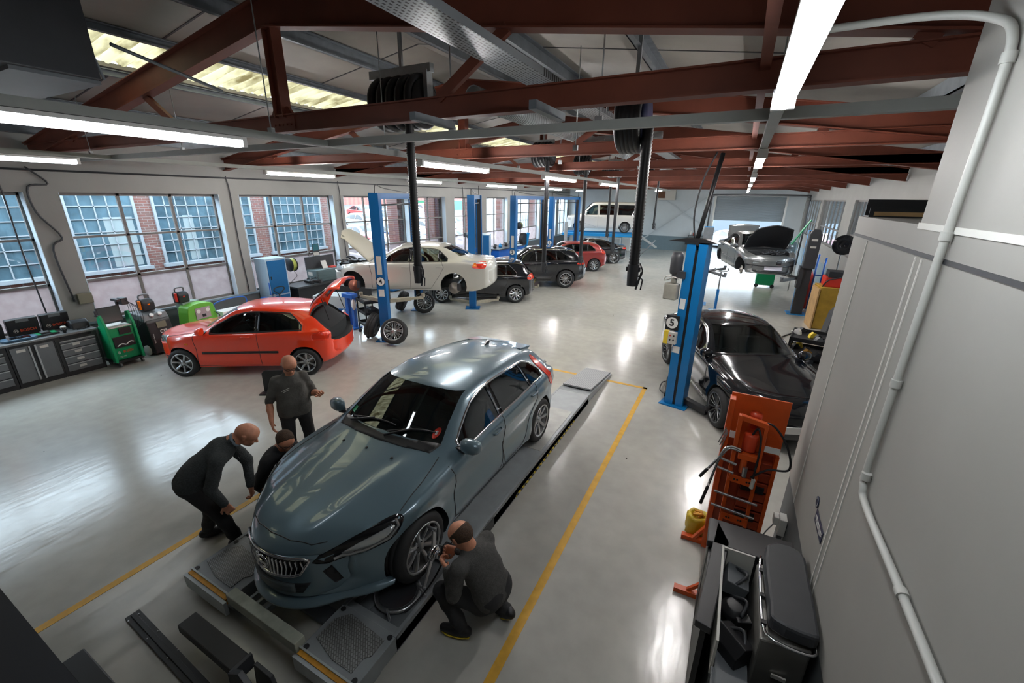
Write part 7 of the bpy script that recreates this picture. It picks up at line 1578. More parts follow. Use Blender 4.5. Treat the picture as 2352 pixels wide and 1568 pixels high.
t = thing('bottle_trolley', 'red gas bottle on a blue framed trolley in the right bay', 'gas bottle', (2.35, 17.4, 0)); b = MB(); b.lathe([(0, 0.05), (0.14, 0.05), (0.15, 0.1), (0.15, 1.2), (0.10, 1.35), (0.03, 1.42), (0, 1.42)], 20); b.build('bottle', M['red'], t); b = MB(); b.tube([(0.18, 0.15, 0), (0.2, 0.15, 1.9)], 0.03); b.tube([(0.4, 0.15, 0), (0.42, 0.15, 1.8)], 0.03); b.tube([(0.18, 0.15, 1.2), (0.42, 0.15, 1.2)], 0.02); b.build('trolley_frame', M['blue_plastic'], t)
t = thing('strut_machine', 'cluttered grey and black grinder stand beside the right wall', 'grinder', (2.75, 13.4, 0)); b = MB(); b.prism([(-0.35, 0), (0.3, 0), (0.3, 1.1), (0.0, 1.2), (-0.25, 0.8)], 'y', -0.3, 0.3); b.build('stand_body', M['dark_grey'], t, bevel=0.03); b = MB(); b.lathe([(0, -0.05), (0.16, -0.05), (0.16, 0.05), (0, 0.05)], 24, c=(0.0, -0.1, 1.32), axis='y'); b.build('grinding_wheel', M['steel'], t); b = MB(); b.tube(spline([(0, -0.1, 1.35), (0.25, -0.2, 1.6), (0.1, -0.3, 1.8), (0.0, -0.2, 1.7)], 6), 0.035); b.build('flexible_arm', M['black'], t)
t = thing('green_cart', 'green low trolley standing under the silver grey saloon', 'trolley', (1.35, 21.5, 0)); b = MB(); b.box(-0.35, 0.35, -0.35, 0.35, 0.1, 0.75); b.build('cart_body', M['green'], t, bevel=0.02)
for dx in (-0.3, 0.3): b = MB(); b.cyl((dx, -0.37, 0.08), (dx, -0.33, 0.08), 0.08); b.build('castor', M['black'], t)
t = thing('green_banner', 'green and white sheet hanging beyond the silver grey saloon', 'banner', (2.0, 21.0, 0)); b = MB(); b.bar((0.0, 0, 1.9), (0.5, 0, 2.9), 0.03, 0.35, (0, 1, 0)) ; b.build('green_sheet', M['green'], t); b = MB(); b.tube([(0.25, 0, 0), (0.25, 0, 2.4)], 0.02); b.build('banner_pole', M['steel'], t)
# pipe loop in front of the roller door
b = MB(); b.tube(spline([(-1.8, 30.0, 1.2), (-1.8, 30.0, 3.6), (-1.7, 30.0, 3.85), (-1.4, 30.0, 3.9), (2.9, 30.0, 3.9), (3.2, 30.0, 3.82), (3.3, 30.0, 3.5), (3.3, 30.0, 1.0), (3.3, 30.0, 0)], 6), 0.05)
o = b.build('door_track_pipe', M['dark_grey']); tag(o, 'dark pipe loop framing the roller shutter door', 'pipe', kind='structure')
t = thing('fluid_board', 'row of white and red bottles on a shelf by the far wall near lift 5', 'shelf', (-2.6, YB-0.25, 1.15)); b = MB(); b.box(-0.6, 0.6, -0.15, 0.15, -0.03, 0); b.box(-0.6, -0.56, -0.15, 0.2, -1.1, 0); b.box(0.56, 0.6, -0.15, 0.2, -1.1, 0); b.build('shelf_frame', M['mid_grey'], t)
for k in range(5):
    o = thing('oil_bottle', ['white', 'red', 'white', 'black', 'white'][k]+' bottle on the far wall shelf, '+['first', 'second', 'third', 'fourth', 'fifth'][k]+' along', 'bottle', (-3.05+k*0.22, YB-0.25, 1.15), 0, 'bottles on the far wall shelf'); b = MB(); b.lathe([(0, 0), (0.07, 0), (0.07, 0.2), (0.03, 0.27), (0.03, 0.31), (0, 0.31)], 12); b.build('bottle_body', M[['white', 'red', 'white', 'black', 'white'][k]], o)

# ------------------------------------------------------------------ orange hydraulic press beside the partition
PO = M['press_orange']
t = thing('hydraulic_press', 'orange hydraulic press with pump handles standing beside the cream partition', 'hydraulic press', (0.0, 0, 0))
b = MB(); b.box(0.20, 0.70, 4.29, 4.31, 1.25, 1.83); b.build('back_panel', PO, t, bevel=0.004)
b = MB(); b.box(0.22, 0.68, 4.26, 4.30, 0.06, 1.25); b.build('drawer_back', M['press_dark'], t)
for k in range(9):
    z = 0.18+k*0.115
    b = MB(); b.box(0.42, 0.655, 4.19, 4.26, z, z+0.095); b.build('ridged_drawer', M['press_dark'], t, bevel=0.006)
b = MB(); b.box(0.43, 0.63, 4.17, 4.20, 0.86, 0.93); b.build('black_plate', M['black'], t)
b = MB(); b.box(0.42, 0.60, 4.16, 4.20, 0.52, 0.60); b.build('black_plate', M['black'], t)
b = MB(); b.box(0.19, 0.24, 4.18, 4.30, 0, 1.80); b.build('side_upright', PO, t, bevel=0.004)
b = MB(); b.box(0.655, 0.69, 4.18, 4.28, 0, 1.30); b.build('side_upright', PO, t, bevel=0.004)
b = MB(); b.bar((-0.02, 4.23, 0.03), (0.60, 4.26, 0.03), 0.06, 0.05); b.bar((0.10, 4.21, 0.05), (0.22, 4.23, 0.26), 0.04, 0.03); b.build('foot', PO, t)
b = MB(); b.bar((0.0, 3.48, 0.03), (0.60, 3.50, 0.03), 0.06, 0.05); b.bar((0.12, 3.49, 0.05), (0.27, 3.5, 0.22), 0.03, 0.03); b.build('foot', PO, t)
b = MB(); b.bar((0.30, 4.10, 1.70), (0.31, 4.06, 0.48), 0.035, 0.06); b.bar((0.52, 4.10, 1.66), (0.53, 4.06, 0.48), 0.03, 0.05); b.bar((0.30, 4.10, 1.68), (0.52, 4.10, 1.64), 0.05, 0.05); b.build('tall_frame', PO, t, bevel=0.004)
for zc in (1.05, 0.60):
    b = MB(); b.bar((0.30, 4.04, zc), (0.53, 4.04, zc-0.02), 0.02, 0.075); pl = b.build('drilled_plate', PO, t, bevel=0.002)
    b = MB()
    for dx in (0.35, 0.375, 0.455, 0.48): b.cyl((dx, 4.028, zc-0.005), (dx, 4.022, zc-0.005), 0.009, n=10)
    b.build('plate_holes', M['black'], pl)
for z, x0, x1 in ((1.24, 0.20, 0.30), (1.14, 0.17, 0.29), (0.86, 0.20, 0.54), (0.70, 0.20, 0.54)): b = MB(); b.cyl((x0, 4.02, z), (x1+0.04, 4.02, z-0.03), 0.013, n=12); b.build('locking_pin', M['steel'], t)
b = MB(); b.lathe([(0, 1.34), (0.055, 1.34), (0.062, 1.36), (0.062, 1.50), (0.055, 1.52), (0, 1.52)], 28, c=(0.42, 4.12, 0)); b.lathe([(0, 1.55), (0.045, 1.55), (0.055, 1.68), (0.05, 1.70), (0, 1.70)], 28, c=(0.43, 4.20, 0)); b.build('ram_cylinder', mat('red orange enamel', (0.62, 0.06, 0.02), 0.3), t)
b = MB(); b.cyl((0.40, 4.06, 1.12), (0.40, 4.06, 1.34), 0.03); b.cbox((0.42, 4.06, 1.30), (0.16, 0.06, 0.06)); b.build('pump_block', PO, t, bevel=0.006)
b = MB(); b.cyl((0.42, 4.03, 1.10), (0.42, 4.03, 1.2), 0.022); b.build('ram_tip', M['steel'], t)
for dz, dy, grip in ((0.0, 0.0, (0.05, 3.95, 1.02)), (0.02, 0.02, (0.10, 3.92, 0.74))):
    P_ = [(0.36, 4.05, 1.34+dz), (0.26, 4.03, 1.36+dz), (0.20, 4.0, 1.28+dz), Vector(grip).lerp(Vector((0.2, 4.0, 1.28)), 0.35)]
    b = MB(); b.tube(spline(P_, 6), 0.012, 10); h = b.build('pump_handle', M['chrome'], t)
    b = MB(); b.cyl(P_[3], grip, 0.015, n=12); b.build('rubber_grip', M['black'], h)
for P_ in ([(0.45, 4.15, 1.60), (0.56, 4.1, 1.66), (0.70, 4.08, 1.50), (0.76, 4.05, 1.28), (0.60, 4.05, 1.22), (0.48, 4.04, 1.10)], [(0.42, 4.1, 1.50), (0.46, 4.08, 1.60), (0.50, 4.04, 1.45), (0.50, 4.03, 1.05)]):
    b = MB(); b.tube(spline(P_, 8), 0.010, 8); b.build('hydraulic_hose', M['black'], t)
b = MB(); b.cyl((0.50, 4.02, 1.00), (0.505, 4.02, 1.10), 0.018); b.build('hose_coupling', M['label'], t)
b = MB(); b.box(0.545, 0.67, 4.12, 4.13, 1.36, 1.42); b.box(0.24, 0.29, 4.14, 4.17, 1.42, 1.48); b.build('printed_label', M['paper'], t)
b = MB(); b.box(0.64, 0.665, 4.10, 4.14, 0.12, 0.42); b.build('yellow_level', M['hazard_yellow'], t)
for k in range(3): b = MB(); b.cyl((0.16+k*0.015, 4.12, 1.35-k*0.03), (0.20+k*0.01, 4.12, 1.52-k*0.02), 0.006); b.build('hanging_rod', M['steel'], t)
# yellow bag
t = thing('yellow_bag', 'yellow plastic sack of rags on the floor by the orange press foot', 'bag', (0.115, 4.40, 0))
b = MB(); vs = []; fs = []; n = 22; rows = [(0.10, 0.0), (0.118, 0.02), (0.12, 0.08), (0.112, 0.15), (0.118, 0.20), (0.10, 0.235), (0.07, 0.225), (0.05, 0.20)]
for i, (r, z) in enumerate(rows):
    for j in range(n):
        a = 2*math.pi*j/n; k = 1+0.07*math.sin(5*a+i*1.3)+0.05*math.sin(9*a-i); vs.append((r*k*math.cos(a), r*k*math.sin(a), z+0.014*math.sin(4*a+i)))
for i in range(len(rows)-1):
    for j in range(n): fs.append((i*n+j, i*n+(j+1) % n, (i+1)*n+(j+1) % n, (i+1)*n+j))
fs += [tuple(reversed(range(n))), tuple(range((len(rows)-1)*n, len(rows)*n))]
b.add(vs, fs, True); b.build('sack', mat('yellow sack', (0.55, 0.38, 0.01), 0.35, noise=0.15), t)
b = MB()
for k in range(5): a = k*1.26; b.tube(spline([(0.05*math.cos(a), 0.05*math.sin(a), 0.22), (0.03, 0.03*math.sin(a*2), 0.26), (0.06*math.cos(a+1), 0.06*math.sin(a+1), 0.235)], 5), 0.012)
b.build('crumpled_rags', M['orange'], t)

# ------------------------------------------------------------------ black parts trough and parts washer
t = thing('parts_trough', 'long black framed trough holding old car parts beside the parts washer', 'parts bin', (0, 0, 0))
Z0 = 0.98
b = MB(); b.box(0.18, 0.80, 3.14, 3.44, Z0-0.06, Z0); b.prism([(0.245, 3.44), (0.16, 2.36), (0.26, 2.34), (0.345, 3.20)], 'z', Z0-0.06, Z0); b.build('rubber_rim', M['black'], t, bevel=0.008)
b = MB(); b.box(0.20, 0.78, 3.12, 3.42, 0.10, Z0-0.06); b.box(0.20, 0.235, 2.36, 3.2, 0.10, Z0-0.06); b.box(0.20, 0.52, 2.36, 3.2, 0.08, 0.12); b.build('trough_wall', M['black'], t)
b = MB(); b.box(0.29, 0.305, 2.26, 3.12, 0.70, 1.0); b.box(0.30, 0.52, 3.10, 3.115, 0.70, 1.0); b.build('cream_liner', M['label'], t)
for sx in (0.25, 0.7):
    for sy in (2.42, 3.34): b = MB(); b.cyl((sx-0.02, sy, 0.05), (sx+0.02, sy, 0.05), 0.05); b.build('castor', M['dark_grey'], t)
for k, (x, y, z, lab) in enumerate([(0.41, 2.98, 0.80, 'dark mesh covered filter part at the far end of the trough'), (0.42, 2.76, 0.74, 'round black pump part in the middle of the trough'), (0.42, 2.52, 0.70, 'boxy black casing at the near end of the trough')]):
    p = thing('scrap_part', lab, 'car part', (x, y, z), 0.4*k)
    b = MB()
    if k == 0: b.prism([(-0.09, -0.02), (0.07, -0.02), (0.09, 0.07), (-0.06, 0.10)], 'y', -0.10, 0.10)
    elif k == 1: b.lathe([(0, 0), (0.09, 0), (0.095, 0.05), (0.06, 0.09), (0, 0.09)], 20); b.cbox((0.02, -0.08, 0.03), (0.1, 0.08, 0.07))
    else: b.prism([(-0.09, -0.04), (0.09, -0.04), (0.08, 0.08), (-0.02, 0.12), (-0.09, 0.05)], 'y', -0.11, 0.11)
    b.build('part_body', [M['mid_grey'], M['black'], M['black']][k], p, bevel=0.006)
    b = MB(); b.tube(spline([(0, -0.09, 0.08), (0.07, 0, 0.12), (0, 0.08, 0.08)], 5), 0.012); b.build('part_pipe', M['dark_grey'], p)
b = MB(); b.box(0.305, 0.52, 2.30, 3.10, 0.655, 0.66); b.box(0.305, 0.52, 2.3, 3.1, 0.1, 0.655); o = b.build('trough_floor', M['mid_grey'], t)
t = thing('parts_washer', 'grey parts washer tank with black lid and chrome rail against the partition', 'parts washer', (0, 0, 0))
b = MB(); b.prism([(0.53, 3.06), (0.80, 3.06), (0.815, 2.45), (0.53, 2.40)], 'z', 0.10, 1.0); b.build('washer_tank', mat('brushed tank', (0.30, 0.29, 0.27), 0.35, 0.5, noise=0.1), t, bevel=0.015)
b = MB(); b.prism(smooth_poly([(0.575, 3.14), (0.80, 3.18), (0.825, 2.90), (0.83, 2.52), (0.80, 2.44), (0.59, 2.46), (0.57, 2.60)], 3), 'z', 1.03, 1.13); b.build('washer_lid', M['dark_grey'], t, bevel=0.03)
b = MB(); b.tube(spline([(0.55, 3.10, 1.03), (0.54, 2.9, 1.03), (0.545, 2.5, 1.03), (0.60, 2.40, 1.03), (0.80, 2.40, 1.03), (0.825, 2.5, 1.03)], 5), 0.010, 8); b.build('chrome_rail', M['chrome'], t)
for y in (2.95, 2.72, 2.5): b = MB(); b.cbox((0.55, y, 1.03), (0.03, 0.03, 0.03)); b.build('rail_clip', M['black'], t)
b = MB(); b.box(0.64, 0.72, 2.405, 2.418, 0.72, 0.745); b.build('tank_label', M['label'], t)
t = thing('steel_cupboard', 'low dark grey steel cupboard in the foreground below the parts washer', 'cupboard', (0, 0, 0))
b = MB(); b.box(0.30, 0.83, 1.5, 2.20, 0.0, 0.80); b.build('cupboard_body', M['dark_grey'], t, bevel=0.006)
b = MB(); b.box(0.29, 0.835, 1.48, 2.22, 0.80, 0.82); b.build('cupboard_top', M['mid_grey'], t)
# ------------------------------------------------------------------ people: smooth bodies grown from joints
def sdf_mesh(prims, res, name, m):
    """prims: (a, b, ra, rb, k, group) round cones; smooth union, returned as one closed surface"""
    P = [(np.array(p[0], float), np.array(p[1], float), p[2], p[3], p[4] if len(p) > 4 else 0.03, p[5] if len(p) > 5 else None) for p in prims]
    lo = np.min([np.minimum(p[0]-p[2], p[1]-p[3]) for p in P], 0)-0.03; hi = np.max([np.maximum(p[0]+p[2], p[1]+p[3]) for p in P], 0)+0.03
    n = np.ceil((hi-lo)/res).astype(int)+1; F = np.full(n, 1.0, np.float32)
    ax = [lo[i]+res*np.arange(n[i]) for i in range(3)]
    for a, b, ra, rb, k, cut in P:
        l = np.minimum(a-ra, b-rb)-k*1.5-0.02; h = np.maximum(a+ra, b+rb)+k*1.5+0.02
        i0 = np.clip(((l-lo)/res).astype(int), 0, n-1); i1 = np.clip(((h-lo)/res).astype(int)+2, 1, n)
        X, Y, Z = np.meshgrid(ax[0][i0[0]:i1[0]], ax[1][i0[1]:i1[1]], ax[2][i0[2]:i1[2]], indexing='ij')
        ba = b-a; L2 = max(ba.dot(ba), 1e-9)
        t = np.clip(((X-a[0])*ba[0]+(Y-a[1])*ba[1]+(Z-a[2])*ba[2])/L2, 0, 1)
        d = np.sqrt((X-a[0]-t*ba[0])**2+(Y-a[1]-t*ba[1])**2+(Z-a[2]-t*ba[2])**2)-(ra+(rb-ra)*t)
        if cut is not None:
            for q, nn in cut: d = np.maximum(d, (X-q[0])*nn[0]+(Y-q[1])*nn[1]+(Z-q[2])*nn[2])
        s = (slice(i0[0], i1[0]), slice(i0[1], i1[1]), slice(i0[2], i1[2])); f = F[s]; hh = np.clip(0.5+0.5*(f-d)/k, 0, 1)
        F[s] = d*hh+f*(1-hh)-k*hh*(1-hh)
    I = F < 0; c = np.zeros(n-1, np.int32); corners = [(i, j, k) for i in (0, 1) for j in (0, 1) for k in (0, 1)]
    sub = lambda A, o: A[o[0]:n[0]-1+o[0], o[1]:n[1]-1+o[1], o[2]:n[2]-1+o[2]]
    for o in corners: c += sub(I, o)
    cells = np.argwhere((c > 0) & (c < 8)); idx = -np.ones(n-1, np.int64); idx[tuple(cells.T)] = np.arange(len(cells))
    acc = np.zeros((len(cells), 3)); cnt = np.zeros(len(cells))
    for o in corners:
        for x in range(3):
            if o[x]: continue
            o2 = list(o); o2[x] = 1
            fa = F[tuple((cells+o).T)]; fb = F[tuple((cells+o2).T)]; mk = (fa < 0) != (fb < 0); t = np.where(mk, fa/np.where(fa == fb, 1, fa-fb), 0)
            p = np.array(o, float)[None].repeat(len(cells), 0); p[:, x] = t; acc += p*mk[:, None]; cnt += mk
    V = lo+(cells+acc/cnt[:, None])*res; faces = []
    for x in range(3):
        y, z = (x+1) % 3, (x+2) % 3; sl = [slice(1, n[i]-1) for i in range(3)]; sl[x] = slice(0, n[x]-1); s2 = list(sl); s2[x] = slice(1, n[x])
        A = I[tuple(sl)]; B = I[tuple(s2)]
        for inside, flip in ((A & ~B, False), (~A & B, True)):
            e = np.argwhere(inside); off = np.ones(3, int); off[x] = 0; e = e+off
            q = []
            for dy, dz in ((-1, -1), (0, -1), (0, 0), (-1, 0)):
                w = e.copy(); w[:, y] += dy; w[:, z] += dz; q.append(idx[tuple(w.T)])
            q = np.stack(q, 1); q = q[:, ::-1] if flip else q; q = q[(q >= 0).all(1)]; faces.append(q)
    Fc = np.concatenate(faces); me = bpy.data.meshes.new(name); me.from_pydata(V.tolist(), [], Fc.tolist()); me.materials.append(m)
    bm = bmesh.new(); bm.from_mesh(me)
    for _ in range(2): bmesh.ops.smooth_vert(bm, verts=bm.verts, factor=0.35, use_axis_x=True, use_axis_y=True, use_axis_z=True)
    bm.to_mesh(me); bm.free(); me.polygons.foreach_set('use_smooth', [True]*len(me.polygons)); me.update(); return me
def sdf_obj(prims, res, name, m, parent=None):
    o = bpy.data.objects.new(name, sdf_mesh(prims, res, name, m)); COL.objects.link(o); o.parent = parent; return o
V3 = Vector
def head_prims(c, f, u, big=1.0):
    c = V3(c); f = V3(f).normalized(); u = V3(u); u = (u-f*u.dot(f)).normalized(); r = f.cross(u); g = lambda a, b_, d: tuple(c+(r*a+f*b_+u*d)*big)
    p = []
    p += [(g(0, -0.012, 0.035), g(0, 0.018, 0.035), 0.083*big, 0.080*big, 0.03), (g(0, -0.05, 0.01), g(0, -0.02, 0.0), 0.062*big, 0.06*big, 0.04)]
    p += [(g(-0.028, 0.048, 0.03), g(0.028, 0.048, 0.03), 0.046*big, 0.046*big, 0.03), (g(0, 0.055, -0.045), g(0, 0.035, -0.03), 0.042*big, 0.055*big, 0.03), (g(-0.030, 0.03, -0.055), g(0.030, 0.03, -0.055), 0.036*big, 0.036*big, 0.03), (g(0, 0.072, -0.085), g(0, 0.05, -0.08), 0.022*big, 0.028*big, 0.025)]
    p += [(g(0, 0.092, 0.012), g(0, 0.116, -0.022), 0.010*big, 0.014*big, 0.014), (g(-0.011, 0.105, -0.026), g(0.011, 0.105, -0.026), 0.009*big, 0.009*big, 0.01)]
    p += [(g(-0.018, 0.094, -0.052), g(0.018, 0.094, -0.052), 0.008*big, 0.008*big, 0.010), (g(-0.012, 0.092, -0.064), g(0.012, 0.092, -0.064), 0.008*big, 0.008*big, 0.010)]
    for s in (-1, 1):
        p += [(g(s*0.018, 0.083, 0.030), g(s*0.045, 0.072, 0.028), 0.010*big, 0.009*big, 0.014), (g(s*0.040, 0.070, -0.020), g(s*0.030, 0.075, -0.03), 0.020*big, 0.018*big, 0.02)]
        p += [(g(s*0.080, -0.002, 0.022), g(s*0.076, 0.004, -0.022), 0.013*big, 0.009*big, 0.008), (g(s*0.086, -0.014, 0.018), g(s*0.080, -0.008, -0.01), 0.010*big, 0.008*big, 0.008)]
    return p, g, (r, f, u)
def hand_prims(w, d, nrm, curl=0.5, side=1, k=1.0):
    """w wrist, d pointing along the palm, nrm palm normal (towards which the fingers curl), side +1/-1 for the thumb"""
    w = V3(w); d = V3(d).normalized(); nrm = V3(nrm); nrm = (nrm-d*nrm.dot(d)).normalized(); s = d.cross(nrm)*side; p = []
    for a in (-0.028, -0.010, 0.010, 0.028): p.append((w+d*0.015+s*a*0.6, w+d*0.085+s*a, 0.017, 0.014, 0.012))
    for i, (a, L) in enumerate(((0.032, 0.068), (0.011, 0.076), (-0.011, 0.071), (-0.031, 0.055))):
        q = w+d*0.088+s*a; c1 = curl*0.9; c2 = curl*1.9+0.05*i; d1 = d*math.cos(c1)+nrm*math.sin(c1)+s*a*1.5; d2 = d*math.cos(c2)+nrm*math.sin(c2); d3 = d*math.cos(c2*1.35)+nrm*math.sin(c2*1.35)
        q1 = q+d1*L*0.5; q2 = q1+d2*L*0.32; q3 = q2+d3*L*0.24
        p += [(q, q1, 0.0100, 0.0092, 0.005), (q1, q2, 0.0092, 0.0085, 0.004), (q2, q3, 0.0085, 0.0075, 0.004)]
    t0 = w+d*0.025+s*0.028; t1 = t0+(d*0.6+s*0.75+nrm*0.35)*0.042; t2 = t1+(d*0.85+s*0.2+nrm*0.5)*0.032
    p += [(t0, t1, 0.015, 0.012, 0.008), (t1, t2, 0.0115, 0.0095, 0.005)]
    return [(tuple(a), tuple(b_), r1, r2, kk) for a, b_, r1, r2, kk in p]
def person(lab, J, top, trou, head_f, head_u, hair, fit=1.0, sleeve=1.0, hands=None, cloth_top=0.0, glasses=None, collar=None, shoes=None, belly=0.0, shoe_dir=None):
    """J: joint positions"""
    hp, g, fr = head_prims(J['head'], head_f, head_u); sk = list(hp); up = fr[2]; neck = V3(J['neck'])
    sk += [(tuple(g(0, -0.03, -0.05)), tuple(neck), 0.056, 0.062, 0.03)]
    ch = V3(J['chest']); pv = V3(J['hips'])
    sk += [(tuple(neck), tuple(ch), 0.05, 0.09, 0.05), (tuple(ch), tuple(pv), 0.10, 0.10, 0.05)]
    for s in 'LR':
        sh, el, wr = V3(J['sh'+s]), V3(J['el'+s]), V3(J['wr'+s]); sk += [(tuple(ch), tuple(sh), 0.06, 0.045, 0.03), (tuple(sh), tuple(el), 0.042, 0.038, 0.02), (tuple(el), tuple(el.lerp(wr, 0.35)), 0.040, 0.042, 0.02), (tuple(el.lerp(wr, 0.35)), tuple(wr), 0.041, 0.027, 0.02)]
        d, nrm, curl = hands[s]; sk += hand_prims(wr, d, nrm, curl, 1 if s == 'L' else -1)
        hi, kn, an = V3(J['hi'+s]), V3(J['kn'+s]), V3(J['an'+s]); sk += [(tuple(pv), tuple(hi), 0.08, 0.07, 0.03), (tuple(hi), tuple(kn), 0.07, 0.05, 0.02), (tuple(kn), tuple(an), 0.048, 0.035, 0.02)]
    o = sdf_obj(sk, 0.0058, 'person', M['skin']); tag(o, lab, 'person')
    T = []; ax = (V3(J['shL'])-V3(J['shR'])).normalized(); w = 0.062*fit
    fwd = V3(J.get('fwd', tuple(fr[1]))).normalized()
    for q, ww, rr in ((ch, 0.07, 0.115), (ch.lerp(pv, 0.35), 0.07, 0.122+belly*0.4), (ch.lerp(pv, 0.7), 0.065, 0.120+belly), (ch.lerp(pv, 0.98), 0.085, 0.122+belly*0.5)): T.append((tuple(q-ax*ww+fwd*belly*0.5), tuple(q+ax*ww+fwd*belly*0.5), rr*fit, rr*fit, 0.05))
    T += [(tuple(ch), tuple(pv), 0.12*fit, 0.12*fit, 0.04), (tuple(V3(J['shL'])-ax*0.03), tuple(V3(J['shR'])+ax*0.03), 0.068*fit, 0.068*fit, 0.04), (tuple(neck), tuple(neck.lerp(ch, 0.6)), 0.068, 0.11, 0.05)]
    for s in 'LR':
        sh, el, wr = V3(J['sh'+s]), V3(J['el'+s]), V3(J['wr'+s]); T += [(tuple(sh), tuple(el), 0.066*fit, 0.054*fit, 0.035)]
        e = el.lerp(wr, sleeve) if sleeve > 0 else el.lerp(sh, 0.12)
        if sleeve > 0: T += [(tuple(el), tuple(e), 0.054*fit, 0.043*fit, 0.02)]
        rnd = random.Random(len(lab)); 
        for k in range(3):
            q = sh.lerp(el, 0.55+0.18*k); T.append((tuple(q+V3((rnd.uniform(-.012, .012), rnd.uniform(-.012, .012), 0))), tuple(q+V3((0.01, 0.01, 0.01))), 0.056*fit, 0.058*fit, 0.012))
    if collar: T += [(tuple(neck+up*0.015-ax*0.045), tuple(neck+up*0.015+ax*0.045), 0.030, 0.030, 0.02)]
    sdf_obj(T, 0.0075, 'sweater' if top is M['sweater'] else 'work_shirt', top, o)
    L = [(tuple(pv-ax*0.075), tuple(pv+ax*0.075), 0.125*fit, 0.125*fit, 0.05), (tuple(pv.lerp(ch, 0.15)-ax*0.07), tuple(pv.lerp(ch, 0.15)+ax*0.07), 0.118*fit, 0.118*fit, 0.05)]
    for s in 'LR':
        hi, kn, an = V3(J['hi'+s]), V3(J['kn'+s]), V3(J['an'+s]); e = an.lerp(kn, 0.05)
        L += [(tuple(pv.lerp(hi, 0.6)), tuple(hi), 0.12, 0.098, 0.04), (tuple(hi), tuple(kn), 0.094, 0.070, 0.03), (tuple(kn), tuple(kn.lerp(e, 0.35)), 0.069, 0.068, 0.02), (tuple(kn.lerp(e, 0.35)), tuple(e), 0.066, 0.056, 0.02), (tuple(kn.lerp(e, 0.8)), tuple(kn.lerp(e, 0.82)), 0.066, 0.066, 0.015)]
    sdf_obj(L, 0.0085, 'trousers', trou, o)
    for s in 'LR':
        an = V3(J['an'+s]); d = V3(shoe_dir[s]).normalized(); dn = V3(J.get('down'+s, (0, 0, -1))).normalized()
        p = an+dn*0.04; Q = [(tuple(p-d*0.05), tuple(p+d*0.06), 0.043, 0.046, 0.03), (tuple(p+d*0.06+dn*0.0), tuple(p+d*0.165+dn*0.008), 0.046, 0.036, 0.03), (tuple(an), tuple(p), 0.045, 0.045, 0.03)]
        so = sdf_obj(Q, 0.007, 'shoe', M['black'], o)
        if shoes: b = MB(); q = p+dn*0.036; sd = d.cross(dn).normalized(); b.tube([q-d*0.07+sd*0.03, q+d*0.0+sd*0.045, q+d*0.12+sd*0.043, q+d*0.185+sd*0.015, q+d*0.185-sd*0.015, q+d*0.12-sd*0.043, q-sd*0.045, q-d*0.07-sd*0.03], 0.007, 6, True); b.build('shoe_sole_stripe', M['hazard_yellow'], so)
    r, f, u = fr
    if hair:
        c = V3(J['head']); H = []
        if hair == 'full': cut = [(g(0, 0.045, 0.045), f*0.9-u*0.44), (g(0, 0, -0.03), -u)]; H = [(g(0, -0.012, 0.037), g(0, 0.018, 0.037), 0.092, 0.090, 0.02, cut), (g(0, -0.05, 0.012), g(0, -0.02, 0.0), 0.070, 0.068, 0.03, cut)]
        elif hair == 'back': cut = [(g(0, -0.01, 0.062), f*0.40+u*0.92), (g(0, 0, -0.055), -u)]; H = [(g(0, -0.012, 0.035), g(0, 0.018, 0.035), 0.0895, 0.087, 0.02, cut), (g(0, -0.05, 0.01), g(0, -0.02, 0.0), 0.068, 0.066, 0.03, cut)]
        else: cut = [(g(0, -0.005, 0.035), f*0.45+u*0.89), (g(0, 0, -0.05), -u)]; H = [(g(0, -0.012, 0.035), g(0, 0.018, 0.035), 0.0842, 0.0815, 0.02, cut), (g(0, -0.05, 0.01), g(0, -0.02, 0.0), 0.0635, 0.0612, 0.03, cut)]
        H = [h[:5]+([(tuple(q), tuple(nn)) for q, nn in h[5]],) for h in H]
        sdf_obj(H, 0.0055, 'hair', M['hair'] if hair != 'crop' else M['hair_grey'], o)
    # eyes and brows
    b = MB()
    for s in (-1, 1): b.sphere(tuple(g(s*0.030, 0.082, 0.012)), 0.0125, 10)
    b.build('eyes', M['paper'], o)
    b = MB()
    for s in (-1, 1): b.sphere(tuple(g(s*0.030, 0.0905, 0.010)), 0.0062, 8)
    b.build('pupils', M['black'], o)
    b = MB()
    for s in (-1, 1): b.tube([g(s*0.014, 0.094, 0.034), g(s*0.032, 0.092, 0.040), g(s*0.050, 0.078, 0.034)], 0.0035, 6)
    b.build('eyebrows', M['hair'] if hair != 'crop' else M['hair_grey'], o)
    if glasses:
        b = MB()
        for s in (-1, 1):
            b.tube([g(s*0.032+0.024*math.cos(a), 0.106-0.006*math.cos(a)*s*0.5, 0.010+0.017*math.sin(a)) for a in [i*math.pi/8 for i in range(16)]], 0.0028, 5, True); b.tube([g(s*0.056, 0.102, 0.014), g(s*0.084, 0.06, 0.016), g(s*0.088, 0.0, 0.016)], 0.0028, 5)
        b.tube([g(-0.008, 0.108, 0.013), g(0.008, 0.108, 0.013)], 0.0028, 5); b.build('glasses', M['black'], o)
    return o

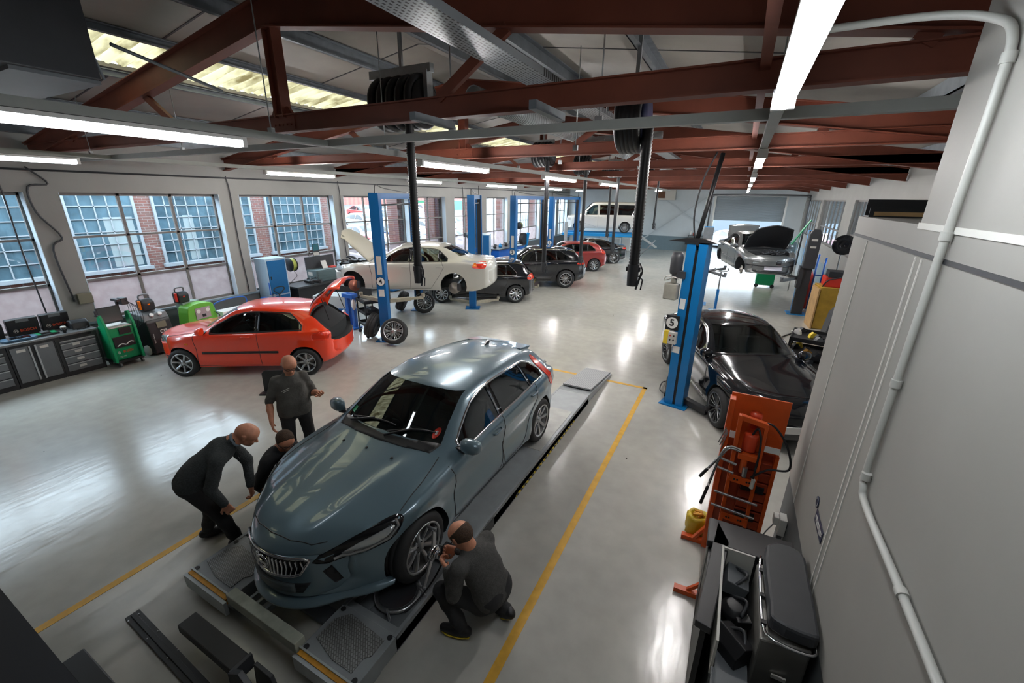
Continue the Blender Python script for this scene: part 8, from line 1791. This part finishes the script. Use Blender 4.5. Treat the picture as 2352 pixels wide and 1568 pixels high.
# standing man in grey work shirt
A = person('standing man in grey work shirt and glasses behind the crouching man', dict(head=(-4.74, 3.02, 1.58), neck=(-4.80, 3.04, 1.44), chest=(-4.83, 3.05, 1.27), hips=(-4.84, 3.06, 0.92),
    shR=(-4.90, 2.90, 1.36), shL=(-4.76, 3.20, 1.36), elR=(-4.97, 2.82, 1.08), elL=(-4.74, 3.28, 1.08), wrR=(-4.86, 2.74, 0.86), wrL=(-4.52, 3.24, 1.14),
    hiR=(-4.88, 2.97, 0.88), hiL=(-4.80, 3.15, 0.88), knR=(-4.86, 2.94, 0.48), knL=(-4.76, 3.16, 0.48), anR=(-4.92, 2.94, 0.09), anL=(-4.83, 3.18, 0.09), fwd=(0.9, -0.43, 0)),
    M['smock'], M['black_cloth'], (0.80, -0.38, -0.50), (0.42, -0.2, 0.9), 'crop', fit=0.90, sleeve=-1, belly=0.03, glasses=True, collar=True,
    hands={'R': ((0.15, -0.05, -1), (0.5, 0.9, 0), 0.35), 'L': ((0.8, -0.45, 0.15), (-0.3, -0.4, 0.8), 1.0)}, shoe_dir={'L': (0.9, -0.3, 0), 'R': (0.9, -0.5, 0)})
b = MB()
for k, w in enumerate((0.10, 0.075)): b.box(-w/2, w/2, -0.001, 0.001, -0.02*k-0.004, -0.02*k+0.004)
o = b.build('chest_print', M['label'], A); o.location = (-4.735, 2.915, 1.27); o.rotation_euler = (R_(-6), R_(-20), R_(55))
# man bending over
B_ = person('man in charcoal sweater bending forward beside the lift, hand on knee', dict(head=(-4.02, 2.00, 1.33), neck=(-4.10, 1.90, 1.29), chest=(-4.19, 1.80, 1.20), hips=(-4.40, 1.60, 0.95), fwd=(0.3, 0.35, -0.8),
    shR=(-4.02, 1.70, 1.20), shL=(-4.30, 1.96, 1.18), elR=(-4.06, 1.60, 0.94), elL=(-4.24, 2.06, 0.90), wrR=(-4.02, 1.67, 0.72), wrL=(-4.12, 1.98, 0.68),
    hiR=(-4.33, 1.54, 0.90), hiL=(-4.47, 1.68, 0.90), knR=(-4.22, 1.68, 0.52), knL=(-4.50, 1.76, 0.50), anR=(-4.25, 1.80, 0.09), anL=(-4.66, 1.72, 0.09)),
    M['sweater'], M['black_cloth'], (0.62, 0.52, -0.60), (0.50, 0.45, 0.75), 'crop', fit=0.94, sleeve=0.92, belly=0.03, collar=True,
    hands={'R': ((0.25, 0.25, -0.9), (-0.7, 0.2, 0.0), 0.9), 'L': ((0.2, -0.1, -0.9), (-0.5, -0.5, 0), 0.8)}, shoe_dir={'L': (0.55, 0.8, 0), 'R': (0.6, 0.75, 0)})
b = MB(); q = V3((-4.085, 1.915, 1.297)); d_ = V3((0.60, 0.72, 0.35)).normalized(); u_ = d_.orthogonal().normalized(); w_ = d_.cross(u_); b.tube([q+(u_*math.cos(a)+w_*math.sin(a))*0.062 for a in [i*math.pi/10 for i in range(20)]], 0.014, 8, True); b.build('shirt_collar', mat('pale blue shirt', (0.20, 0.25, 0.30), 0.8), B_)
b = MB(); q = V3((-3.98, 1.86, 1.18)); b.tube([q+V3((0.016*math.cos(a), 0.01, 0.035*math.sin(a))) for a in [i*math.pi/8 for i in range(16)]], 0.0025, 5, True); b.tube([q+V3((0, 0, 0.03)), (-4.04, 1.88, 1.26)], 0.0025, 5); b.build('hanging_glasses', M['black'], B_)
# crouching man behind the car nose
C_ = person('crouching man in black shirt and dark glasses beside the car nose', dict(head=(-4.16, 2.45, 0.97), neck=(-4.24, 2.43, 0.86), chest=(-4.32, 2.42, 0.72), hips=(-4.55, 2.42, 0.36), fwd=(0.9, 0, -0.4),
    shR=(-4.24, 2.24, 0.78), shL=(-4.26, 2.60, 0.78), elR=(-4.28, 2.14, 0.52), elL=(-4.1, 2.70, 0.55), wrR=(-4.14, 2.22, 0.46), wrL=(-3.98, 2.60, 0.46),
    hiR=(-4.52, 2.33, 0.32), hiL=(-4.52, 2.52, 0.32), knR=(-4.20, 2.30, 0.44), knL=(-4.18, 2.62, 0.44), anR=(-4.38, 2.30, 0.09), anL=(-4.36, 2.60, 0.09)),
    M['black_cloth'], M['black_cloth'], (0.82, -0.25, -0.45), (0.45, -0.1, 0.88), 'full', fit=0.95, sleeve=0.6, glasses=True, collar=True,
    hands={'R': ((0.9, 0.3, -0.2), (0, 0.3, -1), 0.6), 'L': ((0.8, -0.3, -0.2), (0, -0.2, -1), 0.6)}, shoe_dir={'L': (1, 0, 0), 'R': (1, -0.1, 0)})
# kneeling man at the wheel
D_ = person('kneeling man in dark grey fleece working at the car front wheel', dict(head=(-1.60, 2.22, 0.99), neck=(-1.54, 2.24, 0.88), chest=(-1.47, 2.27, 0.76), hips=(-1.36, 2.32, 0.42), fwd=(-0.85, 0, -0.3),
    shL=(-1.53, 2.06, 0.82), shR=(-1.49, 2.44, 0.82), elL=(-1.56, 2.02, 0.56), elR=(-1.66, 2.46, 0.60), wrL=(-1.70, 2.14, 0.66), wrR=(-1.74, 2.34, 0.66),
    hiL=(-1.42, 2.22, 0.36), hiR=(-1.36, 2.40, 0.34), knL=(-1.74, 2.10, 0.44), knR=(-1.62, 2.46, 0.08), anL=(-1.56, 2.12, 0.10), anR=(-1.28, 2.44, 0.11)),
    M['smock'] if False else mat('dark fleece', (0.075, 0.073, 0.070), 0.95, noise=0.2, nscale=40, bump=0.4, bscale=120), M['black_cloth'], (-0.82, 0.12, -0.52), (-0.50, 0.05, 0.85), 'back', fit=0.96, sleeve=0.93, collar=True, shoes=True,
    hands={'L': ((-0.9, 0.4, 0.1), (0, 0.7, 0.3), 0.9), 'R': ((-0.9, -0.4, 0.0), (0, -0.7, 0.3), 0.9)}, shoe_dir={'L': (-0.9, -0.25, 0), 'R': (-0.25, 0.1, -0.2)})

# ------------------------------------------------------------------ cars parked outside beyond the far windows
P = prof(4.4, 2.65, 0.88, 1.46, 0.90, 0.76, 1.25, 1.02, 2.0, 2.5, [(3.3, 1.42), (3.8, 1.25), (4.2, 1.02), (4.35, 0.95), (4.4, 0.85)], 0.92, 0.98, 0.60)
P['paint'] = mat('parked white paint', (0.36, 0.38, 0.40), 0.3, coat=1.0); P['ra'] = 0.36; P['wr_'] = 0.32; P['wm'] = rim_g; P['wy'] = 0.79; P['cabin'] = False
sg, ol, pil = dlo(P, 0.80, -1.35, [(-0.18, -0.26)], cut_r=0.9)
P['sides'] = [('side_window', q, M['black_gloss'], 0.003, 0.01) for q in sg]; P['pieces'] = [('windscreen', ends(P)[0][0], 'F', M['black_gloss'], 0.003, 0.01), ('headlamp', [(1.15, 0.62), (0.75, 0.66), (0.72, 0.76), (1.12, 0.72)], 'D', M['lamp'], 0.004, 0.01)]
PK, _ = build_car(P, 'parked_car', 'white parked car outside, nearest the fourth window', (-17.6, 16.4, -0.14), R_(-8), 'cars parked outside')
cols = [mat('parked silver paint', (0.20, 0.22, 0.24), 0.3, coat=1.0), mat('parked blue paint', (0.03, 0.07, 0.14), 0.3, coat=1.0), mat('parked red paint', (0.25, 0.03, 0.03), 0.3, coat=1.0), None]
cn = ['silver', 'blue', 'red', 'white']; od = ['front', 'second', 'third', 'fourth']; k = 0
for r in range(4):
    for c in range(6):
        if (r, c) == (0, 0): continue
        x = -17.6-r*5.1-0.2*c; y = 16.4+c*2.5+r*5.0; ci = (r*2+c*3) % 4
        o = dup(PK, (x, y, -0.14+max(0, (-x-18.5)*0.10)), R_(-10+4*((r+c) % 3)), cn[ci]+' parked car outside, '+od[r]+' row, '+['first', 'second', 'third', 'fourth', 'fifth', 'sixth'][c]+' from the brick building')
        if cols[ci]:
            for ch in o.children:
                if ch.name.startswith('body_shell'): ch.material_slots[0].link = 'OBJECT'; ch.material_slots[0].material = cols[ci]
b = MB(); b.prism([(-18.5, -0.14), (-60, -0.14), (-60, 3.87)], 'y', 14, 90); tag(b.build('car_park_slope', mat('asphalt slope', (0.10, 0.10, 0.10), 0.9)), None, None, kind='structure')
for k, (x, y, rz, ci, lab) in enumerate([(-0.9, 39.5, 2.2, 3, 'white parked car outside the open roller door, at its left jamb'), (1.6, 41.0, 1.9, 2, 'red parked car outside the open roller door, at its right jamb'), (5.6, 30.0, 1.4, 2, 'red parked car outside the right hand windows'), (5.8, 23.0, 1.5, 3, 'white parked car outside the right hand windows, nearer the camera')]):
    o = dup(PK, (x, y, -0.14), rz, lab, 'cars parked beyond the door and right windows')
    if cols[ci]:
        for ch in o.children:
            if ch.name.startswith('body_shell'): ch.material_slots[0].link = 'OBJECT'; ch.material_slots[0].material = cols[ci]
b = MB(); b.box(-20, 30, 62, 62.5, -0.14, 5.5); tag(b.build('far_building', mat('far pale block', (0.10, 0.12, 0.14), 0.6)), 'low pale industrial block far beyond the open roller door', 'building')
b = MB(); b.box(12, 12.5, 5, 60, -0.14, 3.4); tag(b.build('yard_wall', mat('yard wall', (0.12, 0.14, 0.16), 0.7)), 'grey yard wall outside the right hand windows', 'wall')
